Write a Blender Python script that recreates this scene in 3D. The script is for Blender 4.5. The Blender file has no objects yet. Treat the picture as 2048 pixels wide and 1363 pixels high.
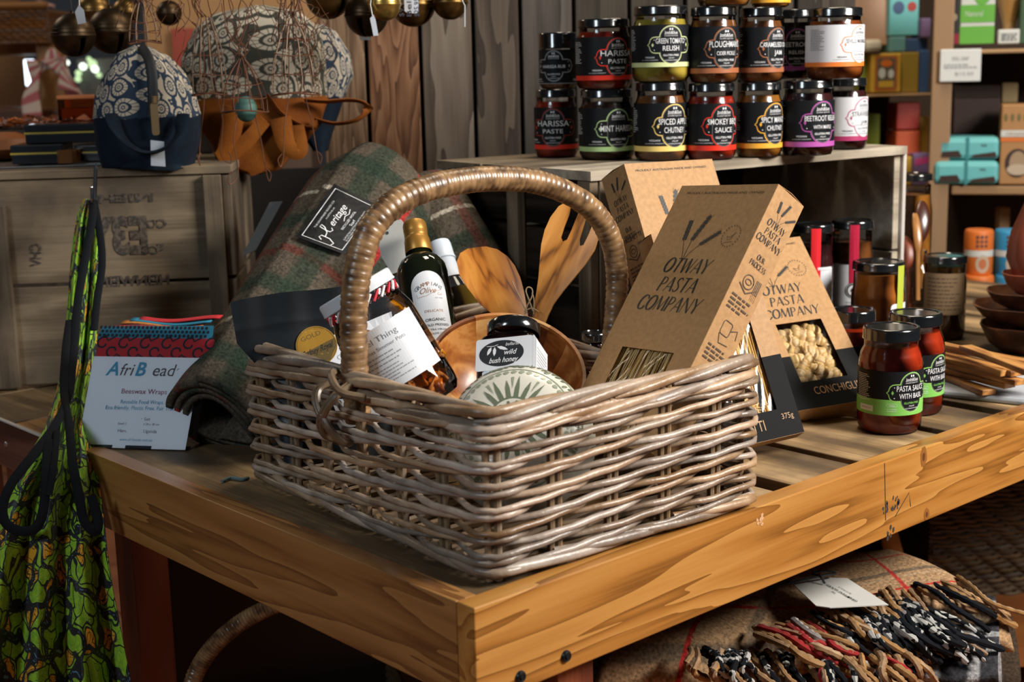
import bpy, bmesh, math, random
from math import sin, cos, pi, radians, sqrt, atan2
from mathutils import Vector as V, Matrix, noise as mnoise
from mathutils.geometry import tessellate_polygon
random.seed(7)
sc = bpy.context.scene; COL = sc.collection

# ------------------------------------------------------------------ camera (50 mm lens, full frame)
FPX = 2844.4; CX, CY = 1024.0, 681.5
_pi, _ro, _ya = radians(11.19), radians(-1.38), radians(41.858)
_X = V((cos(_ya), sin(_ya), 0)); _Y = V((-sin(_ya), cos(_ya), 0)); _Z = V((0, 0, 1))
_F = V((0, cos(_pi), -sin(_pi))); _R = V((1, 0, 0)); _U = _R.cross(_F)
_R, _U = cos(_ro)*_R + sin(_ro)*_U, -sin(_ro)*_R + cos(_ro)*_U
def _tt(v): return V((v.dot(_X), v.dot(_Y), v.dot(_Z)))
F, R, U = _tt(_F), _tt(_R), _tt(_U)          # view, right, up in the table's own axes
def ray(px, py): return F + R*((px-CX)/FPX) - U*((py-CY)/FPX)
CAM = -ray(948, 1216)*1.27
cd = bpy.data.cameras.new('camera'); cam = bpy.data.objects.new('camera', cd); COL.objects.link(cam)
m = Matrix((R, U, -F)).transposed().to_4x4(); m.translation = CAM; cam.matrix_world = m
cd.sensor_width = 36; cd.sensor_fit = 'HORIZONTAL'; cd.lens = FPX*36/2048
cd.clip_start = .05; cd.clip_end = 60
cd.dof.use_dof = True; cd.dof.focus_distance = 1.66; cd.dof.aperture_fstop = 6.2
sc.camera = cam
FH = V((F.x, F.y, 0)).normalized(); RH = V((FH.y, -FH.x, 0))
def hd(a): a = radians(a); return cos(a)*FH + sin(a)*RH
def dep(px, py, d): return CAM + ray(px, py)*d
def onz(px, py, z=0.0):
    d = ray(px, py); return CAM + d*((z-CAM.z)/d.z)
def onpl(px, py, p0, n):
    d = ray(px, py); return CAM + d*((V(p0)-CAM).dot(n)/d.dot(n))
def depth(p): return (V(p)-CAM).dot(F)
def zat(p, px, py): return onpl(px, py, p, FH).z

# ------------------------------------------------------------------ world, lamps, exposure
sc.view_settings.view_transform = 'Standard'; sc.view_settings.look = 'None'
sc.view_settings.gamma = 1; sc.view_settings.use_curve_mapping = False
sc.view_settings.exposure = 0.16
w = bpy.data.worlds.new('world'); sc.world = w; w.use_nodes = True
w.node_tree.nodes['Background'].inputs[0].default_value = (.80, .88, 1, 1)
w.node_tree.nodes['Background'].inputs[1].default_value = .02
def area(name, loc, target, size, power, color, size_y=None):
    l = bpy.data.lights.new(name, 'AREA'); l.energy = power; l.color = color
    l.shape = 'RECTANGLE'; l.size = size; l.size_y = size_y or size
    o = bpy.data.objects.new(name, l); COL.objects.link(o); o.location = loc
    o.rotation_euler = (V(target)-V(loc)).to_track_quat('-Z', 'Y').to_euler(); return o
tgt = V((.4, .3, .1))
area('shop_window_light', tgt + RH*1.75 - FH*0.75 + V((0, 0, 1.25)), tgt, .75, 86, (1, .95, .88), .7)
area('left_fill_light', CAM - RH*2.3 - FH*1.0 + V((0, 0, 1.5)), tgt, .7, 34, (.80, .91, 1), 1.1)  # added bluish fill from the left front, not a real doorway
area('overhead_fill_light', V((.9, .5, 2.2)), V((.7, .5, 0)), .5, 11, (1, .86, .66))  # unseen overhead fill, strength set to brighten the box fronts
area('shelf_fill_light', V((1.75, .75, 1.9)), V((2.5, 1.6, .3)), .6, 20, (1, .84, .62))  # added fill placed to light the shelf fronts
area('far_window_light', V((-.2, 3.6, 2.2)), V((.2, 3.4, .2)), .8, 15, (1, .82, .6))

# ------------------------------------------------------------------ materials
MATS = {}
def _n(nt, t, x=0, **kw):
    n = nt.nodes.new(t)
    for k, v in kw.items(): setattr(n, k, v)
    return n
def mat(name, c=(.5, .5, .5), rough=.6, metal=0, c2=None, nscale=20, stretch=(1, 1, 1), bump=0, bscale=80, spec=.5,
        lo=.35, hi=.65, coat=0, sheen=0, trans=0, rnd=0, detail=4, dist=0, bstretch=None, emit=None, coord='Object'):
    if name in MATS: return MATS[name]
    m = bpy.data.materials.new(name); m.use_nodes = True; nt = m.node_tree; b = nt.nodes['Principled BSDF']; L = nt.links.new
    b.inputs['Base Color'].default_value = (*c, 1); b.inputs['Roughness'].default_value = rough; b.inputs['Metallic'].default_value = metal
    b.inputs['Specular IOR Level'].default_value = spec; b.inputs['Coat Weight'].default_value = coat; b.inputs['Coat Roughness'].default_value = .08
    b.inputs['Sheen Weight'].default_value = sheen; b.inputs['Transmission Weight'].default_value = trans
    tc = _n(nt, 'ShaderNodeTexCoord'); out = None
    if c2 is not None:
        mp = _n(nt, 'ShaderNodeMapping'); mp.inputs['Scale'].default_value = stretch; L(tc.outputs[coord], mp.inputs[0])
        no = _n(nt, 'ShaderNodeTexNoise'); no.inputs['Scale'].default_value = nscale; no.inputs['Detail'].default_value = detail; no.inputs['Distortion'].default_value = dist
        L(mp.outputs[0], no.inputs['Vector'])
        cr = _n(nt, 'ShaderNodeValToRGB'); cr.color_ramp.elements[0].position = lo; cr.color_ramp.elements[1].position = hi
        cr.color_ramp.elements[0].color = (*c, 1); cr.color_ramp.elements[1].color = (*c2, 1)
        L(no.outputs['Fac'], cr.inputs[0]); out = cr.outputs[0]
    if rnd:
        g = _n(nt, 'ShaderNodeNewGeometry'); hs = _n(nt, 'ShaderNodeHueSaturation')
        if out: L(out, hs.inputs['Color'])
        else: hs.inputs['Color'].default_value = (*c, 1)
        mr = _n(nt, 'ShaderNodeMapRange'); mr.inputs['To Min'].default_value = 1-rnd; mr.inputs['To Max'].default_value = 1+rnd
        L(g.outputs['Random Per Island'], mr.inputs['Value']); L(mr.outputs[0], hs.inputs['Value'])
        mr2 = _n(nt, 'ShaderNodeMapRange'); mr2.inputs['To Min'].default_value = 1+rnd*.9; mr2.inputs['To Max'].default_value = 1-rnd*.9
        mlt = _n(nt, 'ShaderNodeMath', operation='FRACT'); mm = _n(nt, 'ShaderNodeMath', operation='MULTIPLY'); mm.inputs[1].default_value = 7.3
        L(g.outputs['Random Per Island'], mm.inputs[0]); L(mm.outputs[0], mlt.inputs[0]); L(mlt.outputs[0], mr2.inputs['Value']); L(mr2.outputs[0], hs.inputs['Saturation'])
        out = hs.outputs[0]
    if out: L(out, b.inputs['Base Color'])
    if emit: b.inputs['Emission Color'].default_value = (*emit[:3], 1); b.inputs['Emission Strength'].default_value = emit[3]
    if bump:
        mp2 = _n(nt, 'ShaderNodeMapping'); mp2.inputs['Scale'].default_value = bstretch or stretch; L(tc.outputs[coord], mp2.inputs[0])
        n2 = _n(nt, 'ShaderNodeTexNoise'); n2.inputs['Scale'].default_value = bscale; n2.inputs['Detail'].default_value = 5; L(mp2.outputs[0], n2.inputs['Vector'])
        bp = _n(nt, 'ShaderNodeBump'); bp.inputs['Strength'].default_value = bump; bp.inputs['Distance'].default_value = .002
        L(n2.outputs['Fac'], bp.inputs['Height']); L(bp.outputs[0], b.inputs['Normal'])
    MATS[name] = m; return m
def wood(name, cols, axis=0, scale=14, rings=9, rough=.55, bump=.25, coat=0, dirt=None, pos=(.3, .55, .75), stretch=7, knots=0, rnd=0, off=0, fract=False):
    """long grain along a local axis: stretched noise warps a band pattern, fine fibre bump on top"""
    if name in MATS: return MATS[name]
    m = bpy.data.materials.new(name); m.use_nodes = True; nt = m.node_tree; b = nt.nodes['Principled BSDF']; L = nt.links.new
    b.inputs['Roughness'].default_value = rough; b.inputs['Coat Weight'].default_value = coat; b.inputs['Coat Roughness'].default_value = .15
    tc = _n(nt, 'ShaderNodeTexCoord'); mp = _n(nt, 'ShaderNodeMapping')
    s = [1, 1, 1]; s[axis] = 1/stretch; mp.inputs['Scale'].default_value = s; mp.inputs['Location'].default_value = (off, off*.7, off*.3); L(tc.outputs['Object'], mp.inputs[0])
    n1 = _n(nt, 'ShaderNodeTexNoise'); n1.inputs['Scale'].default_value = scale; n1.inputs['Detail'].default_value = 3; n1.inputs['Distortion'].default_value = .3; L(mp.outputs[0], n1.inputs['Vector'])
    mul = _n(nt, 'ShaderNodeMath', operation='MULTIPLY'); mul.inputs[1].default_value = rings; L(n1.outputs['Fac'], mul.inputs[0])
    fr = _n(nt, 'ShaderNodeMath', operation='FRACT' if fract else 'PINGPONG'); fr.inputs[1].default_value = 1; L(mul.outputs[0], fr.inputs[0])
    mp2 = _n(nt, 'ShaderNodeMapping'); s2 = [1, 1, 1]; s2[axis] = 1/40; mp2.inputs['Scale'].default_value = s2; L(tc.outputs['Object'], mp2.inputs[0])
    n2 = _n(nt, 'ShaderNodeTexNoise'); n2.inputs['Scale'].default_value = 260; n2.inputs['Detail'].default_value = 3; L(mp2.outputs[0], n2.inputs['Vector'])
    ad = _n(nt, 'ShaderNodeMix'); ad.inputs['Factor'].default_value = .38; L(fr.outputs[0], ad.inputs[2]); L(n2.outputs['Fac'], ad.inputs[3])
    cr = _n(nt, 'ShaderNodeValToRGB'); e = cr.color_ramp.elements; e[0].position = pos[0]; e[1].position = pos[2]
    e[0].color = (*cols[0], 1); e[1].color = (*cols[2], 1); x = e.new(pos[1]); x.color = (*cols[1], 1)
    L(ad.outputs[0], cr.inputs[0]); out = cr.outputs[0]
    if dirt:
        n3 = _n(nt, 'ShaderNodeTexNoise'); n3.inputs['Scale'].default_value = 9; n3.inputs['Detail'].default_value = 6; L(tc.outputs['Object'], n3.inputs['Vector'])
        c3 = _n(nt, 'ShaderNodeValToRGB'); c3.color_ramp.elements[0].position = .45; c3.color_ramp.elements[1].position = .72; L(n3.outputs['Fac'], c3.inputs[0])
        mx = _n(nt, 'ShaderNodeMix', data_type='RGBA'); L(c3.outputs[0], mx.inputs[0]); L(out, mx.inputs[6]); mx.inputs[7].default_value = (*dirt, 1); out = mx.outputs[2]
    if rnd:
        g = _n(nt, 'ShaderNodeNewGeometry'); hs = _n(nt, 'ShaderNodeHueSaturation'); L(out, hs.inputs['Color'])
        mr = _n(nt, 'ShaderNodeMapRange'); mr.inputs['To Min'].default_value = 1-rnd; mr.inputs['To Max'].default_value = 1+rnd
        L(g.outputs['Random Per Island'], mr.inputs['Value']); L(mr.outputs[0], hs.inputs['Value']); out = hs.outputs[0]
    L(out, b.inputs['Base Color'])
    bp = _n(nt, 'ShaderNodeBump'); bp.inputs['Strength'].default_value = bump; bp.inputs['Distance'].default_value = .0015; L(ad.outputs[0], bp.inputs['Height']); L(bp.outputs[0], b.inputs['Normal'])
    MATS[name] = m; return m
def glass(name, tint=(1, 1, 1), rough=.03):
    if name in MATS: return MATS[name]
    m = bpy.data.materials.new(name); m.use_nodes = True; nt = m.node_tree; nt.nodes.clear(); L = nt.links.new
    o = _n(nt, 'ShaderNodeOutputMaterial'); t = _n(nt, 'ShaderNodeBsdfTransparent'); t.inputs[0].default_value = (*tint, 1)
    g = _n(nt, 'ShaderNodeBsdfGlossy'); g.inputs['Roughness'].default_value = rough; fz = _n(nt, 'ShaderNodeFresnel'); fz.inputs[0].default_value = 1.5
    mx = _n(nt, 'ShaderNodeMixShader'); L(fz.outputs[0], mx.inputs[0]); L(t.outputs[0], mx.inputs[1]); L(g.outputs[0], mx.inputs[2]); L(mx.outputs[0], o.inputs[0])
    MATS[name] = m; return m

# ------------------------------------------------------------------ object helpers
def link(o, parent=None):
    COL.objects.link(o)
    if parent is not None: o.parent = parent
    return o
def tag(o, label=None, cat=None, group=None, kind=None):
    for k, v in (('label', label), ('category', cat), ('group', group), ('kind', kind)):
        if v: o[k] = v
    return o
def empty(name, M, label, cat, group=None):
    o = bpy.data.objects.new(name, None); o.empty_display_size = .05; link(o)
    o.matrix_world = M if isinstance(M, Matrix) else Matrix.Translation(V(M)); return tag(o, label, cat, group)
def obj(name, bm, mats, parent=None, smooth=True, M=None, bev=0, sub=0, ang=40, solid=0):
    me = bpy.data.meshes.new(name); bmesh.ops.recalc_face_normals(bm, faces=bm.faces) if not solid else None
    bm.to_mesh(me); bm.free()
    for m_ in (mats if isinstance(mats, (list, tuple)) else [mats]): me.materials.append(m_)
    o = bpy.data.objects.new(name, me); link(o, parent)
    if M is not None: o.matrix_local = M
    if smooth:
        me.polygons.foreach_set('use_smooth', [True]*len(me.polygons))
        try: me.set_sharp_from_angle(angle=radians(ang))
        except Exception: pass
    if solid: q = o.modifiers.new('s', 'SOLIDIFY'); q.thickness = solid; q.offset = 0
    if bev: q = o.modifiers.new('b', 'BEVEL'); q.width = bev; q.segments = 2; q.limit_method = 'ANGLE'
    if sub: q = o.modifiers.new('u', 'SUBSURF'); q.levels = sub; q.render_levels = sub
    return o
def frame(o, x=None, y=None, z=None):
    """matrix from origin and axes (vectors)"""
    if x is None and y is None: x = (V((1, 0, 0)) if abs(V(z).x) < .8 else V((0, 1, 0))); x = x-V(z)*(x.dot(V(z))/V(z).length_squared)
    if z is None: z = V(x).cross(V(y))
    if x is None: x = V(y).cross(V(z))
    if y is None: y = V(z).cross(V(x))
    M = Matrix((V(x).normalized(), V(y).normalized(), V(z).normalized())).transposed().to_4x4(); M.translation = V(o); return M
def box(bm, a, b, M=None, mi=0):
    a, b = V(a), V(b); vs = []
    for k in range(8):
        p = V(((a.x, b.x)[k & 1], (a.y, b.y)[k >> 1 & 1], (a.z, b.z)[k >> 2 & 1])); vs.append(bm.verts.new(M @ p if M else p))
    for f in ((0, 2, 3, 1), (4, 5, 7, 6), (0, 1, 5, 4), (2, 6, 7, 3), (0, 4, 6, 2), (1, 3, 7, 5)):
        fc = bm.faces.new([vs[i] for i in f]); fc.material_index = mi
    return vs
def boxes(*bs):
    bm = bmesh.new()
    for b in bs: box(bm, *b)
    return bm
def lathe(prof, seg=40, bm=None, M=None, mi=0, cap=True):
    bm = bm or bmesh.new(); rings = []
    for r_, z_ in prof:
        if r_ < 1e-6: rings.append([bm.verts.new((M or Matrix()) @ V((0, 0, z_)))])
        else: rings.append([bm.verts.new((M or Matrix()) @ V((r_*cos(2*pi*i/seg), r_*sin(2*pi*i/seg), z_))) for i in range(seg)])
    for a, b in zip(rings, rings[1:]):
        for i in range(seg):
            j = (i+1) % seg
            if len(a) == 1 and len(b) == 1: continue
            if len(a) == 1: f = bm.faces.new((a[0], b[i], b[j]))
            elif len(b) == 1: f = bm.faces.new((a[i], a[j], b[0]))
            else: f = bm.faces.new((a[i], a[j], b[j], b[i]))
            f.material_index = mi
    return bm
def tube(bm, pts, rad, seg=8, closed=False, mi=0, up=None, flat=1.0, caps=True):
    """swept tube; rad number or list/func"""
    pts = [V(p) for p in pts]; n = len(pts); rings = []; prev = None
    for i, p in enumerate(pts):
        if closed: t = pts[(i+1) % n]-pts[i-1]
        else: t = pts[min(i+1, n-1)]-pts[max(i-1, 0)]
        if t.length < 1e-9: t = V((0, 0, 1))
        t.normalize()
        if up is not None: a = V(up)
        elif prev is None: a = V((0, 0, 1)) if abs(t.z) < .9 else V((1, 0, 0))
        else: a = prev
        a = (a - t*a.dot(t)); a.normalize(); prev = a; b = t.cross(a)
        r_ = rad(i/(n-1 if n > 1 else 1)) if callable(rad) else (rad[i] if isinstance(rad, (list, tuple)) else rad)
        rings.append([bm.verts.new(p + a*cos(2*pi*k/seg)*r_*flat + b*sin(2*pi*k/seg)*r_) for k in range(seg)])
    rng = range(n if closed else n-1)
    for i in rng:
        A, B = rings[i], rings[(i+1) % n]
        for k in range(seg):
            f = bm.faces.new((A[k], A[(k+1) % seg], B[(k+1) % seg], B[k])); f.material_index = mi
    if not closed and caps:
        f = bm.faces.new(rings[0][::-1]); f.material_index = mi; f = bm.faces.new(rings[-1]); f.material_index = mi
    return bm
def spline(pts, n=8):
    """Catmull-Rom through points"""
    pts = [V(p) for p in pts]; P = [2*pts[0]-pts[1]] + pts + [2*pts[-1]-pts[-2]]; out = []
    for i in range(1, len(P)-2):
        for k in range(n):
            t = k/n; a, b, c, d = P[i-1:i+3]
            out.append(.5*((2*b)+(c-a)*t+(2*a-5*b+4*c-d)*t*t+(3*b-a-3*c+d)*t**3))
    out.append(pts[-1]); return out
def grid(fn, nu, nv, bm=None, mi=0, closeu=False):
    bm = bm or bmesh.new()
    vs = [[bm.verts.new(fn(i/nu, j/nv)) for j in range(nv+1)] for i in range(nu+(0 if closeu else 1))]
    nI = nu
    for i in range(nI):
        for j in range(nv):
            f = bm.faces.new((vs[i][j], vs[(i+1) % len(vs)][j], vs[(i+1) % len(vs)][j+1], vs[i][j+1])); f.material_index = mi
    return bm
def prism(pts, d, bm=None, M=None, mi=0):
    """extrude 2D outline (x,y) from z=0 to z=d"""
    bm = bm or bmesh.new(); T = M or Matrix()
    lo = [bm.verts.new(T @ V((p[0], p[1], 0))) for p in pts]; hi = [bm.verts.new(T @ V((p[0], p[1], d))) for p in pts]; n = len(pts)
    for i in range(n):
        f = bm.faces.new((lo[i], lo[(i+1) % n], hi[(i+1) % n], hi[i])); f.material_index = mi
    for tri in tessellate_polygon([[V((p[0], p[1], 0)) for p in pts]]):
        for L_ in (lo, hi):
            try: f = bm.faces.new([L_[i] for i in tri]); f.material_index = mi
            except ValueError: pass
    return bm
def circ(cx, cy, rx, ry=None, n=32, a0=0, a1=2*pi):
    ry = ry or rx; return [(cx+rx*cos(a0+(a1-a0)*i/n), cy+ry*sin(a0+(a1-a0)*i/n)) for i in range(n)]
def rrect(x0, y0, x1, y1, r, n=5):
    out = []
    for (cx, cy, a) in ((x1-r, y1-r, 0), (x0+r, y1-r, pi/2), (x0+r, y0+r, pi), (x1-r, y0+r, 1.5*pi)):
        out += [(cx+r*cos(a+pi/2*i/n), cy+r*sin(a+pi/2*i/n)) for i in range(n+1)]
    return out
_TXT = {}
def textmesh(s, bold=0.0):
    k = (s, bold)
    if k in _TXT: return _TXT[k]
    c = bpy.data.curves.new('t', 'FONT'); c.body = s; c.size = 1; c.offset = bold; c.resolution_u = 3
    o = bpy.data.objects.new('t', c); COL.objects.link(o); dg = bpy.context.evaluated_depsgraph_get(); dg.update()
    me = bpy.data.meshes.new_from_object(o.evaluated_get(dg))
    vs = [(v.co.x, v.co.y) for v in me.vertices]; fs = [tuple(p.vertices) for p in me.polygons]
    bpy.data.objects.remove(o); bpy.data.curves.remove(c); bpy.data.meshes.remove(me)
    xs = [v[0] for v in vs] or [0, 1]; _TXT[k] = (vs, fs, min(xs), max(xs)); return _TXT[k]
# a small flared italic display face for the pasta boxes: strokes (points, width), unit height
GL = {'O': (.72, [([(.36+.33*sin(a*pi/12), .5+.5*cos(a*pi/12)) for a in range(25)], (.05, .13))]),
 'C': (.66, [([(.36+.33*sin(a*pi/12), .5+.5*cos(a*pi/12)) for a in range(8, 29)], (.05, .12))]),
 'T': (.6, [([(.0, .97), (.6, .97)], .05), ([(.3, .97), (.3, 0)], .1)]),
 'W': (.95, [([(0, 1), (.26, 0)], .11), ([(.26, 0), (.48, 1)], .035), ([(.48, 1), (.7, 0)], .11), ([(.7, 0), (.95, 1)], .035)]),
 'A': (.66, [([(0, 0), (.33, 1)], .035), ([(.33, 1), (.64, 0)], .11), ([(.12, .33), (.52, .33)], .035)]),
 'Y': (.62, [([(0, 1), (.3, .45)], .1), ([(.62, 1), (.3, .45)], .035), ([(.3, .45), (.3, 0)], .1)]),
 'P': (.54, [([(.08, 1), (.08, 0)], .1), ([(.08, .97), (.3, .97), (.44, .88), (.48, .73), (.42, .57), (.28, .5), (.08, .49)], (.04, .07))]),
 'S': (.5, [([(.45, .84), (.36, .96), (.2, .96), (.08, .84), (.1, .66), (.26, .52), (.4, .38), (.44, .2), (.34, .05), (.16, .03), (.03, .16)], (.05, .09))]),
 'M': (.9, [([(.03, 0), (.14, 1)], .035), ([(.14, 1), (.44, .06)], .11), ([(.44, .06), (.76, 1)], .035), ([(.76, 1), (.86, 0)], .11)]),
 'N': (.76, [([(.05, 0), (.05, 1)], .035), ([(.05, 1), (.68, 0)], .11), ([(.68, 0), (.68, 1)], .035)]), ' ': (.35, []),
 'U': (.66, [([(.06, 1), (.06, .3), (.14, .08), (.32, .02), (.5, .08), (.58, .3), (.58, 1)], (.07, .07))]),
 'R': (.6, [([(.08, 1), (.08, 0)], .1), ([(.08, .97), (.3, .97), (.44, .88), (.46, .73), (.4, .57), (.28, .5), (.08, .49)], (.04, .07)), ([(.26, .5), (.56, 0)], .09)]),
 'E': (.5, [([(.06, 1), (.06, 0)], .1), ([(.06, .97), (.46, .97)], .045), ([(.06, .5), (.38, .5)], .04), ([(.06, .03), (.47, .03)], .045)])}
class Decal:
    """flat print: polygons in (u,v) with a layer, later laid on any surface"""
    def __init__(s): s.bm = bmesh.new(); s.mats = []
    def mi(s, m):
        if m not in s.mats: s.mats.append(m)
        return s.mats.index(m)
    def poly(s, pts, m, l=1):
        vs = [s.bm.verts.new((p[0], p[1], l)) for p in pts]; k = s.mi(m)
        for t in tessellate_polygon([[V((p[0], p[1], 0)) for p in pts]]):
            try: f = s.bm.faces.new([vs[i] for i in t]); f.material_index = k
            except ValueError: pass
        return s
    def rect(s, x0, y0, x1, y1, m, l=1): return s.poly([(x0, y0), (x1, y0), (x1, y1), (x0, y1)], m, l)
    def stroke(s, pts, w, m, l=2):
        pts = [V((p[0], p[1])) for p in pts]; n = len(pts); k = s.mi(m); q = []
        for i in range(n):
            t = pts[min(i+1, n-1)]-pts[max(i-1, 0)]
            if t.length < 1e-9: t = V((1, 0))
            t.normalize(); nn = V((-t.y, t.x))
            ww = (w[0]+(w[1]-w[0])*abs(t.y)) if isinstance(w, (tuple, list)) else w
            q.append((s.bm.verts.new((*(pts[i]+nn*ww/2), l)), s.bm.verts.new((*(pts[i]-nn*ww/2), l))))
        for a, b in zip(q, q[1:]):
            f = s.bm.faces.new((a[0], a[1], b[1], b[0])); f.material_index = k
        return s
    def loop(s, pts, w, m, l=2): return s.stroke(list(pts)+[pts[0], pts[1]], w, m, l)
    def text(s, t, x, y, h, m, l=3, align='c', bold=0, shear=0, sx=1, rot=0, mirror=False, width=None, arc=None):
        vs, fs, a, b = textmesh(t, bold); k = s.mi(m)
        if width: sx = width/((b-a)*h)
        ox = {'c': (a+b)/2, 'l': a, 'r': b}[align]; nv = []
        for (px, py) in vs:
            X = (px-ox)*h*sx + py*h*shear; Y = py*h
            if mirror: X = -X
            if arc:                       # arc = radius, baseline bent round a centre below (or above when negative)
                th = X/arc; X, Y = (abs(arc)+(Y if arc > 0 else -Y))*sin(th)*(1 if arc > 0 else -1)*1, (abs(arc)+(Y if arc > 0 else -Y))*cos(th)*(1 if arc > 0 else -1)-(arc)
            c_, s_ = cos(rot), sin(rot); nv.append(s.bm.verts.new((x+X*c_-Y*s_, y+X*s_+Y*c_, l)))
        for f in fs:
            try: q = s.bm.faces.new([nv[i] for i in f]); q.material_index = k
            except ValueError: pass
        return s
    def flared(s, t, x, y, h, m, l=3, shear=.22, sx=1, align='c', gap=.1, rot=0):
        W = sum(GL[c][0]+gap for c in t)-gap; X = -W/2 if align == 'c' else 0
        for ch in t:
            for pts, w_ in GL[ch][1]:
                ww = (w_[0]*h*1.15, w_[1]*h*1.3) if isinstance(w_, tuple) else w_*h*1.3
                q = [((X+p[0])*h*sx+p[1]*h*shear, p[1]*h) for p in pts]
                s.stroke([(x+a*cos(rot)-b*sin(rot), y+a*sin(rot)+b*cos(rot)) for a, b in q], ww, m, l)
            X += GL[ch][0]+gap
        return s
    def lines(s, x0, x1, y0, n, dy, h, m, l=3, seed=1):
        """rows of tiny print, read only as word-length dashes"""
        rr = random.Random(seed)
        for i in range(n):
            x = x0; end = x0+(x1-x0)*rr.uniform(.65, 1)
            while x < end:
                w_ = h*rr.uniform(1.2, 4.5); s.rect(x, y0-i*dy, min(x+w_, x1), y0-i*dy+h, m, l); x += w_+h*.8
        return s
    def build(s, name, mapf, parent, cut=None, eps=.00012, lim=None):
        bm = s.bm
        if cut:
            xs = [v.co.x for v in bm.verts]; x = math.floor(min(xs)/cut)*cut+cut
            while x < max(xs):
                bmesh.ops.bisect_plane(bm, geom=bm.verts[:]+bm.edges[:]+bm.faces[:], plane_co=(x, 0, 0), plane_no=(1, 0, 0)); x += cut
        for f in bm.faces:
            if f.normal.z < 0: f.normal_flip()
        for v in bm.verts: v.co = mapf(v.co.x, v.co.y, v.co.z*eps)
        me = bpy.data.meshes.new(name); bm.to_mesh(me); bm.free()
        for q in s.mats: me.materials.append(q)
        o = bpy.data.objects.new(name, me); link(o, parent); return o
def cylmap(Rr, phi=0, r2=None, h=1):
    """u along the arc, v up; phi = angle of u=0 measured from -Y (front) towards +X"""
    def f(u, v, e):
        a = u/Rr+phi; q = Rr+e; return V((q*sin(a), -q*cos(a), v))
    return f
def flat(u, v, e): return V((u, v, e))
# shared inks and stocks
WHITE = mat('white_print', (.75, .76, .78), .5); BLACK = mat('black_print', (.012, .013, .015), .45); LBLACK = mat('black_label_paper', (.007, .008, .010), .5, spec=.2)
PAPER = mat('white_label_paper', (.66, .68, .72), .45); GREYP = mat('grey_print', (.28, .3, .31), .5)
# ------------------------------------------------------------------ timber and shell materials
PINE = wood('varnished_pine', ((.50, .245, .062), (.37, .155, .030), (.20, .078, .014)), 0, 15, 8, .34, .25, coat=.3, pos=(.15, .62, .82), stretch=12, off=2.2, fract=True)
PINEL = wood('shaded_pine', ((.36, .175, .052), (.26, .11, .028), (.145, .056, .015)), 1, 15, 8, .4, .25, coat=.2, pos=(.15, .62, .82), stretch=12, off=5.1, fract=True)  # darker copy of the front board's pine, side shade put into its colour
SLAT = wood('pallet_slat', ((.085, .05, .022), (.20, .125, .055), (.34, .225, .11)), 1, 11, 5, .62, .6, dirt=(.05, .032, .018), rnd=.2)
GREYW = wood('weathered_crate_wood', ((.05, .033, .019), (.115, .082, .049), (.20, .148, .092)), 0, 10, 6, .85, .8, dirt=(.07, .05, .033), rnd=.18)
GREYV = wood('weathered_crate_wood_upright', ((.042, .028, .016), (.095, .067, .040), (.17, .125, .078)), 2, 10, 6, .85, .8, dirt=(.05, .035, .022), rnd=.18)
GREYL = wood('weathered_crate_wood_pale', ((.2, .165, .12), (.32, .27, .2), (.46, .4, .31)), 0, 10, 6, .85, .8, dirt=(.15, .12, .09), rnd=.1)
DARKW = wood('shaded_crate_wood', ((.005, .0035, .0025), (.012, .0085, .006), (.026, .018, .012)), 1, 10, 6, .85, .8, rnd=.2)  # shade of the open crate put into the wood colour
REDW = wood('red_stained_wood', ((.11, .022, .008), (.19, .045, .016), (.27, .08, .03)), 2, 12, 5, .5, .5)
DREDW = wood('dark_red_board', ((.045, .014, .01), (.08, .026, .018), (.13, .05, .035)), 1, 12, 5, .45, .4)
ENDG = mat('end_grain', (.36, .24, .1), .7, c2=(.24, .15, .06), nscale=120, bump=.3)
BOLT = mat('black_bolt', (.015, .02, .022), .35, .6)
IRON = mat('galvanised_wire', (.5, .5, .52), .3, .9)
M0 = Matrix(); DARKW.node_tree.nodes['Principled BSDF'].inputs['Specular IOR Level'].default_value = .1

# ------------------------------------------------------------------ floor and walls
fl = obj('floor', boxes(((-1.5, -2.5, -.79), (6, 7, -.75))), mat('orange_timber_floor', (.36, .12, .03), .4, c2=(.24, .075, .02), nscale=6, stretch=(1, .12, 1)), None, False); tag(fl, kind='structure')
_tb = bmesh.new()
for i in range(-2, 14):
    for j in range(0, 12):
        box(_tb, (-1.4+i*.335, 1.3+j*.335, -.752), (-1.4+i*.335+.325, 1.3+j*.335+.325, -.742))
TILEM = mat('terracotta_tile', (.33, .15, .085), .5, c2=(.25, .1, .06), nscale=8, rnd=.12)
ft = obj('floor_tiles', _tb, TILEM, None, False, bev=.003); ft.name = 'floor_1'; tag(ft, kind='structure')

# plank wall behind the table: every plank is its own board
WBD = V((.9, 1.12, 0)); wdir = hd(88); wn = hd(-2)
WM = frame(WBD, x=wdir, z=(0, 0, 1))       # local x along wall, y away from camera (z cross x)
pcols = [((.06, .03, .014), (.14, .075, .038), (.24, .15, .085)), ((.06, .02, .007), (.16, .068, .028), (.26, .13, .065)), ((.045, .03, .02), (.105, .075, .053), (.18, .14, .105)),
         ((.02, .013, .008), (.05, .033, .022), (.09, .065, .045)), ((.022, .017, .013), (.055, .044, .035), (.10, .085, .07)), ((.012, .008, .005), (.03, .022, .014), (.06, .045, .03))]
x_l = (onpl(641, 150, WBD, wn)-WBD).dot(wdir)
marks = [641, 736, 844, 950, 1044, 1150, 1260, 1370, 1480, 1590, 1712]
wroot = bpy.data.objects.new('wall_back', None); link(wroot); wroot.matrix_world = WM; tag(wroot, kind='structure')
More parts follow.
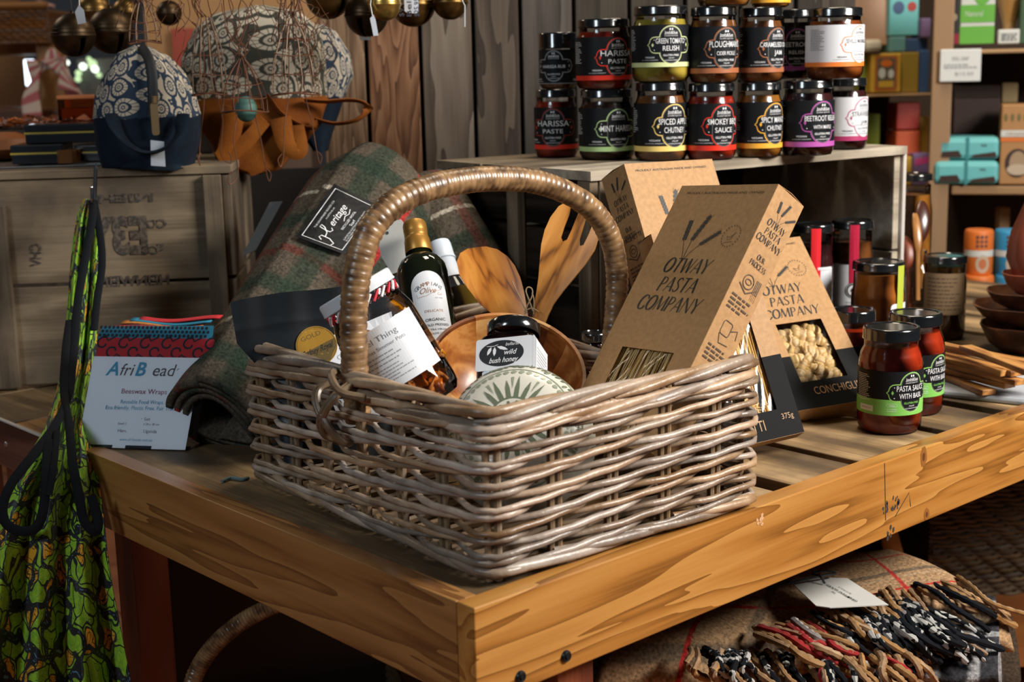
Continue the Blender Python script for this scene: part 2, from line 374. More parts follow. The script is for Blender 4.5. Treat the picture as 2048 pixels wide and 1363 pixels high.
for i in range(len(marks)-1):
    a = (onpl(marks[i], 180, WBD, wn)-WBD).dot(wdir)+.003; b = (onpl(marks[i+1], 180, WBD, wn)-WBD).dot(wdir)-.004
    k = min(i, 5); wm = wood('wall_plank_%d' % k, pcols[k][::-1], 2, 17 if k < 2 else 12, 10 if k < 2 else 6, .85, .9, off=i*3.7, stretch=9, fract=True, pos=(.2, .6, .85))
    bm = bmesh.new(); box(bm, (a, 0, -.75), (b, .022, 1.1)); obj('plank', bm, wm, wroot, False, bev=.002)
bm = bmesh.new(); box(bm, ((onpl(700, 180, WBD, wn)-WBD).dot(wdir), .024, -.75), (b, .06, 1.1)); obj('backing_board', bm, mat('wall_backing', (.012, .009, .007), .9), wroot, False)

zl = (onpl(560, 338, WBD, wn)).z; a = (onpl(455, 400, WBD, wn)-WBD).dot(wdir); b = (onpl(646, 400, WBD, wn)-WBD).dot(wdir)
bm = bmesh.new(); box(bm, (a, .004, -.75), (b, .022, zl)); obj('added_dark_panel', bm, mat('wall_backing', (.012, .009, .007), .9), wroot, False)  # added dark panel that blackens the gap between crate and blanket roll
# far walls of the store
wf = obj('wall_far', boxes(((-3.2, 5.2, -.76), (1.9, 5.3, 2.4))), mat('ochre_wall', (.3, .16, .07), .8, c2=(.2, .1, .045), nscale=3), None, False); tag(wf, kind='structure')
wr = obj('wall_right', boxes(((-1.6, 3.35, -.76), (3.2, 3.45, 2.4))), mat('dark_wall', (.06, .035, .02), .8), None, False, M=Matrix.Translation((2.4, -.6, 0)) @ Matrix.Rotation(radians(-48), 4, 'Z')); tag(wr, kind='structure')

# ------------------------------------------------------------------ display table
tab = empty('display_table', (0, 0, 0), 'varnished pine display table with slatted top, carrying the wicker basket', 'table')
obj('apron_board', boxes(((0, 0, -.096), (2.1, .025, 0))), PINE, tab, False, bev=.0015)['label'] = 'bright varnished front board with knots'
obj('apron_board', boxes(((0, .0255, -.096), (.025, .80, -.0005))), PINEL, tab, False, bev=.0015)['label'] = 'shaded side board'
for a, b in ((.0255, .16), (.163, .30), (.315, .47), (.503, .617), (.635, .807), (.83, .946), (.976, 1.10), (1.13, 1.26), (1.29, 1.42), (1.45, 1.58), (1.6, 1.75), (1.78, 1.95)):
    obj('slat', boxes(((a, .0258, -.02), (b, .798, -.003))), SLAT, tab, False, bev=.0015)
obj('rail', boxes(((.03, .30, -.06), (2.1, .34, -.021))), mat('dark_rail', (.03, .018, .01), .8), tab, False)
obj('rail', boxes(((.03, .06, -.06), (2.1, .1, -.021))), mat('dark_rail', (.03, .018, .01), .8), tab, False)
obj('light_block_board', boxes(((.03, .1, -.095), (2.1, .79, -.085))), mat('dark_rail', (.03, .018, .01), .8), tab, False)  # added board, blocks light beneath the slats
for x, y in ((.03, .72), (.13, .03), (1.9, .05), (1.9, .72)):
    obj('leg', boxes(((x, y, -.745), (x+.05, y+.05, -.022 if y > .1 else -.062))), REDW, tab, False, bev=.002)
obj('shade_panel', boxes(((.1, .772, -.745), (1.88, .79, -.1))), mat('dark_rail', (.03, .018, .01), .8), tab, False)  # added dark panel standing in for the shade under the table
for px, py in ((1131, 1311), (1040, 1352)):
    q = onpl(px, py, (0, 0, 0), (0, 1, 0))
    bm = lathe([(0, .004), (.0022, .004), (.0026, .0026), (.0046, .0034), (.0058, .002), (.006, -.001)], 24)
    obj('bolt', bm, BOLT, tab, M=Matrix.Translation(q) @ Matrix.Rotation(pi/2, 4, 'X'))
# knots, ink and stains of the front board, laid in the face of the board (x along, z up)
inks = Decal(); INK = mat('blue_black_ink', (.035, .035, .03), .6); KN = mat('pine_knot', (.1, .035, .01), .5); KN2 = mat('pine_knot_ring', (.25, .095, .02), .45); STK = mat('sticker_residue', (.62, .36, .2), .6)
def fz(px, py): q = onpl(px, py, (0, 0, 0), (0, 1, 0)); return (q.x, q.z)
inks.stroke([fz(1790, 1032), fz(1818, 984), fz(1821, 1012)], .0011, INK)
inks.stroke([fz(1769, 925), fz(1771, 1040)], .0009, INK)
rr = random.Random(4)
for cxp, cyp, n in ((1790, 1005, 9), (1772, 1015, 5), (1780, 1066, 5)):
    for _ in range(n):
        a, b = fz(cxp+rr.uniform(-7, 7), cyp+rr.uniform(-13, 13)); q = rr.uniform(.001, .003); inks.poly([(a+q*rr.uniform(.5, 1.2)*cos(t), b+1.6*q*rr.uniform(.5, 1.2)*sin(t)) for t in [i*pi/5 for i in range(10)]], INK)
for cxp, cyp, r1, r2 in ((1847, 913, .005, .009), (1853, 1028, .004, .006)):
    a, b = fz(cxp, cyp); inks.poly([(a+r1*1.5*rr.uniform(.85, 1.1)*cos(t), b+r2*1.4*rr.uniform(.85, 1.1)*sin(t)) for t in [i*pi/8 for i in range(16)]], KN2, 1); inks.poly([(a+r1*.6*cos(t), b+r2*.6*sin(t)) for t in [i*pi/8 for i in range(16)]], KN, 2)
a, b = fz(1519, 1041)
for _ in range(16): x_, y_ = a+rr.uniform(-.005, .005), b+rr.uniform(-.006, .006); q = rr.uniform(.001, .0025); inks.poly([(x_+q*rr.uniform(.5, 1.3)*cos(t), y_+q*rr.uniform(.5, 1.3)*sin(t)) for t in [i*pi/4 for i in range(8)]], STK, 1+_*.05)
inks.build('marks', lambda u, v, e: V((u, -e-.0002, v)), tab)['label'] = 'knots, blue-black ink and a pencil tick on the front board'

tb2 = empty('side_table', (0, .80, 0), 'dark red-brown board table with white edge at left, beneath the printed crate', 'table')
obj('edge_board', boxes(((-.004, .002, -.075), (.02, .56, -.006))), DREDW, tb2, False, bev=.002)
obj('edge_line', boxes(((-.0052, .002, -.0055), (.0, .56, -.0035))), mat('pale_edge', (.5, .47, .44), .5), tb2, False)
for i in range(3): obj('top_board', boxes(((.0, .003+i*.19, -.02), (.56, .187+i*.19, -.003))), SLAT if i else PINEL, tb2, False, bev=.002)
for x, y in ((.03, .25), (.03, .48), (.48, .48)): obj('leg', boxes(((x, y, -.745), (x+.06, y+.06, -.021))), REDW, tb2, False)
for px, py, r_ in ((12, 888, .004), (57, 910, .002)):
    q = onpl(px, py, (-.004, 0, 0), (1, 0, 0)); obj('screw', lathe([(0, .002), (r_*.8, .0015), (r_, 0)], 16), IRON, tb2, M=Matrix.Translation(q-V((0, .8, 0))) @ Matrix.Rotation(-pi/2, 4, 'Y'))

# ------------------------------------------------------------------ crates
def crateM(o, ang): return frame(o, x=hd(ang), z=(0, 0, 1))
# right crate (open front), local x along front, y away, origin front-left bottom
C1O = V((.627, .456, -.0025)); C1 = crateM(C1O, 55); CL, CDp, CHt = .632, .36, .330
cr1 = empty('open_crate', C1, 'weathered grey crate with dark open front, stacked jars standing on its top', 'crate')
def part(n, a, b, m_, p, **k): return obj(n, boxes((a, b)), m_, p, False, bev=k.pop('bev', .0015), **k)
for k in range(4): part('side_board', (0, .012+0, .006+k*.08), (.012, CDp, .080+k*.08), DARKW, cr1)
for yy in (-.002, .17, .31): part('batten', (-.016, yy, .002), (-.001, yy+(.028 if yy else .03), CHt-.014), GREYV, cr1)
part('corner_post', (.0, -.004, .002), (.022, .010, CHt-.014), GREYV, cr1)
for k in range(2): part('end_board', (CL-.016, .002, .004+k*.158), (CL-.002, CDp, .158+k*.158), GREYL, cr1)
part('end_strip', (CL-.001, -.004, .0), (CL+.007, CDp, CHt-.002), mat('bleached_strip', (.5, .46, .42), .8, bump=.3), cr1)
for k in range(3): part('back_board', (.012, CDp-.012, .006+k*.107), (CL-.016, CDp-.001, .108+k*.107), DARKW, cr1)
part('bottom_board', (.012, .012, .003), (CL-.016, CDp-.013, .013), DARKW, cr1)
for k, (a, b) in enumerate(((0, .118), (.122, .238), (.242, .366))):
    bm = bmesh.new(); rr = random.Random(k); n = 26; x0 = -.018 if k == 0 else -.03
    out = [(x0+(CL+.002-x0)*i/n, a+rr.uniform(-.0012, .0012)) for i in range(n+1)]+[(x0+(CL+.002-x0)*(n-i)/n, b) for i in range(n+1)]
    prism(out, .013, bm); obj('top_board', bm, GREYL if k == 0 else GREYW, cr1, False, M=Matrix.Translation((0, -.008 if k == 0 else 0, CHt-.013)))
# left crate (closed printed side)
C2O = V(onz(-60, 779, 0)); C2 = crateM(C2O, 85); C2.translation = V((C2.translation.x, C2.translation.y, -.0025))
L2 = (onpl(490, 640, C2O, hd(-5))-C2O).dot(hd(85)); xb = lambda px, py=500: (onpl(px, py, C2O, hd(-5))-C2O).dot(hd(85))
cr2 = empty('printed_crate', C2, 'greyish wooden crate with faded stencil lettering, left of the blanket roll', 'crate')
H2 = .335
part('front_board', (.0, 0, .006), (xb(452)-.001, .012, .158), GREYW, cr2)
f2 = part('front_board', (.0, .001, .163), (xb(452)-.001, .012, H2-.012), GREYW, cr2)
part('batten', (xb(416), -.012, .012), (xb(452), .0, H2-.014), GREYV, cr2)
part('batten', (xb(-40), -.012, .004), (xb(20), .0, H2-.05), GREYV, cr2)
for k in range(2): part('end_board', (xb(452), .0, .006+k*.16), (xb(452)+.014, .33, .16+k*.16), GREYV, cr2)
part('back_board', (0, .32, .006), (xb(452)-.001, .33, H2-.014), GREYV, cr2)
for k in range(3): part('top_board', (-.004, -.004+k*.112, H2-.0125), (xb(452)+.016, .105+k*.112, H2), GREYW, cr2)
bm = prism([(0, 0), (.011, .003), (.013, .03), (.006, .05), (0, .04)], .004)
st = Decal(); SI = mat('faded_stencil', (.05, .04, .033), .85, c2=(.13, .10, .075), nscale=160, lo=.45, hi=.6)
def cz(px, py): q = onpl(px, py, C2O, hd(-5)); l = C2.inverted() @ q; return l.x, l.z
def stx(t, px, py, hpx, wpx, mir=True, rot=0, b=.03):
    a, z_ = cz(px, py); st.text(t, a, z_, hpx/1320, SI, 1, bold=b, mirror=mir, width=wpx/1300, rot=rot)
stx('NIEH', 252, 404, 24, 105); stx('E3Y', 236, 505, 100, 120, b=.05); stx('CO', 313, 455, 24, 40); stx('CO', 300, 508, 24, 36); stx('S', 322, 500, 20, 14)
stx('HEINWEIN', 268, 571, 30, 140); stx('CHV', 82, 510, 30, 46, rot=radians(86), b=.02)
st.build('stencil', lambda u, v, e: V((u, -e-.0003, v)), cr2)['label'] = 'faded black mirrored stencil letters'
# ------------------------------------------------------------------ wicker basket
WICK = mat('greyed_willow', (.24, .16, .105), .36, c2=(.40, .30, .22), nscale=30, stretch=(1, 1, 1), rnd=.42, bump=.35, bscale=160, spec=.55)
STKM = mat('willow_stake', (.24, .155, .085), .5, rnd=.25, bump=.2)
WRAP = mat('rattan_wrap', (.085, .042, .018), .34, c2=(.33, .19, .085), nscale=62, rnd=0, bump=.25, spec=.7, detail=2)
BIND = mat('handle_binding', (.13, .085, .05), .35, c2=(.2, .14, .085), nscale=60, bump=.3)
BF = V((.053, .036, 0)); BL_ = V((.090, .491, 0)); BR_ = V((.403, .010, 0))
bx = (BR_-BF).normalized(); by_ = V((-bx.y, bx.x, 0)); BW = (BR_-BF).length; BLn = (BL_-BF).length
BM = frame(BF, x=bx, z=(0, 0, 1)); BH = .158; FLR = .003
bk = empty('wicker_basket', BM, 'large rectangular willow basket with wrapped arched handle at the table corner', 'basket')
rcn = .013
def per(n_per=None):
    """base rectangle with rounded corners, as list of (pos, outward normal, arclength)"""
    pts = []
    cs = [((rcn, rcn), pi, 1.5*pi), ((BW-rcn, rcn), 1.5*pi, 2*pi), ((BW-rcn, BLn-rcn), 0, pi/2), ((rcn, BLn-rcn), pi/2, pi)]
    for (c, a0, a1) in cs:
        for k in range(7):
            a = a0+(a1-a0)*k/6; pts.append((V((c[0]+rcn*cos(a), c[1]+rcn*sin(a), 0)), V((cos(a), sin(a), 0))))
    L_ = [0]
    for i in range(len(pts)): L_.append(L_[-1]+(pts[(i+1) % len(pts)][0]-pts[i][0]).length)
    return pts, L_
PP, PL_ = per(); PT = PL_[-1]
def at_s(s):
    s %= PT
    for i in range(len(PP)):
        if s <= PL_[i+1]+1e-9:
            t = (s-PL_[i])/max(PL_[i+1]-PL_[i], 1e-9); a, b = PP[i], PP[(i+1) % len(PP)]
            return a[0].lerp(b[0], t), a[1].lerp(b[1], t).normalized()
    return PP[0]
def wall(s, z, off):
    p, n = at_s(s); h = z/BH
    if p.x > BW*.9: z *= 1-.19*max(0, sin(pi*min(1, max(0, p.y/BLn))))**.8      # the far side sags between its corners
    # flare, and the long sides dip a little between the corners
    return p + n*(off+FLR*h**1.15) + V((0, 0, z))
NST = 22; SPC = PT/NST; rng = random.Random(11)
bm = bmesh.new()
for k in range(NST):
    for d in (-.0046, .0046):
        pts = [wall(k*SPC+d+.0117, z, rng.uniform(-.0006, .0006)) for z in [BH*i/8*.98 for i in range(9)]]
        tube(bm, pts, .0036*rng.uniform(.9, 1.08), 8)
obj('stakes', bm, STKM, bk)
bm = bmesh.new(); NR = 11; z0 = .017; dz = (BH-.034)/NR
for r_ in range(NR+1):
    for j in range(0, NST):
        if (j+r_) % 2: continue
        # a rod: starts inside stake j, passes outside j+1, j+2, ends inside j+3
        rad = .0036*rng.uniform(.82, 1.12); n = 22; pts = []; ph = rng.uniform(-.0012, .0012); tilt = dz*rng.uniform(.40, .72)
        for i in range(n+1):
            t = -.22+(3.44)*i/n
            if t < .9: o = -.0088+(.0178)*(.5-.5*cos(pi*max(0, min(1, t/.9))))
            elif t > 2.1: o = .009-(.0178)*(.5-.5*cos(pi*max(0, min(1, (t-2.1)/.9))))
            else: o = .009+.001*sin((t-.9)/1.2*pi)
            pts.append(wall((j+t)*SPC+.0117, z0+r_*dz+(t/3-.5)*tilt*2+ph+.0006*sin(t*9+j), o))
        tube(bm, pts, lambda t, rad=rad: rad*(.86+.14*sin(pi*min(1, max(0, t)))), 8)
obj('weave', bm, WICK, bk, ang=60)
# border: six thick rods rolled over each other
bm = bmesh.new(); nseg = 20
for lay in range(2):
    for k in range(nseg):
        s0 = PT*k/nseg+lay*.02; n = 22; span = PT/nseg*3.6; pts = []
        for i in range(n+1):
            t = i/n; ph = pi*1.0-t*pi*1.15
            rr_ = .0088 if lay == 0 else .0075
            pts.append(wall(s0+t*span, BH-.004-lay*.014+rr_*sin(ph)*1.15+.001*sin(k*5.), -.001+rr_*cos(ph)*(-1)+(.002 if lay else 0)-.006*max(0, 1-min(t, 1-t)*7)))
        e_ = .0053*rng.uniform(.86, 1.08); tube(bm, pts, lambda t, e_=e_: e_*(.35+.65*min(1, min(t, 1-t)*7)), 9)
obj('rim', bm, WICK, bk, ang=60)
bm = bmesh.new()
for k in range(20):
    s0 = PT*k/20; n = 16; span = PT/20*2.3; pts = []
    for i in range(n+1):
        t = i/n; pts.append(wall(s0+t*span, .0055+.007*(1-t)+(.0015 if k % 2 else 0), .0115-.009*abs(2*t-1)**2-.004*t))
    tube(bm, pts, .0052*rng.uniform(.85, 1.05), 8)
obj('foot', bm, WICK, bk, ang=60)
bm = bmesh.new()
for k in range(34):
    y = .012+(BLn-.024)*k/33
    tube(bm, [V((x, y, .012+.003*sin(x*40+(k % 2)*pi))) for x in [.004+(BW-.008)*i/24 for i in range(25)]], .0042, 6)
obj('base', bm, STKM, bk)
# handle: arch across the middle, rattan wound round it
hw = [(713, 765), (708, 700), (708, 620), (716, 540), (738, 465), (782, 412), (850, 378), (930, 361), (1005, 357), (1075, 364), (1140, 388), (1190, 425), (1222, 480), (1234, 545), (1232, 610), (1226, 680), (1218, 760)]
p0 = BM @ V((-.018, BLn*.5, .15)); hp = BM @ V((0, BLn*.515, 0)); hn = (BM.to_3x3() @ V((0, 1, 0)))
HPs = [BM.inverted() @ onpl(x, y, hp, hn) for x, y in hw]
HPs[0] = V((HPs[0].x, HPs[0].y, .11)); path = spline(HPs, 34)
cum = [0]
for a, b in zip(path, path[1:]): cum.append(cum[-1]+(b-a).length)
tot = cum[-1]; NW = int(tot/.0076); fine = []
i = 0
for k in range(NW*5+1):
    s = tot*k/(NW*5)
    while i < len(cum)-2 and cum[i+1] < s: i += 1
    t = (s-cum[i])/max(1e-9, cum[i+1]-cum[i]); fine.append(path[i].lerp(path[i+1], t))
rads = []
wr_ = random.Random(3); am = [wr_.uniform(.6, 1.25) for _ in range(NW+2)]
for k in range(len(fine)):
    f_ = (k % 5)/5; rads.append(.0132+.0010*am[k//5]*(0 if f_ < .1 else 1)*(1-abs(f_-.5)*.4)+.0006*sin(k*.013))
bm = bmesh.new(); tube(bm, fine, rads, 18, up=(0, 1, 0))
hcol = bmesh.ops.recalc_face_normals(bm, faces=bm.faces)
obj('handle', bm, WRAP, bk, ang=75)
bm = bmesh.new()      # binding that lashes the handle to the rim, near side
for sg in (1, -1):
    for (ox, oy) in ((0, 0), (.006, .004)):
        yb = BLn*.5; pts = [V((-.016, yb-sg*.016+ox*sg, .156)), V((-.034, yb-sg*.021+ox*sg, .150)), V((-.042, yb-sg*.012+ox*sg, .136)), V((-.040, yb+sg*.004+ox*sg, .116)), V((-.028, yb+sg*.013+ox*sg, .098)), V((-.014, yb+sg*.008, .094))]
        tube(bm, spline(pts, 6), .0034, 7)
tube(bm, spline([V((-.012, BLn*.5+.02, .166)), V((-.03, BLn*.5-.002, .166)), V((-.036, BLn*.5-.03, .155)), V((-.02, BLn*.5-.05, .15))], 6), .0042, 7)
obj('binding', bm, BIND, bk)
# ------------------------------------------------------------------ jars
LIDM = mat('black_lacquered_lid', (.006, .007, .008), .16, .0, spec=.9, coat=.6)
GLS = glass('clear_glass')
def fillm(n, c, c2, sc=22, rough=.22): return mat('fill_'+n, c, rough, c2=c2, nscale=sc, bump=.25, bscale=60, spec=.35, detail=6)
F_TOM = fillm('tomato_sauce', (.20, .012, .004), (.36, .035, .008), 30); F_HAR = fillm('harissa', (.14, .008, .004), (.32, .025, .008)); F_MINT = fillm('mint_harissa', (.02, .01, .006), (.06, .02, .01))
F_GRN = fillm('green_relish', (.19, .15, .012), (.42, .32, .05)); F_BRN = fillm('chutney', (.07, .022, .007), (.22, .08, .02)); F_DRK = fillm('dark_relish', (.018, .005, .006), (.05, .012, .012))
F_ORG = fillm('orange_sauce', (.26, .075, .012), (.5, .17, .03)); F_AMB = fillm('amber', (.14, .05, .008), (.34, .14, .02)); F_MAR = fillm('marmalade', (.09, .016, .006), (.26, .07, .012)); F_MUST = fillm('mustard_spread', (.09, .045, .012), (.16, .09, .03), 14)
def body(Rr, H, neck=.86, foot=.9, sh=.16):
    """outer glass profile from base to neck"""
    zs = H*(1-sh-.12)
    return [(0, .0), (Rr*foot*.8, .0), (Rr*foot, .0015), (Rr*.985, .008), (Rr, .016), (Rr, zs), (Rr*.985, zs+.3*H*sh), (Rr*.93, zs+.65*H*sh), (Rr*neck, zs+H*sh), (Rr*neck, H*.95)]
def mk_jar(P, Rr, H, fill, label_fn=None, lidh=.0125, lab='', cat='jar', name='relish_jar', group=None, neck=.88, phi=0, M=None, level=.93, lidm=None, sh=.16, lidr=None, glassm=None, faced=None, foot=.9):
    if M is None:
        d = V(P)-CAM; d.z = 0; d.normalize()      # local -Y faces the camera
        M = frame(P, y=d, z=(0, 0, 1)) @ Matrix.Rotation(0, 4, 'Z')
    t = empty(name, M, lab, cat, group)
    pr = body(Rr, H-lidh*.6, neck, foot, sh)
    obj('glass_body', lathe(pr, 48), glassm or GLS, t)
    inn = [(max(0, r_-.0014), max(.0022, z_)) for r_, z_ in pr]; top = (H-lidh)*level
    q = [(r_, min(z_, top)) for r_, z_ in inn if z_ < top]; q.append((q[-1][0], top)); q.append((0, top))
    if fill: obj('contents', lathe(q, 40), fill, t)
    rl = lidr or Rr*neck*1.055; zl = H-lidh
    lp = [(rl*.99, zl), (rl*1.012, zl+.0006), (rl*1.012, zl+.0022), (rl, zl+.0032), (rl, H-.0028), (rl*.985, H-.001), (rl*.95, H), (rl*.86, H), (rl*.83, H-.0012), (0, H-.0012)]
    obj('lid', lathe(lp, 56), lidm or LIDM, t)
    if label_fn: label_fn(t, Rr, H)
    return t
def capsule_pts(cx, cy, w_, h_, n=14):
    r_ = w_/2; return [(cx+r_*cos(a), cy+h_/2-r_+r_*sin(a)) for a in [pi*i/n for i in range(n+1)]]+[(cx+r_*cos(a), cy-h_/2+r_+r_*sin(a)) for a in [pi+pi*i/n for i in range(n+1)]]
def lobes(cx, cy, w_, h_, n=6):
    """horizontal plaque with rounded, pointed ends"""
    out = []; r_ = h_*.42
    for s_ in (1, -1):
        seq = [(w_/2-r_, -h_/2), (w_/2-r_*.55, -h_*.47), (w_/2-r_*.22, -h_*.36), (w_/2-r_*.08, -h_*.2), (w_/2-r_*.02, -h_*.1), (w_/2+h_*.1, 0), (w_/2-r_*.02, h_*.1), (w_/2-r_*.08, h_*.2), (w_/2-r_*.22, h_*.36), (w_/2-r_*.55, h_*.47), (w_/2-r_, h_/2)]
        out += [(cx+s_*x, cy+s_*y) for x, y in seq]
    return out
def josh(accent, lines, y0, y1, bc, W, white=False, bandh=.11, trim=None, sweep=2.2, full=None, stroke=None, tx=1.0, side=None):
    """printed wrap label: y0..y1 in metres, bc = angle of the badge, W = plaque width"""
    def fn(t, Rr, H):
        A = mat('print_%s' % '_'.join('%d' % (q*99) for q in accent), accent, .42); bg = PAPER if white else LBLACK; ink = mat('dark_grey_print', (.05, .055, .06), .5) if white else WHITE; sk = mat('print_%s' % '_'.join('%d' % (q*99) for q in stroke), stroke, .42) if stroke else A
        d = Decal(); lh = y1-y0; bh = lh*bandh; u0 = -Rr*sweep; u1 = Rr*1.75; bu = Rr*bc
        d.rect(u0, y0, u1, y1, bg, 0)
        if full: d.rect(u0, y0, u1, y0+lh*full, A, .5); d.rect(u0, y0, u1, y0+lh*.0, A, .5)
        else: d.rect(u0, y0, u1, y0+bh, A, .5)
        cy = y0+lh*.52; ch = lh*.92; cw = lh*.60; ph = lh*.40
        d.poly(lobes(bu, cy, W, ph), sk, 1).poly(capsule_pts(bu, cy, cw, ch), sk, 1)
        g_ = lh*.022; mid = mat('badge_black', (.007, .008, .010), .5, spec=.2) if not white else PAPER
        d.poly(lobes(bu, cy, W-2*g_, ph-2*g_), mid, 2).poly(capsule_pts(bu, cy, cw-2*g_, ch-2*g_), mid, 2)
        g2 = lh*.034; d.loop(capsule_pts(bu, cy, cw-2*g2, ch-2*g2), lh*.006, GREYP, 2.4) if not white else None
        d.poly(lobes(bu, cy, W-2.6*g2, ph-2.6*g2), mid, 2.6)
        for sx_ in (-1, 1):
            d.poly(circ(bu+sx_*lh*.028, cy+ch*.405, lh*.02, lh*.026, 10), ink, 3)
            x_ = bu+sx_*(W/2-lh*.10); d.poly([(x_+sx_*lh*.03, cy), (x_, cy+lh*.05), (x_-sx_*lh*.03, cy), (x_, cy-lh*.05)], A, 3)
            for yy in (.12, -.12): d.poly(circ(x_-sx_*lh*.04, cy+lh*yy, lh*.012, None, 8), ink, 3)
        d.text('Josh&Sue', bu, cy+ch*.29, lh*.088, ink, 3, bold=.006)
        d.rect(bu-lh*.17, cy+ch*.275, bu+lh*.17, cy+ch*.281, ink, 3)
        d.text('GOURMET SELECTION', bu, cy+ch*.222, lh*.034, ink, 3, width=lh*.34)
        n = len(lines)
        for i, (tx_, hh, ww) in enumerate(lines):
            yy = cy+lh*(.0 if n == 1 else (.035 if i == 0 else -.135))-(lh*.06 if n == 1 else 0)
            d.text(tx_, bu, yy, hh*lh*1.18, ink, 4, bold=.003, width=ww*lh)
        d.text('GLUTEN FREE', bu, cy-ch*.285, lh*.062, ink if not full else A, 3, width=lh*.40, bold=.012)
        d.text('270g NET', bu, cy-ch*.35, lh*.04, ink, 3, width=lh*.15)
        d.text('AUSTRALIAN MADE', bu, cy-ch*.36-lh*.045, lh*.038, ink, 3, width=lh*.34)
        vx = bu-W/2-lh*.0
        if not full:
            d.text('VEGAN', vx+lh*.02, y0+bh+lh*.10, lh*.055, ink, 3, bold=.01, width=lh*.24); d.text('ALL NATURAL INGREDIENTS', vx+lh*.02, y0+bh+lh*.045, lh*.03, ink, 3, width=lh*.42)
        else:
            d.loop(rrect(bu-W*.42-lh*.11, y0+lh*.20, bu-W*.42+lh*.11, y0+lh*.27, lh*.03), lh*.005, WHITE, 3); d.text('VEGAN', bu-W*.42, y0+lh*.215, lh*.04, WHITE, 3, bold=.01)
            d.text('ALL NATURAL', bu-W*.42, y0+lh*.135, lh*.035, WHITE, 3); d.text('INGREDIENTS', bu-W*.42, y0+lh*.09, lh*.035, WHITE, 3)
            d.text('Gently Heated', u0+(-u0+bu)*.42, y0+lh*.30, lh*.038, WHITE, 3); d.rect(bu-W*.42-lh*.8, y0+lh*.07, bu-W*.42-lh*.42, y0+lh*.2, WHITE, 3); d.text('REFUND 10c', bu-W*.42-lh*.61, y0+lh*.12, lh*.05, BLACK, 3.5)
        xx = bu-W/2-lh*.55
        d.lines(xx-lh*.28, xx+lh*.14, y0+lh*.88, 15 if full else 13, lh*.04, lh*.013, ink, 3, seed=int(lh*1e5) % 97)
        d.lines(bu+W/2+lh*.05, bu+W/2+lh*.3, y0+bh+lh*.1, 2, lh*.035, lh*.015, ink, 3, seed=5)
        d.build('label', cylmap(Rr+.0004, 0), t, cut=.003)
    return fn
ZT = C1.translation.z+CHt
def stand(cx, yb, w_px, z):
    q = onz(cx, yb, z); dd = (q-CAM); dd.z = 0; dd.normalize(); r_ = w_px/2/FPX*depth(q); p = q+dd*r_*.9; r_ = w_px/2/FPX*depth(p); p.z = z; return p, r_
J = {}
def crate_jar(key, cx, yb, yt, w_px, fill, lf, lab, on=None, **k):
    if on:
        b, z = J[on]; base = V((b.x, b.y, z)); p = onpl(cx, yb-4, base, FH); p = V((p.x, p.y, z)); r_ = w_px/2/FPX*depth(p)
        if k.pop('back', 0): p = p+FH*.075; p = onpl(cx, yb-4, p, FH); p = V((p.x, p.y, z)); r_ = w_px/2/FPX*depth(p)
    else: p, r_ = stand(cx, yb, w_px, ZT)
    H = zat(p-FH*r_*.9, cx, yt)-p.z+.001
    ly = k.pop('ly', None)
    t = mk_jar(p, r_, H, fill, lf(p, r_, H, ly) if lf else None, lab=lab, group='jars stacked on the open crate', **k)
    J[key] = (p, p.z+H+.0002); return t
def jl(accent, lines, bc, Wpx, **k):
    def g(p, r_, H, ly):
        s = depth(p)/FPX; a = zat(p-FH*r_, 0, ly[1])-p.z if False else None
        # label edges given in pixels below the lid top
        y0 = ly[0]*H; y1 = ly[1]*H
        return josh(accent, lines, y0, y1, bc, Wpx*s, **k)
    return g
RED = (.72, .03, .012); GRN = (.42, .62, .26); LIME = (.66, .74, .36); YEL = (.85, .62, .18); ORB = (.38, .13, .05); AMB = (.85, .42, .04); MAG = (.45, .09, .38); ORG = (.78, .2, .03); PNK = (.42, .04, .14)
LB = dict(ly=(.13, .74))
crate_jar('hl', 1113, 316, 180, 86, F_HAR, jl(RED, [('HARISSA', .16, .82), ('PASTE', .12, .5)], -.15, 96, stroke=(.3, .03, .02), sweep=1.6), 'harissa paste jar at the left end of the lower row on the crate', **LB)
crate_jar('mint', 1214, 321, 180, 110, F_MINT, jl(GRN, [('MINT HARISSA', .17, .86)], .44, 92), 'squat mint harissa jar with green band on the lower row', **LB)
crate_jar('sp', 1322, 323, 166, 106, F_BRN, jl(YEL, [('SPICED APPLE', .15, .72), ('CHUTNEY', .14, .48)], .55, 88), 'spiced apple chutney jar with pale yellow band on the lower row', **LB)
crate_jar('bbq', 1422, 321, 168, 98, F_HAR, jl(RED, [('SMOKEY BBQ', .15, .74), ('SAUCE', .13, .42)], .55, 88), 'smokey barbecue sauce jar with bright red band on the lower row', **LB)
crate_jar('mango', 1517, 316, 166, 92, F_AMB, jl(AMB, [('SPICY MANGO', .15, .72), ('CHUTNEY', .13, .46)], .8, 84), 'spicy mango chutney jar with amber band on the lower row', **LB)
crate_jar('beet', 1614, 313, 162, 104, F_DRK, jl(MAG, [('BEETROOT RELISH', .14, .84), ('WITH MAPLE', .1, .46)], .62, 92), 'dark beetroot relish jar with purple band on the lower row', **LB)
crate_jar('straw', 1690, 300, 158, 84, F_DRK, jl(PNK, [('STRAWBERRY', .13, .7), ('JAM', .1, .24)], 1.0, 80, white=True, trim=1), 'strawberry jam jar with white label and dark pink band', **LB)
crate_jar('rub', 1117, 176, 66, 76, fillm('spice_rub', (.10, .03, .01), (.25, .1, .03), 160, .7), jl((.35, .36, .38), [('HARISSA RUB', .11, .72)], -.25, 78, sweep=1.6, bandh=.015), 'short spice jar labelled harissa rub, topmost at the left end', on='hl', ly=(.10, .70), lidh=.024, neck=.96, name='spice_jar')
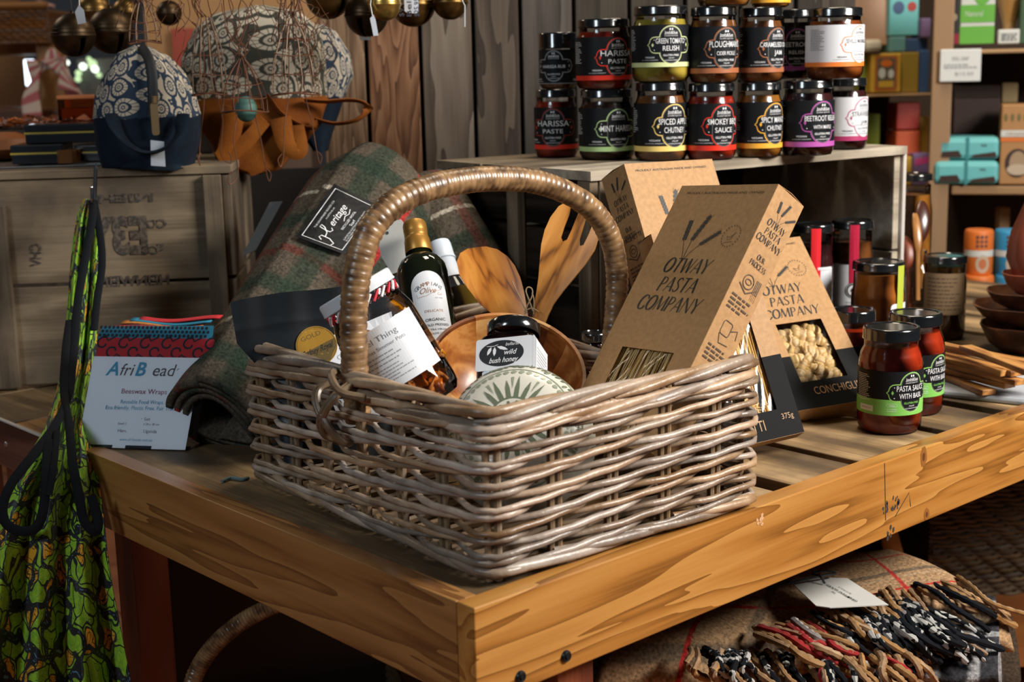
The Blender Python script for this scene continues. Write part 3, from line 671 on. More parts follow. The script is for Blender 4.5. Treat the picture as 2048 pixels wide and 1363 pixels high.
crate_jar('ht', 1208, 180, 38, 110, F_HAR, jl(RED, [('HARISSA', .16, .86), ('PASTE', .12, .5)], .54, 90), 'harissa paste jar with bright red band in the upper row', on='mint', **LB)
crate_jar('gt', 1322, 166, 12, 115, F_GRN, jl(LIME, [('GREEN TOMATO', .15, .76), ('RELISH', .14, .42)], .36, 90), 'green tomato relish jar, large and olive green, in the upper row', on='sp', ly=(.2, .75))
crate_jar('pl', 1427, 168, 14, 98, F_BRN, jl(ORB, [("PLOUGHMAN'S", .16, .78), ('CIDER PICKLE', .1, .46)], .55, 88), 'cider pickle jar with brown band standing on the barbecue sauce jar', on='bbq', **LB)
crate_jar('ca', 1521, 166, 16, 90, F_BRN, jl(ORB, [('CARAMELISED ONION', .13, .9), ('JAM', .12, .24)], .85, 84), 'caramelised onion jam jar standing on the mango chutney jar', on='mango', **LB)
crate_jar('sv', 1668, 160, 16, 114, F_MAR, jl(ORG, [('SEVILLE MARMALADE', .12, .86), ('', .1, .1)], 1.0, 88, white=True, trim=1), 'wide orange marmalade jar with white label at the right end', on='beet', ly=(.18, .76))
crate_jar('bk', 1590, 163, 20, 78, F_DRK, jl(MAG, [('BEETROOT', .13, .7), ('RELISH', .1, .4)], .1, 80), 'jar with magenta band half hidden between the jam and marmalade jars', on='beet', back=1, **LB)
crate_jar('t3', 1447, 14, -130, 104, F_AMB, None, 'amber jar cut by the top of the picture, above the pickle jar', on='pl')
crate_jar('t4', 1541, 12, -130, 78, F_AMB, jl((.8, .4, .03), [('HONEY', .13, .5)], 0, 70, bandh=1), 'yellow labelled jar cut by the top, above the jam jar', on='ca', ly=(.06, .7))

# pasta sauces and the rest on the table
PG = (.20, .52, .10)
def table_jar(cx, yb, yt, w_px, fill, lf, lab, z=-.0028, **k):
    q = onz(cx, yb, z); dd = (q-CAM); dd.z = 0; dd.normalize(); r_ = w_px/2/FPX*depth(q); p = q+dd*r_; r_ = w_px/2/FPX*depth(p); p.z = z
    p = V((*(onpl(cx, yb-30, p, FH)).xy, z)); H = zat(p, cx, yt)-z+.0005
    if k.pop('ret', 0): return p, r_, H
    return mk_jar(p, r_, H, fill, lf(p, r_, H, k.pop('ly')) if lf else None, lab=lab, **k)
ps = [('PASTA SAUCE', .15, .74), ('WITH BASIL', .14, .62)]
GP = 'tomato pasta sauce jars on the table'
table_jar(1778, 872, 652, 126, F_TOM, jl(PG, ps, .72, 98, full=.36, stroke=(.3, .6, .15)), 'tomato pasta sauce jar with green and black label, nearest the table edge', name='pasta_sauce_jar', group=GP, ly=(.2, .62), neck=.83, lidh=.016, sh=.2)
table_jar(1826, 834, 624, 116, F_TOM, jl(PG, ps, 1.0, 92, full=.36, stroke=(.3, .6, .15)), 'tomato pasta sauce jar half hidden behind the nearest sauce jar', name='pasta_sauce_jar', group=GP, ly=(.2, .62), neck=.84, lidh=.016, sh=.2)
table_jar(1702, 800, 618, 100, F_TOM, jl(PG, ps, 1.2, 92, full=.36), 'tomato sauce jar between the shell pasta box and orange jar', name='pasta_sauce_jar', group=GP, ly=(.2, .62), neck=.84, lidh=.016, sh=.2)
def seal_label(strip, bc, y0, y1, wide=1.6, top=None, swp=1.0):
    def g(p, r_, H, ly):
        def fn(t, Rr, H):
            d = Decal(); u0 = Rr*(bc-wide); u1 = Rr*(bc+swp); b = Rr*bc
            d.poly(rrect(u0, y0*H, u1, y1*H, .006), PAPER, 0)
            A = mat('strip_%d' % (strip[0]*99), strip, .4)
            d.poly(circ(b, (y0+y1)/2*H+.012, .0125, None, 26), BLACK, 3); d.loop(circ(b, (y0+y1)/2*H+.012, .0112, None, 26), .0006, WHITE, 4)
            d.poly(circ(b, (y0+y1)/2*H+.012, .0085, None, 26), WHITE, 4)
            for k in range(3): d.poly([(b-.005+k*.0035, (y0+y1)/2*H+.010), (b-.003+k*.0035, (y0+y1)/2*H+.016), (b-.001+k*.0035, (y0+y1)/2*H+.011)], BLACK, 5)
            d.lines(b-.012, b+.012, (y0+y1)/2*H-.008, 4, .004, .0012, GREYP, 2)
            d.rect(b-.0072, (y0+y1)/2*H+.02, b+.0072, H*.98, A, 2)
            rl = Rr*.93*1.055
            def mp(u, v, e):
                q = Rr+.0004+e if v < H*.7 else max(Rr, rl)+.0008+e
                return V((q*sin(u/Rr), -q*cos(u/Rr), v))
            d.build('label', mp, t, cut=.003)
        return fn
    return g
table_jar(1622, 745, 447, 80, F_DRK, seal_label((.75, .02, .03), .15, .22, .72), 'tall jar with bright red seal strip standing before the crate', name='sauce_jar', ly=None, neck=.93, level=.9)
table_jar(1700, 722, 440, 82, F_BRN, seal_label((.48, .015, .05), .1, .22, .70, wide=1.2), 'tall brown jar with darker crimson seal strip beside the open crate end', name='sauce_jar', ly=None, neck=.93, level=.9)
table_jar(1752, 762, 522, 104, F_ORG, seal_label((.42, .48, .05), .95, .25, .66, wide=.45), 'orange sauce jar with olive seal strip and round label on lid', name='sauce_jar', ly=None, neck=.92, level=.97)
table_jar(1886, 682, 510, 84, F_MUST, None, 'tall jar of brown mustard spread with kraft label at the back', name='spread_jar', neck=.94, level=.96, glassm=glass('brownish_glass', (.8, .7, .5)))
bpy.context.view_layer.update()
pj = [o for o in COL.objects if o.name.startswith('spread_jar')][0]
d = Decal(); KL = mat('kraft_label', (.2, .125, .06), .7); d.rect(-.04, .045, .04, .115, KL, 0); d.lines(-.03, .03, .105, 9, .0065, .0022, mat('kraft_print', (.08, .045, .02), .7), 1, 3)
d.build('label', cylmap(.0375, 0), pj, cut=.004)
# amber jar behind the crate end
table_jar(1820, 640, 347, 74, F_AMB, None, 'tall amber jar behind the right end of the open crate', name='sauce_jar', neck=.9, level=.9)
# ------------------------------------------------------------------ pasta boxes
KRAFT = mat('kraft_board', (.37, .205, .085), .62, c2=(.44, .25, .108), nscale=160, bump=.12, bscale=300, spec=.35)
KRED = mat('kraft_board_inside', (.30, .12, .04), .7); BINK = mat('box_ink', (.02, .02, .018), .55); FINK = mat('faint_box_ink', (.13, .075, .035), .6)
BBAND = mat('black_band', (.006, .0065, .007), .7, spec=.15); TANI = mat('tan_print', (.42, .25, .12), .6)
CELLO = glass('cellophane', (1, 1, 1), .12); SPAG = mat('dry_spaghetti', (.78, .53, .21), .5, rnd=.22); SHELL = mat('dry_shell_pasta', (.52, .34, .14), .5, c2=(.60, .42, .19), nscale=40, rnd=.12)
def wheat(d, x, y, s, m, l=3):
    for (dx, rot, k, st) in ((-.30, .12, .75, .55), (.0, -.35, 1.0, .55), (.27, -.95, .85, .45)):
        hx, hy = x+dx*s*1.1+(.12*s if dx > 0 else 0), y+(.35 if dx <= 0 else .22)*s
        d.stroke([(x, y-.35*s), (x+(hx-x)*.4, y-.05*s), (hx, hy)], .018*s, m, l)
        for i in range(6):
            for sg in (-1, 1):
                t = i*.145*s*k; cx_, cy_ = hx-sin(rot)*t, hy+cos(rot)*t; a = rot+sg*.5; w_ = .12*s; L_ = .20*s*k
                d.stroke([(cx_, cy_), (cx_-sin(a)*L_*1.25, cy_+cos(a)*L_*1.25)], .010*s, m, l)
                px, py = cx_-sin(a)*L_*.5+sg*cos(rot)*.075*s, cy_+cos(a)*L_*.5+sg*sin(rot)*.035*s
                d.poly([(px-sin(a)*L_*.5, py+cos(a)*L_*.5), (px+cos(a)*w_*.5, py+sin(a)*w_*.5), (px+sin(a)*L_*.5, py-cos(a)*L_*.5), (px-cos(a)*w_*.5, py-sin(a)*w_*.5)], m, l+.1*i+.03*sg)
def box_front(d, w_, L, win, sort, cap=None, k=1.0):
    """u right from the left edge, v down is negative"""
    c = w_/2; h = .0165*k
    d.text('PROUDLY AUSTRALIAN MADE AND OWNED', c, -.012, .0042, BINK, 3, width=w_*.8, shear=.1)
    wheat(d, c-.1*w_, -.079*k, .036*k, BINK)
    for i, t in enumerate(('OTWAY', 'PASTA', 'COMPANY')): d.flared(t, c-.004, -.104*k-i*.0222*k, h, BINK, 3, sx=1.02)
    a, b = w_*.78, -.06*k
    for i in range(22): d.rect(a+.0135*cos(i*2*pi/22)-.0006, b+.0135*sin(i*2*pi/22)-.0009, a+.0135*cos(i*2*pi/22)+.0006, b+.0135*sin(i*2*pi/22)+.0009, FINK, 3)
    d.stroke([(a-.006, b), (a-.001, b-.002), (a+.003, b+.001), (a+.006, b+.005)], .0007, FINK, 3); d.stroke([(a-.006, b), (a-.003, b-.005), (a+.002, b-.004), (a+.003, b+.001)], .0006, FINK, 3); d.stroke([(a-.007, b-.009), (a+.006, b-.007)], .0006, FINK, 3)
def holed(w_, L, win, bm, z, mi=0, band=None):
    """front panel with a window cut out, as strips; below band height it is black"""
    x0, x1, y0, y1 = win
    R_ = [(0, -y0, w_, 0), (0, -y1, x0, -y0), (x1, -y1, w_, -y0), (0, -L, w_, -y1)]
    for (a, b, c, e) in R_:
        segs = [(b, e)]
        if band and b < -band < e: segs = [(b, -band), (-band, e)]
        for (p, q) in segs:
            m_ = 1 if band and (p+q)/2 < -band else mi
            f = bm.faces.new([bm.verts.new(V(v)) for v in ((a, p, z), (c, p, z), (c, q, z), (a, q, z))]); f.material_index = m_
def pasta_box(O, X, Y, Z, w_, t, L, win, lab, kind, band=None, bands=False, k=1.0, side=False, seed=1):
    M = frame(O, x=X, y=Y, z=Z); e = empty('pasta_box', M, lab, 'box', 'kraft boxes of dried pasta')
    bm = bmesh.new(); holed(w_, L, win, bm, 0, band=band)
    def q(vs, m_=0): f = bm.faces.new([bm.verts.new(V(v)) for v in vs]); f.material_index = m_
    q(((0, 0, -t), (w_, 0, -t), (w_, -L, -t), (0, -L, -t)))
    for x in (0, w_):
        if bands and band: q(((x, 0, 0), (x, 0, -t), (x, -band, -t), (x, -band, 0))); q(((x, -band, 0), (x, -band, -t), (x, -L, -t), (x, -L, 0)), 1)
        else: q(((x, 0, 0), (x, 0, -t), (x, -L, -t), (x, -L, 0)))
    for y in (0, -L):     # pillow-shaped closures
        n = 10
        for i in range(n):
            a, b = i/n, (i+1)/n; s_ = 1 if y == 0 else -1; g_ = lambda a: (w_*a, y+s_*-.006*sin(pi*a)*0, 0)
            for (z0_, z1_, d0, d1) in ((0, -t*.5, 0, .004), (-t*.5, -t, .004, 0)):
                q(((w_*a, y-s_*d0*-.5, z0_), (w_*b, y-s_*d0*-.5, z0_), (w_*b, y-s_*d1*-.5, z1_), (w_*a, y-s_*d1*-.5, z1_)), 2 if y else 0)
    bmesh.ops.remove_doubles(bm, verts=bm.verts, dist=1e-5)
    obj('carton', bm, [KRAFT, BBAND, KRAFT], e, False, solid=.0006)
    d = Decal(); box_front(d, w_, L, win, kind, k=k)
    if kind == 'conch': d.text('CONCHIGLIE', w_*.6, -band-(L-band)*.74-.002, .017, TANI, 3, width=w_*.56)
    if kind == 'spag': d.text('SPAGHETTI', w_*.34, -L+.012, .019, TANI, 3, width=w_*.52); d.text('375g', w_*.87, -L+.021, .010, TANI, 3, width=w_*.13)
    d.build('front_print', lambda u, v, ee: V((u, v, .0004+ee)), e)
    x0, x1, y0, y1 = win
    obj('window_film', grid(lambda a, b: V((x0-.004+(x1-x0+.008)*a, -y0+.004-(y1-y0+.008)*b, -.0022+.0022*sin(a*17+b*5+seed)*sin(b*11+a*7))), 26, 26), CELLO, e)
    rr = random.Random(seed); bm = bmesh.new()
    if kind != 'conch':
        n = 150
        for i in range(n):
            xa = x0-.006+(x1-x0+.012)*rr.random(); xb_ = xa+rr.uniform(-.012, .012); za = -.0035-rr.random()*.012
            p = [V((xa, -y0+.03, za-.001)), V(((xa+xb_)/2+rr.uniform(-.004, .004), -(y0+y1)/2, za)), V((xb_, -min(y1+.03, L-.006), za-.002))]
            if kind == 'spag' and i < 60: yy = -y1+rr.uniform(.0, .03); p = [V((xa, -y0+.02, za)), V((xa+rr.uniform(-.005, .005), -(y0+y1)/2, za+.001)), V((xa+rr.uniform(-.003, .004), yy, za)), V((xa-.012, yy-.008, za)), V((xa-.03, yy-.004, za))]
            tube(bm, spline(p, 5), .00085, 5)
        obj('spaghetti', bm, SPAG, e)
    else:
        for row in range(8):
            for c_ in range(6):
                cx_ = x0+.006+(x1-x0-.012)*(c_+.5+(row % 2)*.5-.25)/6+rr.uniform(-.003, .003); cy_ = -y0-.006-(y1-y0-.012)*(row+.5)/8+rr.uniform(-.003, .003); zz = -.0155+rr.uniform(-.003, .003)
                R3 = Matrix.Rotation(rr.uniform(0, 6.28), 3, 'Z') @ Matrix.Rotation(rr.uniform(-.7, .7), 3, 'X') @ Matrix.Rotation(rr.uniform(-.4, .4), 3, 'Y'); o_ = V((cx_, cy_, zz)); sc_ = rr.uniform(1.12, 1.38); op = rr.random() < .3
                def shf(a, b, R3=R3, o_=o_, sc_=sc_, op=op):
                    th = a*2*pi*.93+(pi if op else 0); s_ = b*2-1; rad = .0072*sqrt(max(0, 1-abs(s_)**2.4))*(1+.13*abs(sin(s_*7.5)))*(1-.25*max(0, cos(th*.5))**6)*(.9+.25*a)
                    return o_+R3 @ V((s_*.0105, rad*cos(th), rad*sin(th)))*sc_
                grid(shf, 18, 16, bm)
        obj('shell_pasta', bm, SHELL, e)
        e.children[-1]['kind'] = 'stuff'
    if side:
        d = Decal(); c = -t/2; rot = 0
        # print on the right side panel: u runs to the back, v down
        for i in range(3): pass
        S = Decal(); wheat(S, t*.50, -.034, .020, BINK)
        for i, t_ in enumerate(('OTWAY', 'PASTA', 'COMPANY')): S.flared(t_, t*.5, -.045-i*.0105, .0078, BINK, 3, shear=.12, sx=.95)
        S.flared('OUR', t*.5, -.085, .0062, BINK, 3, shear=0, sx=.9); S.flared('PROCESS', t*.5, -.094, .0062, BINK, 3, shear=0, sx=.9)
        DI = mat('side_print', (.08, .05, .03), .6)
        S.loop(circ(t*.45, -.112, .008, None, 22), .0012, DI); S.loop(circ(t*.45, -.112, .0045, .003, 16), .001, DI); S.stroke([(t*.2, -.118), (t*.5, -.125), (t*.8, -.115)], .0016, DI); S.rect(t*.68, -.12, t*.86, -.104, DI, 2)
        for i in range(4): S.stroke([(t*(.7+.05*i), -.104), (t*(.7+.05*i), -.128)], .0006, KRAFT, 3)
        for r_ in range(4): S.lines(t*.14, t*.86, -.134-r_*.005, 1, .005, .0022, DI, 3, seed=r_)
        S.loop(rrect(t*.3, -.178, t*.6, -.162, .003), .0009, DI); S.stroke([(t*.6, -.17), (t*.8, -.165), (t*.85, -.175)], .0012, DI); S.stroke([(t*.3, -.178), (t*.4, -.188), (t*.7, -.186)], .001, DI)
        for r_ in range(4): S.lines(t*.14, t*.86, -.196-r_*.005, 1, .005, .0022, DI, 3, seed=r_+9)
        S.loop(circ(t*.5, -.228, .009, None, 22), .0012, DI); S.loop(circ(t*.5, -.228, .005, None, 22), .001, DI)
        if side == 'R': S.build('side_print', lambda u, v, ee: V((w_+.0004+ee, v, -u)), e)
        else: S.text('SPAGHETTI', t*.5, -.098, .009, BINK, 3); S.build('side_print', lambda u, v, ee: V((-.0004-ee, v, -t+u)), e)
    return e
# pose of each box solved from its edges in the photograph
s_ = 1.70/1.52; OA = CAM+(V((.3733, .0810, .3440))-CAM)*s_
pasta_box(OA, (-.1448, -.9869, .0714), (.5988, -.0299, .8003), (-.7877, .1586, .5953), .1612, .0457, .33, (.035, .125, .215, .315), 'foremost kraft pasta box leaning right, its lower end in the basket', 'plain', k=1.12, side='R', seed=2)
s_ = 1.89/1.78; OB = CAM+(V((.5206, .3052, .3491))-CAM)*s_
pasta_box(OB, (.9897, -.1421, -.0155), (.075, .4237, .9027), (-.1217, -.8946, .43), .154, .054, .335, (.034, .12, .2, .29), 'kraft pasta box behind the foremost one, leaning on the crate', 'plain', k=1.12, side='L', seed=3)
pasta_box((.787, .3702, .2135), (.9098, -.4122, .0489), (.2636, .6647, .6991), (-.3206, -.6231, .7134), .125, .042, .28, (.0275, .0975, .1430, .2385), 'kraft box of shell pasta beside the sauce jars', 'conch', band=.196, bands=True, k=.9, seed=4)
pasta_box((.5242, .264, .2645), (.933, -.3499, .0843), (.0834, .4379, .8951), (-.3501, -.8281, .4378), .125, .042, .28, (.0275, .0975, .100, .2455), 'kraft spaghetti box with black lower band, between basket and shell pasta', 'spag', band=.179, bands=True, k=.9, seed=5)
# ------------------------------------------------------------------ contents of the basket
def camframe(P, xdir, up=None, tilt=None, z=None):
    return frame(P, x=xdir, z=z)
def cv(a, b, c): return R*a+U*b-F*c          # right, up, towards the camera
# wooden salad bowl
OLV = wood('bowl_wood', ((.28, .085, .018), (.42, .15, .032), (.56, .25, .07)), 0, 16, 4, .3, .1, coat=.35, stretch=4)
BOWL_P = dep(1014, 736, 1.64); ax = cv(.10, .70, .70).normalized()
bmw = frame(BOWL_P, z=ax, x=cv(1, -.12, 0)-ax*cv(1, -.12, 0).dot(ax)); RB = .0925
bw = empty('salad_bowl', bmw, 'round salad bowl of joined honey wood tilted towards the front in the basket', 'bowl')
prof = [(0, -.078), (RB*.45, -.078), (RB*.62, -.070), (RB*.83, -.048), (RB*.96, -.020), (RB, -.002), (RB*.995, .0), (RB*.955, -.0005), (RB*.94, -.004), (RB*.90, -.020), (RB*.78, -.044), (RB*.56, -.064), (RB*.3, -.070), (0, -.0705)]
bm = lathe(prof, 72)
bcols = [((.045, .010, .003), (.09, .02, .005), (.15, .04, .01)), ((.28, .085, .018), (.42, .15, .032), (.56, .25, .07)), ((.40, .17, .045), (.56, .27, .08), (.68, .38, .14)), ((.12, .03, .007), (.2, .055, .012), (.32, .11, .025))]
bmats = [wood('bowl_stave_%d' % i, c, 0, 22, 6, .36, .1, coat=.18, stretch=4, off=i*2.2) for i, c in enumerate(bcols)]
stv = [1, 1, 1, 2, 2, 1, 0, 0, 3, 0, 2, 1, 1, 1, 2, 2, 1, 1]; n18 = [2, 2, 3, 0, 0, 2, 1, 1, 1, 2, 2, 3, 3, 0, 0, 3, 1, 1]
for f in bm.faces:
    c = f.calc_center_median(); a = int(((atan2(c.y, c.x)+2*pi) % (2*pi))/(2*pi)*18) % 18; inside = (sqrt(c.x**2+c.y**2) < RB*.93 and c.z > -.071 and f.normal.z >= 0) or False
    f.material_index = (stv if sqrt(c.x**2+c.y**2)/RB > .93+c.z*0 else n18)[a]
obj('body', bm, bmats, bw)
# wild honey jar: square glass with rounded corners
hz = cv(.02, .93, -.42).normalized(); hx = cv(.96, .02, .30); hx = (hx-hz*hx.dot(hz)).normalized()
HPo = dep(1024, 798, 1.57); HM = frame(HPo, x=hx, z=hz); hj = empty('honey_jar', HM, 'square honey jar with white wrap label lying in the wooden bowl', 'jar')
hw_ = .0335
def sq(hw, z, r): return [V((x, y, z)) for x, y in rrect(-hw, -hw, hw, hw, r, 6)]
def loft(secs, capb=True, capt=True, bm=None):
    bm = bm or bmesh.new(); rs = [[bm.verts.new(p) for p in s] for s in secs]
    for a, b in zip(rs, rs[1:]):
        n = len(a)
        for i in range(n): bm.faces.new((a[i], a[(i+1) % n], b[(i+1) % n], b[i]))
    if capb: bm.faces.new(rs[0][::-1])
    if capt: bm.faces.new(rs[-1])
    return bm
def circ28(r_, z): n = 28; return [V((r_*cos(a), r_*sin(a), z)) for a in [pi/2*0+2*pi*(i)/28 for i in range(28)]]
def sq28(hw, z, r):
    p = sq(hw, z, r); return p           # 28 points
obj('glass_body', loft([sq28(hw_*.9, 0, .008), sq28(hw_, .004, .009), sq28(hw_, .058, .009), sq28(hw_*.93, .066, .014), circ28(hw_*.86, .071), circ28(hw_*.80, .074), circ28(hw_*.80, .082)]), GLS, hj)
obj('contents', loft([sq28(hw_*.86, .003, .008), sq28(hw_*.95, .006, .009), sq28(hw_*.95, .058, .009), sq28(hw_*.88, .064, .014)]), mat('dark_honey', (.035, .012, .006), .15), hj)
obj('lid', lathe([(hw_*.88, .076), (hw_*.9, .077), (hw_*.9, .088), (hw_*.86, .090), (0, .090)], 48), LIDM, hj)
d = Decal(); d.poly(rrect(-hw_*.97, .022, hw_*.97, .060, .003), PAPER, 0); d.poly(circ(-.003, .0415, .0255, .0155, 40), BLACK, 1)
d.text('ballarat', .009, .050, .0055, WHITE, 2, shear=.3, width=.015); d.text('wild', .006, .0395, .0085, WHITE, 2, shear=.32, bold=.01); d.text('bush honey', -.001, .0305, .0088, WHITE, 2, shear=.32, width=.032, bold=.01)
for (x, y, r_, L_) in ((-.017, .045, 2.7, .011), (-.011, .044, 3.1, .011), (-.002, .0475, 4.35, .014)):
    d.poly([(x+L_/2*t_*sin(r_)*-1+w2*cos(r_), y+L_/2*t_*cos(r_)+w2*sin(r_)) for t_, w2 in ((-1, 0), (-.3, .0019), (.4, .0016), (1, 0), (.4, -.0016), (-.3, -.0019))], WHITE, 2)
d.stroke([(-.020, .051), (-.012, .0505), (-.007, .052)], .0006, WHITE, 2)
d.build('label', lambda u, v, e: V((u, -hw_-.0003-e, v)), hj)
d = Decal(); d.rect(-hw_*.97, .010, hw_*.7, .060, PAPER, 0); d.lines(-.02, .018, .05, 9, .004, .0013, GREYP, 1, 6); d.build('label', lambda u, v, e: V((hw_+.0003+e, u, v)), hj)
obj('label', boxes(((hw_*.96, -hw_*.985, .022), (hw_+.0003, -hw_*.7, .060))), PAPER, hj, False)
# patterned ceramic dish, outside towards the viewer
CER = mat('cream_glaze', (.60, .58, .50), .22, coat=.4); SAGE = mat('sage_transfer_print', (.13, .155, .10), .3, coat=.3); SAGE2 = mat('sage_transfer_print_pale', (.25, .28, .2), .3, coat=.3)
CP = dep(1028, 846, 1.475); cz_ = cv(-.16, .46, .88).normalized(); CM = frame(CP, z=cz_, x=cv(1, 0, 0)-cz_*cv(1, 0, 0).dot(cz_)); cd_ = empty('ceramic_dish', CM, 'cream dish with sage green transfer pattern resting base-up behind the front rim', 'dish')
RC = .079
def dz_(r_): q = r_/RC; return .010*(1-(q/.80)**4) if q < .80 else .0-.060*(1-sqrt(max(0, 1-((q-.80)/.20)**2)))
obj('body', lathe([(0, .010)]+[(RC*i/24, dz_(RC*i/24)) for i in range(1, 25)]+[(RC*.97, -.06), (RC*.93, -.03), (RC*.7, .004), (0, .006)], 72), CER, cd_)
d = Decal()
d.loop(circ(0, 0, RC*.78, None, 60), .0011, SAGE2, 2); d.loop(circ(0, 0, RC*.90, None, 60), .0009, SAGE2, 2)
for k in range(44):
    a = 2*pi*k/44; d.poly(circ(RC*.73*cos(a), RC*.73*sin(a), .0022, None, 8), SAGE2, 2); b = a+.07
    d.poly([(RC*.735*cos(b), RC*.735*sin(b)), (RC*.76*cos(b+.05), RC*.76*sin(b+.05)), (RC*.70*cos(b+.05), RC*.70*sin(b+.05))], SAGE2, 2)
for k in range(22):
    a = 2*pi*k/22; w2 = .10; r1 = RC*(.66 if k % 2 else .60)
    d.poly([(RC*.30*cos(a-w2), RC*.30*sin(a-w2)), (RC*.48*cos(a-w2*.55), RC*.48*sin(a-w2*.55)), (r1*cos(a), r1*sin(a)), (RC*.48*cos(a+w2*.55), RC*.48*sin(a+w2*.55)), (RC*.30*cos(a+w2), RC*.30*sin(a+w2))], SAGE, 2)
    if k % 2: d.poly([(RC*.45*cos(a+.14), RC*.45*sin(a+.14)), (RC*.64*cos(a+.11), RC*.64*sin(a+.11)), (RC*.64*cos(a+.17), RC*.64*sin(a+.17))], SAGE2, 2)
d.poly(circ(0, 0, RC*.33, None, 40), SAGE, 1.5); d.poly(circ(0, 0, RC*.30, None, 40), CER, 3)
for k in range(14): a = 2*pi*k/14; d.poly([(RC*(.245+.03*sin(t))*cos(a+.085*cos(t)), RC*(.245+.03*sin(t))*sin(a+.085*cos(t))) for t in [i*pi/4 for i in range(8)]], SAGE, 4)
for k in range(12): a = 2*pi*k/12; d.poly([(RC*.20*cos(a), RC*.20*sin(a)), (RC*.10*cos(a-.2), RC*.10*sin(a-.2)), (RC*.10*cos(a+.2), RC*.10*sin(a+.2))], SAGE, 4)
rr = random.Random(2)
for k in range(70):
    a = 2*pi*k/70+rr.uniform(-.02, .02); r1 = RC*rr.uniform(.83, .885); q = rr.uniform(.0015, .003); th = rr.uniform(0, 3)
    d.poly([(r1*cos(a)+q*cos(t+th)*1.4, r1*sin(a)+q*sin(t+th)*.7) for t in [i*pi/4 for i in range(8)]], SAGE, 2)
def cmap(u, v, e): r_ = sqrt(u*u+v*v); q = min(r_, RC*.995); return V((u*q/max(r_, 1e-9), v*q/max(r_, 1e-9), dz_(q)+.0003+e))
for x in range(-8, 9): bmesh.ops.bisect_plane(d.bm, geom=d.bm.verts[:]+d.bm.edges[:]+d.bm.faces[:], plane_co=(0, x*.009, 0), plane_no=(0, 1, 0))
d.build('pattern', cmap, cd_, cut=.006)
# jar of dried orange peel, lying towards the left
pz = cv(-.50, .84, .08).normalized(); PB = dep(850, 812, 1.54); px_ = cv(.82, .50, .25); px_ = (px_-pz*px_.dot(pz)).normalized()
PM = frame(PB, x=px_, z=pz); RP = .0465; HPJ = .150
def peel_label(t, Rr, H):
    d = Decal(); d.rect(-Rr*1.9, .036, Rr*1.35, .102, PAPER, 0); g = mat('typewriter_print', (.16, .17, .19), .6)
    d.text('Peel Thing', Rr*.18, .087, .0088, g, 1, width=.048); d.text('Christmas Simmer Pots', Rr*.10, .0785, .0055, g, 1, width=.066)
    d.lines(-Rr*.9, Rr*.75, .0725, 3, .0045, .0014, GREYP, 1, 3); d.lines(-Rr*.9, Rr*.8, .0585, 5, .0036, .0012, GREYP, 1, 8)
    d.build('label', cylmap(Rr+.0005, 0), t, cut=.003)
WLID = mat('white_lid', (.62, .66, .7), .3)
pj_ = mk_jar(None, RP, HPJ, None, peel_label, M=PM, lab='large glass jar of dried orange peel with white typed label, lying in the basket', name='peel_jar', neck=.86, lidh=.014, lidm=WLID, sh=.18, lidr=RP*.93)
bm = bmesh.new(); rr = random.Random(5)
for k in range(58):
    o_ = V((rr.uniform(-.029, .029), rr.uniform(-.029, .029), rr.uniform(.012, .098))); R3 = Matrix.Rotation(rr.uniform(0, 6.3), 3, 'X') @ Matrix.Rotation(rr.uniform(0, 6.3), 3, 'Z'); Lr = rr.uniform(.012, .02)
    grid(lambda a, b, R3=R3, o_=o_, Lr=Lr: o_+R3 @ V(((a-.5)*Lr*1.7, (b-.5)*.013, .006*sin(a*4+b*2))), 8, 3, bm)
obj('dried_peel', bm, mat('dried_orange_peel', (.55, .22, .03), .35, c2=(.22, .07, .012), nscale=60, rnd=.35), pj_, solid=.0022)
obj('liquid', lathe([(0, .004), (RP*.82, .004), (RP*.92, .012), (RP*.92, .05), (0, .05)], 32), glass('amber_tint', (.95, .72, .45), .1), pj_)
bm = bmesh.new()
for k in range(26):      # red and white twine wound under the lid
    a = 2*pi*k/26; tube(bm, [V((RP*.885*cos(a+i*.05), RP*.885*sin(a+i*.05), HPJ-.024+i*.0017)) for i in range(6)], .0017, 6, mi=k % 2)
obj('twine', bm, [mat('red_twine', (.55, .01, .03), .6), WHITE], pj_)
# coffee pouch
POU = mat('black_matt_film', (.010, .013, .016), .38, bump=.05, bscale=14, spec=.4); GOLD = mat('gold_sticker', (.42, .23, .035), .35, .35); GOLD2 = mat('dark_gold_ink', (.10, .065, .015), .5)  # second gold tone is the dark printed ink of the sticker
PO = dep(460, 604, 1.625); pxd = (dep(770, 556, 1.66)-PO).normalized(); PW = .195; pyd = cv(-.22, .95, -.06); pyd = (pyd-pxd*pyd.dot(pxd)).normalized()
PMx = frame(PO, x=pxd, y=pyd); po = empty('coffee_pouch', PMx, 'black foil stand-up pouch with gold sticker at the left end of the basket', 'pouch')
def pouch(side):
    def f(a, b):
        u = a*PW; v = -b*.20; neck = max(0, (b-.24)/.76); inset = .030*min(1, neck*3.2)*abs(2*a-1)**2*(1 if a < .5 else -1)
        bul = side*(.0008+.020*sin(pi*min(1, max(0, a)))**.6*min(1, neck*2.2)); cr = .0022*sin(a*9+b*6)*sin(b*13-a*4)*min(1, neck*4)+.0011*sin(a*23+b*2)*(1 if b < .24 else .4)
        if .15 < b < .2: bul += side*.0012
        return V((u+inset, v+.002*sin(a*7), bul+cr))
    return f
bm = grid(pouch(1), 50, 50); grid(pouch(-1), 50, 50, bm); bmesh.ops.remove_doubles(bm, verts=bm.verts, dist=.0004)
obj('film', bm, POU, po)
d = Decal(); sx0, sy0 = .088, -.066
pts0 = circ(sx0, sy0, .0235, None, 40); d.poly(pts0, GOLD, 4); d.loop(circ(sx0, sy0, .0222, None, 40), .0006, GOLD2, 5)
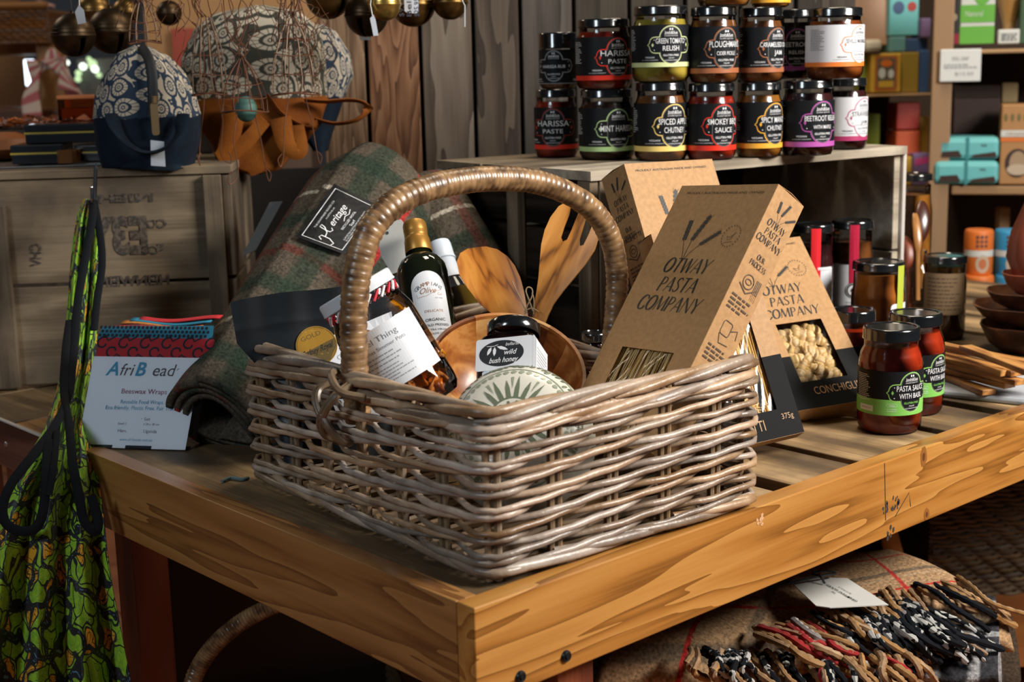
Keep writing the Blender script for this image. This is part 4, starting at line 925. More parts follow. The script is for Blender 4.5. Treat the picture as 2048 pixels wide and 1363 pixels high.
d.text('GOLD', sx0-.004, sy0+.010, .0075, GOLD2, 5, width=.024, rot=.25); d.poly([(sx0-.020, sy0-.008), (sx0+.021, sy0+.006), (sx0+.022, sy0-.004), (sx0+.012, sy0-.019), (sx0-.012, sy0-.019)], GOLD2, 5); d.text('Sydney Royal', sx0, sy0-.008, .010, BLACK, 6, shear=.4, width=.036, rot=.22, bold=.01)
d.poly([(.104, -.058), (.18, -.040), (.18, -.165), (.10, -.165), (.085, -.092)], PAPER, 2); d.text('CAFE', .118, -.085, .008, GREYP, 3, rot=.2); d.text('BREW', .102, -.104, .017, BLACK, 3, align='l', bold=.04, rot=.08); d.loop(circ(.121, -.112, .009, None, 20), .0012, mat('red_print', (.5, .01, .03), .5), 4)
def pmap(u, v, e): q = pouch(1)(min(.97, u/PW), -v/.20); return V((u, v, q.z+.0018+e))
for k in range(-22, -6): bmesh.ops.bisect_plane(d.bm, geom=d.bm.verts[:]+d.bm.edges[:]+d.bm.faces[:], plane_co=(0, k*.009, 0), plane_no=(0, 1, 0))
d.build('stickers', pmap, po, cut=.008)
# olive oil bottle and the white capped bottle
def bottle(name, lab, top, base, dist, Rr, H, prof, glassm, fill, capm, capp, lf=None, cat='bottle', tcz=0):
    a = dep(*top, dist[0]); b = dep(*base, dist[1]); z = (a-b).normalized(); y = F-z*F.dot(z); M = frame(a-z*H, y=y, z=z)
    t = empty(name, M, lab, cat)
    obj('glass_body', lathe(prof, 48), glassm, t)
    if fill: obj('contents', lathe([(max(0, r_-.0015), max(.003, z_)) for r_, z_ in prof if z_ < H*.72]+[(0, H*.70)], 32), fill, t)
    obj('cap', lathe(capp, 48), capm, t)
    if lf: lf(t, Rr, H)
    return t
DG = mat('dark_oil_glass', (.006, .008, .003), .06, spec=.9, coat=.5)
GCAP = mat('gold_capsule', (.38, .19, .035), .38, .55, bump=.1)
H = .235; Rg = .033
def gl(t, Rr, H):
    d = Decal(); cx = Rr*.22; w2 = .0235; y1 = .148; d.poly([(cx-w2, .012), (cx+w2, .012), (cx+w2, y1-.022)]+[(cx+w2*cos(a), y1-.022+.022*sin(a)) for a in [pi*i/16 for i in range(1, 16)]]+[(cx-w2, y1-.022)], PAPER, 0)
    CO = mat('copper_print', (.35, .16, .07), .4, .3)
    g = 'GRAMPIANS'
    for i, ch in enumerate(g): a = (i-4)*.165; d.text(ch, cx+.024*sin(a), .103+.024*cos(a), .0075, CO if 1 < i < 6 else mat('dark_grey_print', (.05, .055, .06), .5), 2, rot=-a)
    d.text('Olive', cx-.003, .1165, .011, CO, 2, shear=.45, width=.021); d.stroke([(cx-.017, .117), (cx-.016, .112), (cx-.004, .113), (cx+.006, .118), (cx+.016, .121)], .0005, CO, 2); d.text('Co', cx+.013, .1135, .005, CO, 2); d.text('EST 1968', cx+.011, .1085, .0026, GREYP, 2)
    d.text('DELICATE', cx+.002, .090, .0048, CO, 2, width=.024); d.text('ORGANIC', cx+.002, .0775, .0055, BLACK, 2, width=.026, bold=.01); d.text('COLD PRESSED', cx+.002, .0705, .0045, BLACK, 2, width=.033, bold=.01); d.text('EXTRA VIRGIN', cx+.002, .0645, .0036, BLACK, 2, width=.027); d.text('OLIVE OIL', cx+.002, .0590, .0036, BLACK, 2, width=.018)
    d.build('label', cylmap(Rr+.0004, 0), t, cut=.003)
bottle('oil_bottle', 'dark olive oil bottle with gold cap and arched white label', (828, 446), (870, 700), (1.87, 1.80), Rg, H,
       [(0, 0), (Rg*.9, 0), (Rg, .004), (Rg, .158), (Rg*.96, .168), (Rg*.82, .177), (Rg*.6, .183), (Rg*.47, .188), (Rg*.45, .2), (Rg*.45, .22)], DG, None, GCAP,
       [(.0175, .190), (.0178, .1905), (.0168, .208), (.0158, .2125), (.0152, .213), (.0157, .2145), (.0152, .216), (.0157, .2175), (.0152, .219), (.0157, .2205), (.0157, .231), (.0145, .2345), (.0, .235)], gl)
H2_ = .225; Rw = .03
WCAP = mat('white_ribbed_cap', (.55, .62, .7), .35)
wb = bottle('oil_bottle', 'clear bottle with white screw cap behind the dark oil bottle', (876, 485), (925, 640), (1.95, 1.91), Rw, H2_,
       [(0, 0), (Rw*.9, 0), (Rw, .004), (Rw, .135), (Rw*.95, .145), (Rw*.62, .172), (Rw*.5, .185), (Rw*.47, .21)], glass('clear_glass'), mat('golden_oil', (.10, .06, .008), .15, coat=.5), WCAP,
       [(.0163, .196), (.0172, .1965), (.0172, .199), (.0165, .2), (.0165, .219), (.0155, .2235), (0, .225)])
obj('neck_sleeve', lathe([(Rw*.80, .163), (Rw*.64, .174), (Rw*.54, .185), (Rw*.52, .196)], 40), mat('white_sleeve', (.5, .55, .62), .4), wb)
# olive wood servers: outlines in their own plane, cupped, with handles down into the bowl
OW = wood('olive_wood', ((.14, .035, .006), (.50, .17, .022), (.66, .27, .045)), 1, 26, 9, .36, .12, coat=.25, pos=(.12, .35, .8), stretch=4)
OW2 = wood('olive_wood_fork', ((.13, .045, .010), (.42, .165, .03), (.58, .26, .06)), 1, 22, 8, .36, .12, coat=.25, pos=(.15, .42, .85), stretch=4, off=4)
def server(name, lab, O, Y, N, out_px, th, cup, m_, sub=0):
    Y = Y.normalized(); N = (N-Y*N.dot(Y)).normalized(); M = frame(O, y=Y, z=N); Mi = M.inverted()
    pts = []
    for px, py in out_px: q = Mi @ onpl(px, py, O, N); pts.append((q.x, q.y))
    t = empty(name, M, lab, name.split('_')[-1]); bm = bmesh.new(); d = Decal(); d.poly(pts, m_, 0); b2 = d.bm
    xs = [p[0] for p in pts]; ys = [p[1] for p in pts]
    for k in range(int((min(xs))/.004), int(max(xs)/.004)+1): bmesh.ops.bisect_plane(b2, geom=b2.verts[:]+b2.edges[:]+b2.faces[:], plane_co=(k*.004, 0, 0), plane_no=(1, 0, 0))
    for k in range(int((min(ys))/.006)-1, int(max(ys)/.006)+1): bmesh.ops.bisect_plane(b2, geom=b2.verts[:]+b2.edges[:]+b2.faces[:], plane_co=(0, k*.006, 0), plane_no=(0, 1, 0))
    bmesh.ops.remove_doubles(b2, verts=b2.verts, dist=1e-5)
    for v in b2.verts: v.co = V((v.co.x, v.co.y, cup(v.co.x, v.co.y)))
    r_ = bmesh.ops.extrude_face_region(b2, geom=b2.faces[:]); 
    for v in [g for g in r_['geom'] if isinstance(g, bmesh.types.BMVert)]: v.co.z -= th
    obj('blade', b2, m_, t, bev=.0008, ang=50); return t, M, Mi
O1 = dep(985, 565, 1.80); sp_out = [(952, 495), (972, 493), (995, 499), (1015, 513), (1030, 532), (1041, 556), (1048, 582), (1052, 605), (1056, 630), (1062, 665), (1072, 735), (1050, 740), (1030, 668), (1010, 640), (985, 628), (958, 606), (936, 577), (919, 549), (914, 525), (921, 507), (935, 498)]
t, M_, Mi = server('serving_spoon', 'oval olive wood serving spoon standing in the salad bowl', O1, cv(-.42, .9, -.12), cv(-.05, .12, 1), sp_out, .006, lambda x, y: 4.2*(x*x)+1.0*y*y if y > -.07 else 4.2*x*x+.0049, OW)
O2_ = dep(1125, 520, 1.79); fk = [(1139, 402), (1142, 412), (1138, 430), (1129, 452), (1122, 474), (1126, 483), (1134, 479), (1143, 460), (1152, 438), (1160, 420), (1168, 410), (1174, 414), (1173, 432), (1166, 455), (1159, 478), (1160, 492), (1167, 490), (1178, 468), (1186, 448), (1193, 440), (1197, 456), (1198, 474), (1190, 500), (1170, 530), (1148, 556), (1126, 582), (1108, 606), (1096, 630), (1082, 668), (1068, 736), (1048, 732), (1058, 668), (1066, 626), (1072, 588), (1077, 556), (1080, 520), (1083, 490), (1090, 462), (1102, 436), (1118, 415)]
server('serving_fork', 'three-tined olive wood serving fork beside the spoon, prongs up', O2_, cv(.42, .9, -.1), cv(-.1, .15, 1), fk, .006, lambda x, y: 5.0*(x*x)*(1 if y > -.03 else max(0, 1+(y+.03)*20))+.6*max(0, y)**2, OW2)
tw = mat('jute_twine', (.42, .3, .17), .9); bm = bmesh.new(); q = lambda x, y, z_=1.775: dep(x, y, z_)
tube(bm, spline([q(1066, 622), q(1058, 600), q(1052, 582), q(1056, 574), q(1064, 578), q(1064, 592), q(1054, 612), q(1050, 628)], 7), .0009, 6)
tube(bm, spline([q(1054, 626), q(1042, 600), q(1024, 562)], 7), .0008, 6); tube(bm, spline([q(1067, 628), q(1068, 600), q(1064, 585)], 6), .0008, 6); tube(bm, spline([q(1048, 622), q(1064, 616), q(1078, 624)], 6), .0009, 6)
tag(obj('twine_bow', bm, tw), 'looped jute twine tying the wooden spoon and fork together', 'twine')
# hang tag of the blanket, behind the handle
TG = dep(792, 495, 1.90); tg = empty('hang_tag', frame(TG, x=cv(1, .15, .2), y=cv(-.25, .97, -.1)), 'blank white card tag hanging between blanket roll and oil bottle', 'tag')
bm = prism([(-.012, -.034), (.02, -.030), (.024, .012), (.014, .036), (-.012, .036), (-.022, .018), (-.022, -.006)], .0008); obj('card', bm, mat('warm_white_card', (.55, .54, .5), .6), tg, False)
obj('eyelet', prism(circ(-.008, .022, .0022, None, 14), .0003), BLACK, tg, False, M=Matrix.Translation((0, 0, .001)))
# small dark jar with twine beside the pasta box
mk_jar(dep(1190, 745, 1.78), .019, .052, F_DRK, None, lab='tiny dark jar wedged between salad bowl and kraft pasta box', name='small_jar', neck=.85, lidh=.01)
# ------------------------------------------------------------------ blanket roll
def plaid(name, base, base2, stripes, coord='UV', rough=.95, bump=.6, sheen=0):
    """checked wool: noise-mottled base crossed by soft bands at given uv positions: (axis, centre, halfwidth, colour, strength)"""
    m = bpy.data.materials.new(name); m.use_nodes = True; nt = m.node_tree; b = nt.nodes['Principled BSDF']; L = nt.links.new
    b.inputs['Roughness'].default_value = rough; b.inputs['Sheen Weight'].default_value = sheen; b.inputs['Specular IOR Level'].default_value = .15
    tc = _n(nt, 'ShaderNodeTexCoord'); sep = _n(nt, 'ShaderNodeSeparateXYZ'); no = _n(nt, 'ShaderNodeTexNoise'); no.inputs['Scale'].default_value = 240; no.inputs['Detail'].default_value = 4; L(tc.outputs['Object'], no.inputs[0])
    n2 = _n(nt, 'ShaderNodeTexNoise'); n2.inputs['Scale'].default_value = 34; L(tc.outputs['Object'], n2.inputs[0])
    vm = _n(nt, 'ShaderNodeVectorMath', operation='MULTIPLY_ADD'); L(no.outputs['Color'], vm.inputs[0]); vm.inputs[1].default_value = (.010, .010, 0); L(tc.outputs[coord], vm.inputs[2])
    L(vm.outputs[0], sep.inputs[0]); cr = _n(nt, 'ShaderNodeMix', data_type='RGBA'); cr.inputs[6].default_value = (*base, 1); cr.inputs[7].default_value = (*base2, 1); L(n2.outputs['Fac'], cr.inputs[0]); out = cr.outputs[2]
    for ax, c, hw, col, st in stripes:
        su = _n(nt, 'ShaderNodeMath', operation='SUBTRACT'); L(sep.outputs[ax], su.inputs[0]); su.inputs[1].default_value = c+.005
        ab = _n(nt, 'ShaderNodeMath', operation='ABSOLUTE'); L(su.outputs[0], ab.inputs[0])
        mr = _n(nt, 'ShaderNodeMapRange'); mr.interpolation_type = 'SMOOTHSTEP'; mr.inputs['From Min'].default_value = hw*.55; mr.inputs['From Max'].default_value = hw*1.1; mr.inputs['To Min'].default_value = st; mr.inputs['To Max'].default_value = 0; L(ab.outputs[0], mr.inputs['Value'])
        mx = _n(nt, 'ShaderNodeMix', data_type='RGBA'); L(mr.outputs[0], mx.inputs[0]); L(out, mx.inputs[6]); mx.inputs[7].default_value = (*col, 1); out = mx.outputs[2]
    hs = _n(nt, 'ShaderNodeMix', data_type='RGBA'); hs.blend_type = 'MULTIPLY'; hs.inputs[0].default_value = .8; L(out, hs.inputs[6]); r2 = _n(nt, 'ShaderNodeMapRange'); r2.inputs['To Min'].default_value = .35; r2.inputs['To Max'].default_value = 1.5; r2.inputs['From Min'].default_value = .3; r2.inputs['From Max'].default_value = .7; L(no.outputs['Fac'], r2.inputs['Value']); L(r2.outputs[0], hs.inputs[7]); L(hs.outputs[2], b.inputs['Base Color'])
    bp = _n(nt, 'ShaderNodeBump'); bp.inputs['Strength'].default_value = bump; bp.inputs['Distance'].default_value = .003; L(no.outputs['Fac'], bp.inputs['Height']); L(bp.outputs[0], b.inputs['Normal']); MATS[name] = m; return m
DGRN = (.022, .038, .026); MARN = (.12, .025, .018); TAUP = (.13, .10, .075); REDS = (.38, .022, .022); CRM = (.42, .38, .3)
st_ = []
for c in (.06, .22, .38, .54): st_ += [(1, c, .022, DGRN, .8)]
for c in (.14, .46): st_ += [(1, c, .006, CRM, .85)]
for c in (.30,): st_ += [(1, c, .010, MARN, .7)]
for c in (.05, .19, .33, .47, .61, .75): st_ += [(0, c, .020, DGRN, .75)]
for c in (.12, .40, .68): st_ += [(0, c, .0055, REDS, .8)]
for c in (.26, .54): st_ += [(0, c, .012, MARN, .55)]
WOOL = plaid('green_check_wool', (.060, .052, .036), (.105, .082, .062), st_)
def uvgrid(name, fn, nu, nv, m_, parent, us=1, vs=1, solid=0, **k):
    me = bpy.data.meshes.new(name); co = [fn(i/nu, j/nv) for i in range(nu+1) for j in range(nv+1)]
    fs = [(i*(nv+1)+j, (i+1)*(nv+1)+j, (i+1)*(nv+1)+j+1, i*(nv+1)+j+1) for i in range(nu) for j in range(nv)]
    me.from_pydata([tuple(c) for c in co], [], fs); uv = me.uv_layers.new(name='uv')
    for li, l in enumerate(me.loops): i, j = divmod(l.vertex_index, nv+1); uv.data[li].uv = (i/nu*us, j/nv*vs)
    me.polygons.foreach_set('use_smooth', [True]*len(me.polygons)); me.materials.append(m_); o = bpy.data.objects.new(name, me); link(o, parent)
    if solid: q = o.modifiers.new('s', 'SOLIDIFY'); q.thickness = solid; q.offset = k.get('off', -1)
    return o
RA = dep(452, 838, 1.82); RBt = dep(742, 408, 2.10); axr = RBt-RA; Lr = axr.length; rz = axr.normalized(); ry = F-rz*F.dot(rz); RM = frame(RA, y=ry, z=rz)
ro = empty('blanket_roll', RM, 'rolled green and brown checked wool blanket leaning behind the basket', 'blanket')
def roll(r0, r1, turns, a0=0):
    def f(a, b):
        th = a0+a*turns*2*pi; base = r0-(.0115)*a*turns; s = b*1.14-.02; rad = base*(1+(r1/r0-1)*s); e = 1+.03*sin(3*th+b*6)
        droop = 1-.16*max(0, (s-.93)/.19)**2*1.6
        return V((rad*e*droop*cos(th)*1.04, rad*e*droop*sin(th)*.86, s*Lr+.006*sin(th*2)))
    return f
uvgrid('outer_wrap', roll(.086, .102, 1.0, -2.2), 72, 60, WOOL, ro, .60, .62, solid=.010)
uvgrid('inner_turns', roll(.074, .088, 2.6, -2.2), 150, 24, WOOL, ro, 1.3, .62, solid=.008)
# looser layer of the blanket spreading to the right of the roll
pA, pB = dep(800, 372, 2.17), dep(985, 700, 2.06); sz = (pB-pA).normalized(); sy = F-sz*F.dot(sz); LM = frame(pA, y=sy, z=sz); Li = RM.inverted() @ LM
def fold(a, b): th = a*2*pi; s = b; rr_ = .062*(1+.1*s)*(sqrt(max(.02, 1-(max(0, .12-s)/.12)**2))); return Li @ V((rr_*cos(th)*1.1-.012, rr_*sin(th)*.7, s*(pB-pA).length))
uvgrid('loose_fold', fold, 48, 40, WOOL, ro, .42, .45)
gc_ = dep(525, 500, 2.16); g_m = frame(gc_, x=R, z=-F); g_i = g_m.inverted(); o = obj('grey_card', prism([tuple((g_i @ onpl(x, y, gc_, F)).xy) for x, y in ((484, 512), (512, 500), (566, 402), (540, 404))], .002), mat('dim_grey_card', (.16, .155, .15), .7), None, False, M=g_m); tag(o, 'dim grey card sliver between the printed crate and the blanket roll', 'card')
# sewn label
d = Decal(); WPX = lambda px, py: None
lc = [(592, 473), (668, 367), (760, 412), (688, 508)]
def on_roll(px, py, e=0):
    """point where the view ray meets the roll's outer wrap"""
    Mi = RM.inverted(); o_ = Mi @ CAM; dr = (Mi.to_3x3() @ ray(px, py)); best = None; t = 1.6
    while t < 2.4:
        p = o_+dr*t; s = p.z/Lr; r_ = .088*(1+(.102/.086-1)*s)+e
        if (p.x/1.04)**2+(p.y/.86)**2 < r_*r_: return p
        t += .0008
    return o_+dr*2.0
c4 = [on_roll(*p, .003) for p in lc]
uL, vL = (c4[0]-c4[1]).length, (c4[1]-c4[2]).length
# label local: x from corner1->corner2 reversed: text runs up from lower-left to upper-right
d.rect(0, 0, 1, 1, LBLACK, 0); 
LW, LHt = .088, .062; d = Decal(); d.rect(0, 0, LW, LHt, LBLACK, 0); d.loop([(.005, .005), (LW-.005, .005), (LW-.005, LHt-.005), (.005, LHt-.005)], .0012, WHITE, 2)
d.text('THE GRAMPIANS GOODS CO', LW*.5, LHt-.0135, .0034, WHITE, 2, width=.045); d.text('AUSTRALIA', LW*.55, LHt-.0185, .0028, WHITE, 2, width=.02)
d.text('eritage', LW*.56, LHt*.50, .0135, WHITE, 2, shear=.35, width=.033, bold=.006); d.stroke([(LW*.10, LHt*.55), (LW*.13, LHt*.62), (LW*.17, LHt*.60), (LW*.16, LHt*.42), (LW*.11, LHt*.30), (LW*.07, LHt*.33)], .0013, WHITE, 2); d.stroke([(LW*.17, LHt*.52), (LW*.24, LHt*.54), (LW*.31, LHt*.64), (LW*.33, LHt*.72), (LW*.29, LHt*.73), (LW*.27, LHt*.60), (LW*.27, LHt*.50), (LW*.31, LHt*.47), (LW*.34, LHt*.52)], .0013, WHITE, 2)
d.stroke([(LW*.52, LHt*.40), (LW*.6, LHt*.44), (LW*.66, LHt*.40), (LW*.74, LHt*.44)], .001, WHITE, 2)
d.text('RECYCLED WOOL', LW*.56, LHt*.31, .0042, WHITE, 2, width=.032, bold=.01); d.text('Scarf', LW*.55, LHt*.215, .005, WHITE, 2, bold=.01)
d.text('SUPPORTING AUSTRALIAN WOOL MAKERS', LW*.52, LHt*.155, .0032, WHITE, 2, width=.052); d.text('IN VICTORIA SINCE 2012 AND BEYOND', LW*.52, LHt*.105, .0032, WHITE, 2, width=.052)
Q = [V((592, 473)), V((688, 508)), V((760, 412)), V((668, 367))]     # (0,0) bottom-left in reading order: lower edge runs 688,508 -> 760,412
def lmap(u, v, e):
    a, b = u/LW, v/LHt; p = (Q[1].lerp(Q[2], a)).lerp(Q[0].lerp(Q[3], a), b); return on_roll(p.x, p.y, .0045+e)
for k in range(14): bmesh.ops.bisect_plane(d.bm, geom=d.bm.verts[:]+d.bm.edges[:]+d.bm.faces[:], plane_co=(0, k*.0048, 0), plane_no=(0, 1, 0))
d.build('woven_label', lmap, ro, cut=.006, eps=.0003)
# ------------------------------------------------------------------ beeswax wraps packet
W0 = onz(158, 893, -.002); W1 = onz(373, 899, -.002); wx = (W1-W0).normalized(); WW = (W1-W0).length; wu = (V((0, 0, 1))-F*0+FH*.22); wu = (wu-wx*wu.dot(wx)).normalized()
wxr = wx; WM_ = frame(W0, x=wx, y=wu); wp = empty('beeswax_wraps', WM_, 'white-carded packet of folded beeswax wraps with red and blue prints', 'packet')
Wi = WM_.inverted(); wy = lambda px, py: (Wi @ onpl(px, py, W0, WM_.col[2].xyz))
lean = wy(190, 712); cH = lean.y; shx = lean.x/cH
AFB = mat('teal_print', (.01, .25, .42), .5); MRN = mat('maroon_print', (.25, .03, .08), .5); DKP = mat('dark_card_print', (.05, .03, .04), .5)
def shear_map(u, v, e): return V((u+shx*v, v, .004+.0004*sin(u*60)*sin(v*50)+e))
d = Decal(); d.rect(0, 0, WW, cH, mat('pale_blue_card', (.74, .78, .84), .5), 0)
k_ = cH/182
d.text('A', WW*.20, cH-37*k_, 38*k_, AFB, 2, bold=.02, shear=.25); d.text('fri', WW*.325, cH-37*k_, 34*k_, DKP, 2, shear=.25); d.text('B', WW*.46, cH-37*k_, 38*k_, AFB, 2, bold=.02, shear=.2); d.text('eads', WW*.70, cH-37*k_, 34*k_, DKP, 2, shear=.2)
for t_, y_, h_, w_, m_ in (('Beeswax Wraps', 73, 14, .42, MRN), ('Reusable Food Wraps.', 93, 11, .40, AFB), ('Eco friendly. Plastic Free. Fair Trade', 105, 11, .66, AFB), ('Starter Set', 126, 9, .2, DKP), ('Small 20 x 20cm, Med 28 x 30 cm', 135, 6, .38, DKP), ('Handmade in Uganda', 150, 9, .36, DKP), ('www.afribeads.com.au', 167, 8, .30, AFB)):
    d.text(t_, WW*.53, cH-y_*k_, h_*k_, m_, 2, width=WW*w_)
d.build('card', shear_map, wp, cut=.006)
RPR = mat('red_print_cloth', (.45, .012, .02), .8); BPR = mat('blue_print_cloth', (.015, .19, .30), .8); NVY = mat('navy_print_cloth', (.008, .012, .02), .85)
d = Decal(); h1 = cH+38*k_; d.rect(0.002, cH-.002, WW+.012, h1, RPR, 0); rr = random.Random(3)
for k in range(11):
    x, y = WW*(.06+.1*k), cH+(h1-cH)*(.3 if k % 2 else .68); sg = 1 if k % 2 else -1
    d.stroke([(x+(.0035+.0009*i)*cos(i*.62*sg), y+(.0028+.0008*i)*sin(i*.62*sg)) for i in range(9)], .0026, NVY, 1); d.stroke([(x, y-.012*sg), (x+.006, y-.004*sg), (x+.015, y-.009*sg)], .0022, NVY, 1)
d.build('red_cloth', lambda u, v, e: V((u+shx*v, v, .001+e)), wp, cut=.01)
d = Decal(); h2 = h1+26*k_; d.poly([(-.002, h1-.002), (WW*1.06, h1-.002), (WW*1.05, h2), (.004, h2-.003)], BPR, 0)
for i in range(26):
    for j in range(3): d.poly(circ(.002+i*.0058+(j % 2)*.0029, h1+.003+j*.0052, .0021, None, 8), NVY, 1)
d.build('blue_cloth', lambda u, v, e: V((u+shx*v, v, .0005+e)), wp)
PRT = mat('patchwork_cloth', (.3, .03, .02), .8, c2=(.02, .02, .05), nscale=60); 
for k in range(4):
    uvgrid('folded_cloth', lambda a, b, k=k: V((WW*(.08+.07*k)+a*WW*.75+shx*h2, h2-.004+.004*k+b*.004+.003*sin(a*5+k), -.006-.005*k-b*.012)), 14, 4, [PRT, mat('orange_cloth', (.5, .2, .03), .8, c2=(.3, .02, .03), nscale=70), BPR, RPR][k], wp, solid=.0018)
obj('clear_bag', grid(lambda a, b: V((-.003+a*(WW+.016)+shx*b*h2, b*(h2+.002), .0056+.0006*sin(a*9+b*4)*sin(b*7-a*3))), 30, 30), glass('clear_film', (1, 1, 1), .12), wp)
obj('backing', boxes(((0, 0, -.012), (WW, .004, .004))), NVY, wp, False)
# scrap of grey-blue thread on the table by the roll
bm = bmesh.new(); tube(bm, spline([onz(444, 962, -.0005), onz(462, 955, -.0003), onz(484, 958, -.0005), onz(497, 955, -.0008)], 5), .0022, 6); tag(obj('thread_scrap', bm, mat('teal_fluff', (.12, .17, .17), .95, bump=.8)), 'wisp of grey-teal wool thread lying on the table by the basket', 'thread')
# ------------------------------------------------------------------ goods on and above the printed crate
CRT = C2.translation.z+H2                       # top of the printed crate
NAV = mat('navy_canvas', (.003, .008, .017), .85, c2=(.005, .012, .024), nscale=60, bump=.4, bscale=400, spec=.2)
RUST = mat('rust_canvas', (.25, .075, .008), .85, c2=(.15, .04, .005), nscale=20, bump=.3, bscale=300, spec=.2)
CLOTHC = (.44, .38, .29)
def flower_cloth(name, ink, sc_=26):
    """off-white cotton with printed wheels: cells of a voronoi drawn as petalled discs"""
    m = bpy.data.materials.new(name); m.use_nodes = True; nt = m.node_tree; b = nt.nodes['Principled BSDF']; L = nt.links.new; b.inputs['Roughness'].default_value = .85
    tc = _n(nt, 'ShaderNodeTexCoord'); vo = _n(nt, 'ShaderNodeTexVoronoi'); vo.voronoi_dimensions = '2D'; vo.inputs['Scale'].default_value = sc_; vo.inputs['Randomness'].default_value = .55; L(tc.outputs['UV'], vo.inputs[0])
    sb = _n(nt, 'ShaderNodeVectorMath', operation='SUBTRACT'); sc2 = _n(nt, 'ShaderNodeVectorMath', operation='SCALE'); sc2.inputs['Scale'].default_value = 1
    L(tc.outputs['UV'], sb.inputs[0]); L(vo.outputs['Position'], sb.inputs[1]); sp = _n(nt, 'ShaderNodeSeparateXYZ'); L(sb.outputs[0], sp.inputs[0])
    at_ = _n(nt, 'ShaderNodeMath', operation='ARCTAN2'); L(sp.outputs[1], at_.inputs[0]); L(sp.outputs[0], at_.inputs[1])
    mu = _n(nt, 'ShaderNodeMath', operation='MULTIPLY'); L(at_.outputs[0], mu.inputs[0]); mu.inputs[1].default_value = 14/2
    si = _n(nt, 'ShaderNodeMath', operation='SINE'); L(mu.outputs[0], si.inputs[0]); ab = _n(nt, 'ShaderNodeMath', operation='ABSOLUTE'); L(si.outputs[0], ab.inputs[0]); pet = _n(nt, 'ShaderNodeMath', operation='GREATER_THAN'); L(ab.outputs[0], pet.inputs[0]); pet.inputs[1].default_value = .28
    d = vo.outputs['Distance']
    def band(lo, hi):
        g = _n(nt, 'ShaderNodeMath', operation='GREATER_THAN'); L(d, g.inputs[0]); g.inputs[1].default_value = lo; l = _n(nt, 'ShaderNodeMath', operation='LESS_THAN'); L(d, l.inputs[0]); l.inputs[1].default_value = hi
        q = _n(nt, 'ShaderNodeMath', operation='MULTIPLY'); L(g.outputs[0], q.inputs[0]); L(l.outputs[0], q.inputs[1]); return q.outputs[0]
    def mulo(a, c): q = _n(nt, 'ShaderNodeMath', operation='MULTIPLY'); L(a, q.inputs[0]); L(c, q.inputs[1]); return q.outputs[0]
    def addo(a, c): q = _n(nt, 'ShaderNodeMath', operation='ADD'); q.use_clamp = True; L(a, q.inputs[0]); L(c, q.inputs[1]); return q.outputs[0]
    light = addo(addo(mulo(band(.23, .38), pet.outputs[0]), mulo(band(.08, .16), pet.outputs[0])), band(-1, .04))
    no = _n(nt, 'ShaderNodeTexNoise'); no.inputs['Scale'].default_value = sc_*1.3; L(tc.outputs['UV'], no.inputs[0]); ng = _n(nt, 'ShaderNodeMath', operation='GREATER_THAN'); L(no.outputs['Fac'], ng.inputs[0]); ng.inputs[1].default_value = .5
    light = addo(light, mulo(band(.50, 9), ng.outputs[0]))
    mx = _n(nt, 'ShaderNodeMix', data_type='RGBA'); L(light, mx.inputs[0]); mx.inputs[6].default_value = (*ink, 1); mx.inputs[7].default_value = (*CLOTHC, 1); L(mx.outputs[2], b.inputs['Base Color']); MATS[name] = m; return m
FLN = flower_cloth('navy_flower_cotton', (.008, .024, .052), 4.6); FLG = flower_cloth('grey_green_flower_cotton', (.03, .031, .022), 4.6)
BLKZ = mat('black_zip_tape', (.01, .01, .012), .6); BRZ = mat('brass_zip', (.45, .30, .14), .35, .8); TAGW = mat('price_tag', (.50, .53, .58), .5)
# toiletry bag: rounded body, printed top, plain canvas base
def bag(O, outline, split_py, zmid, thick, topm, basem, name, lab, dist):
    """outline: px points (left side down, right side up) of the front silhouette"""
    n = FH; M = frame(O, x=RH, z=(0, 0, 1)); t = empty(name, M, lab, 'bag'); Mi = M.inverted()
    pts = [Mi @ onpl(x, y, O, n) for x, y in outline]; P2 = [(p.x, p.z) for p in pts]; zs = (Mi @ onpl(zmid, split_py, O, n)).z
    cx_ = sum(p[0] for p in P2)/len(P2); z0_, z1_ = min(p[1] for p in P2), max(p[1] for p in P2)
    def width(z):
        xs = []
        for i in range(len(P2)):
            (a, b), (c, d_) = P2[i], P2[(i+1) % len(P2)]
            if (b-z)*(d_-z) <= 0 and abs(b-d_) > 1e-9: xs.append(a+(c-a)*(z-b)/(d_-b))
        return (min(xs), max(xs)) if len(xs) > 1 else (cx_, cx_)
    def surf(za, zb):
        def f(a, b):
            z = za+(zb-za)*b; lo, hi = width(min(max(z, z0_+.0008), z1_-.0008)); th = 2*pi*a; c, s = cos(th), sin(th); k = .62
            x = (lo+hi)/2+(hi-lo)/2*(abs(c)**k)*(1 if c > 0 else -1); q = max(0, (z-z0_)/(z1_-z0_)); dp = thick*(.35+.65*sqrt(max(0, 1-q**2.2)))
            return V((x, -dp/2*0+dp/2*(abs(s)**k)*(1 if s > 0 else -1), z+.0015*sin(th*5+z*90)))
        return f
    uvgrid('printed_body', surf(zs, z1_), 72, 30, topm, t, 3.4, .72)
    uvgrid('canvas_base', surf(z0_, zs+.002), 72, 20, basem, t, 3, 1)
    return t, Mi, zs
Ob = dep(298, 334, 2.20); Ob.z = CRT+.0005
ol = [(212, 333), (199, 290), (192, 235), (196, 190), (212, 150), (240, 108), (275, 92), (300, 96), (335, 112), (368, 150), (388, 190), (398, 232), (396, 280), (384, 333)]
bt, bMi, bz = bag(Ob, ol, 233, 290, .12, FLN, NAV, 'toiletry_bag', 'zipped wash bag with navy canvas base and blue wheel print on the printed crate', 2.2)
bp_ = lambda x, y, off=0: (bMi @ onpl(x, y, Ob-FH*(.062+off), FH))
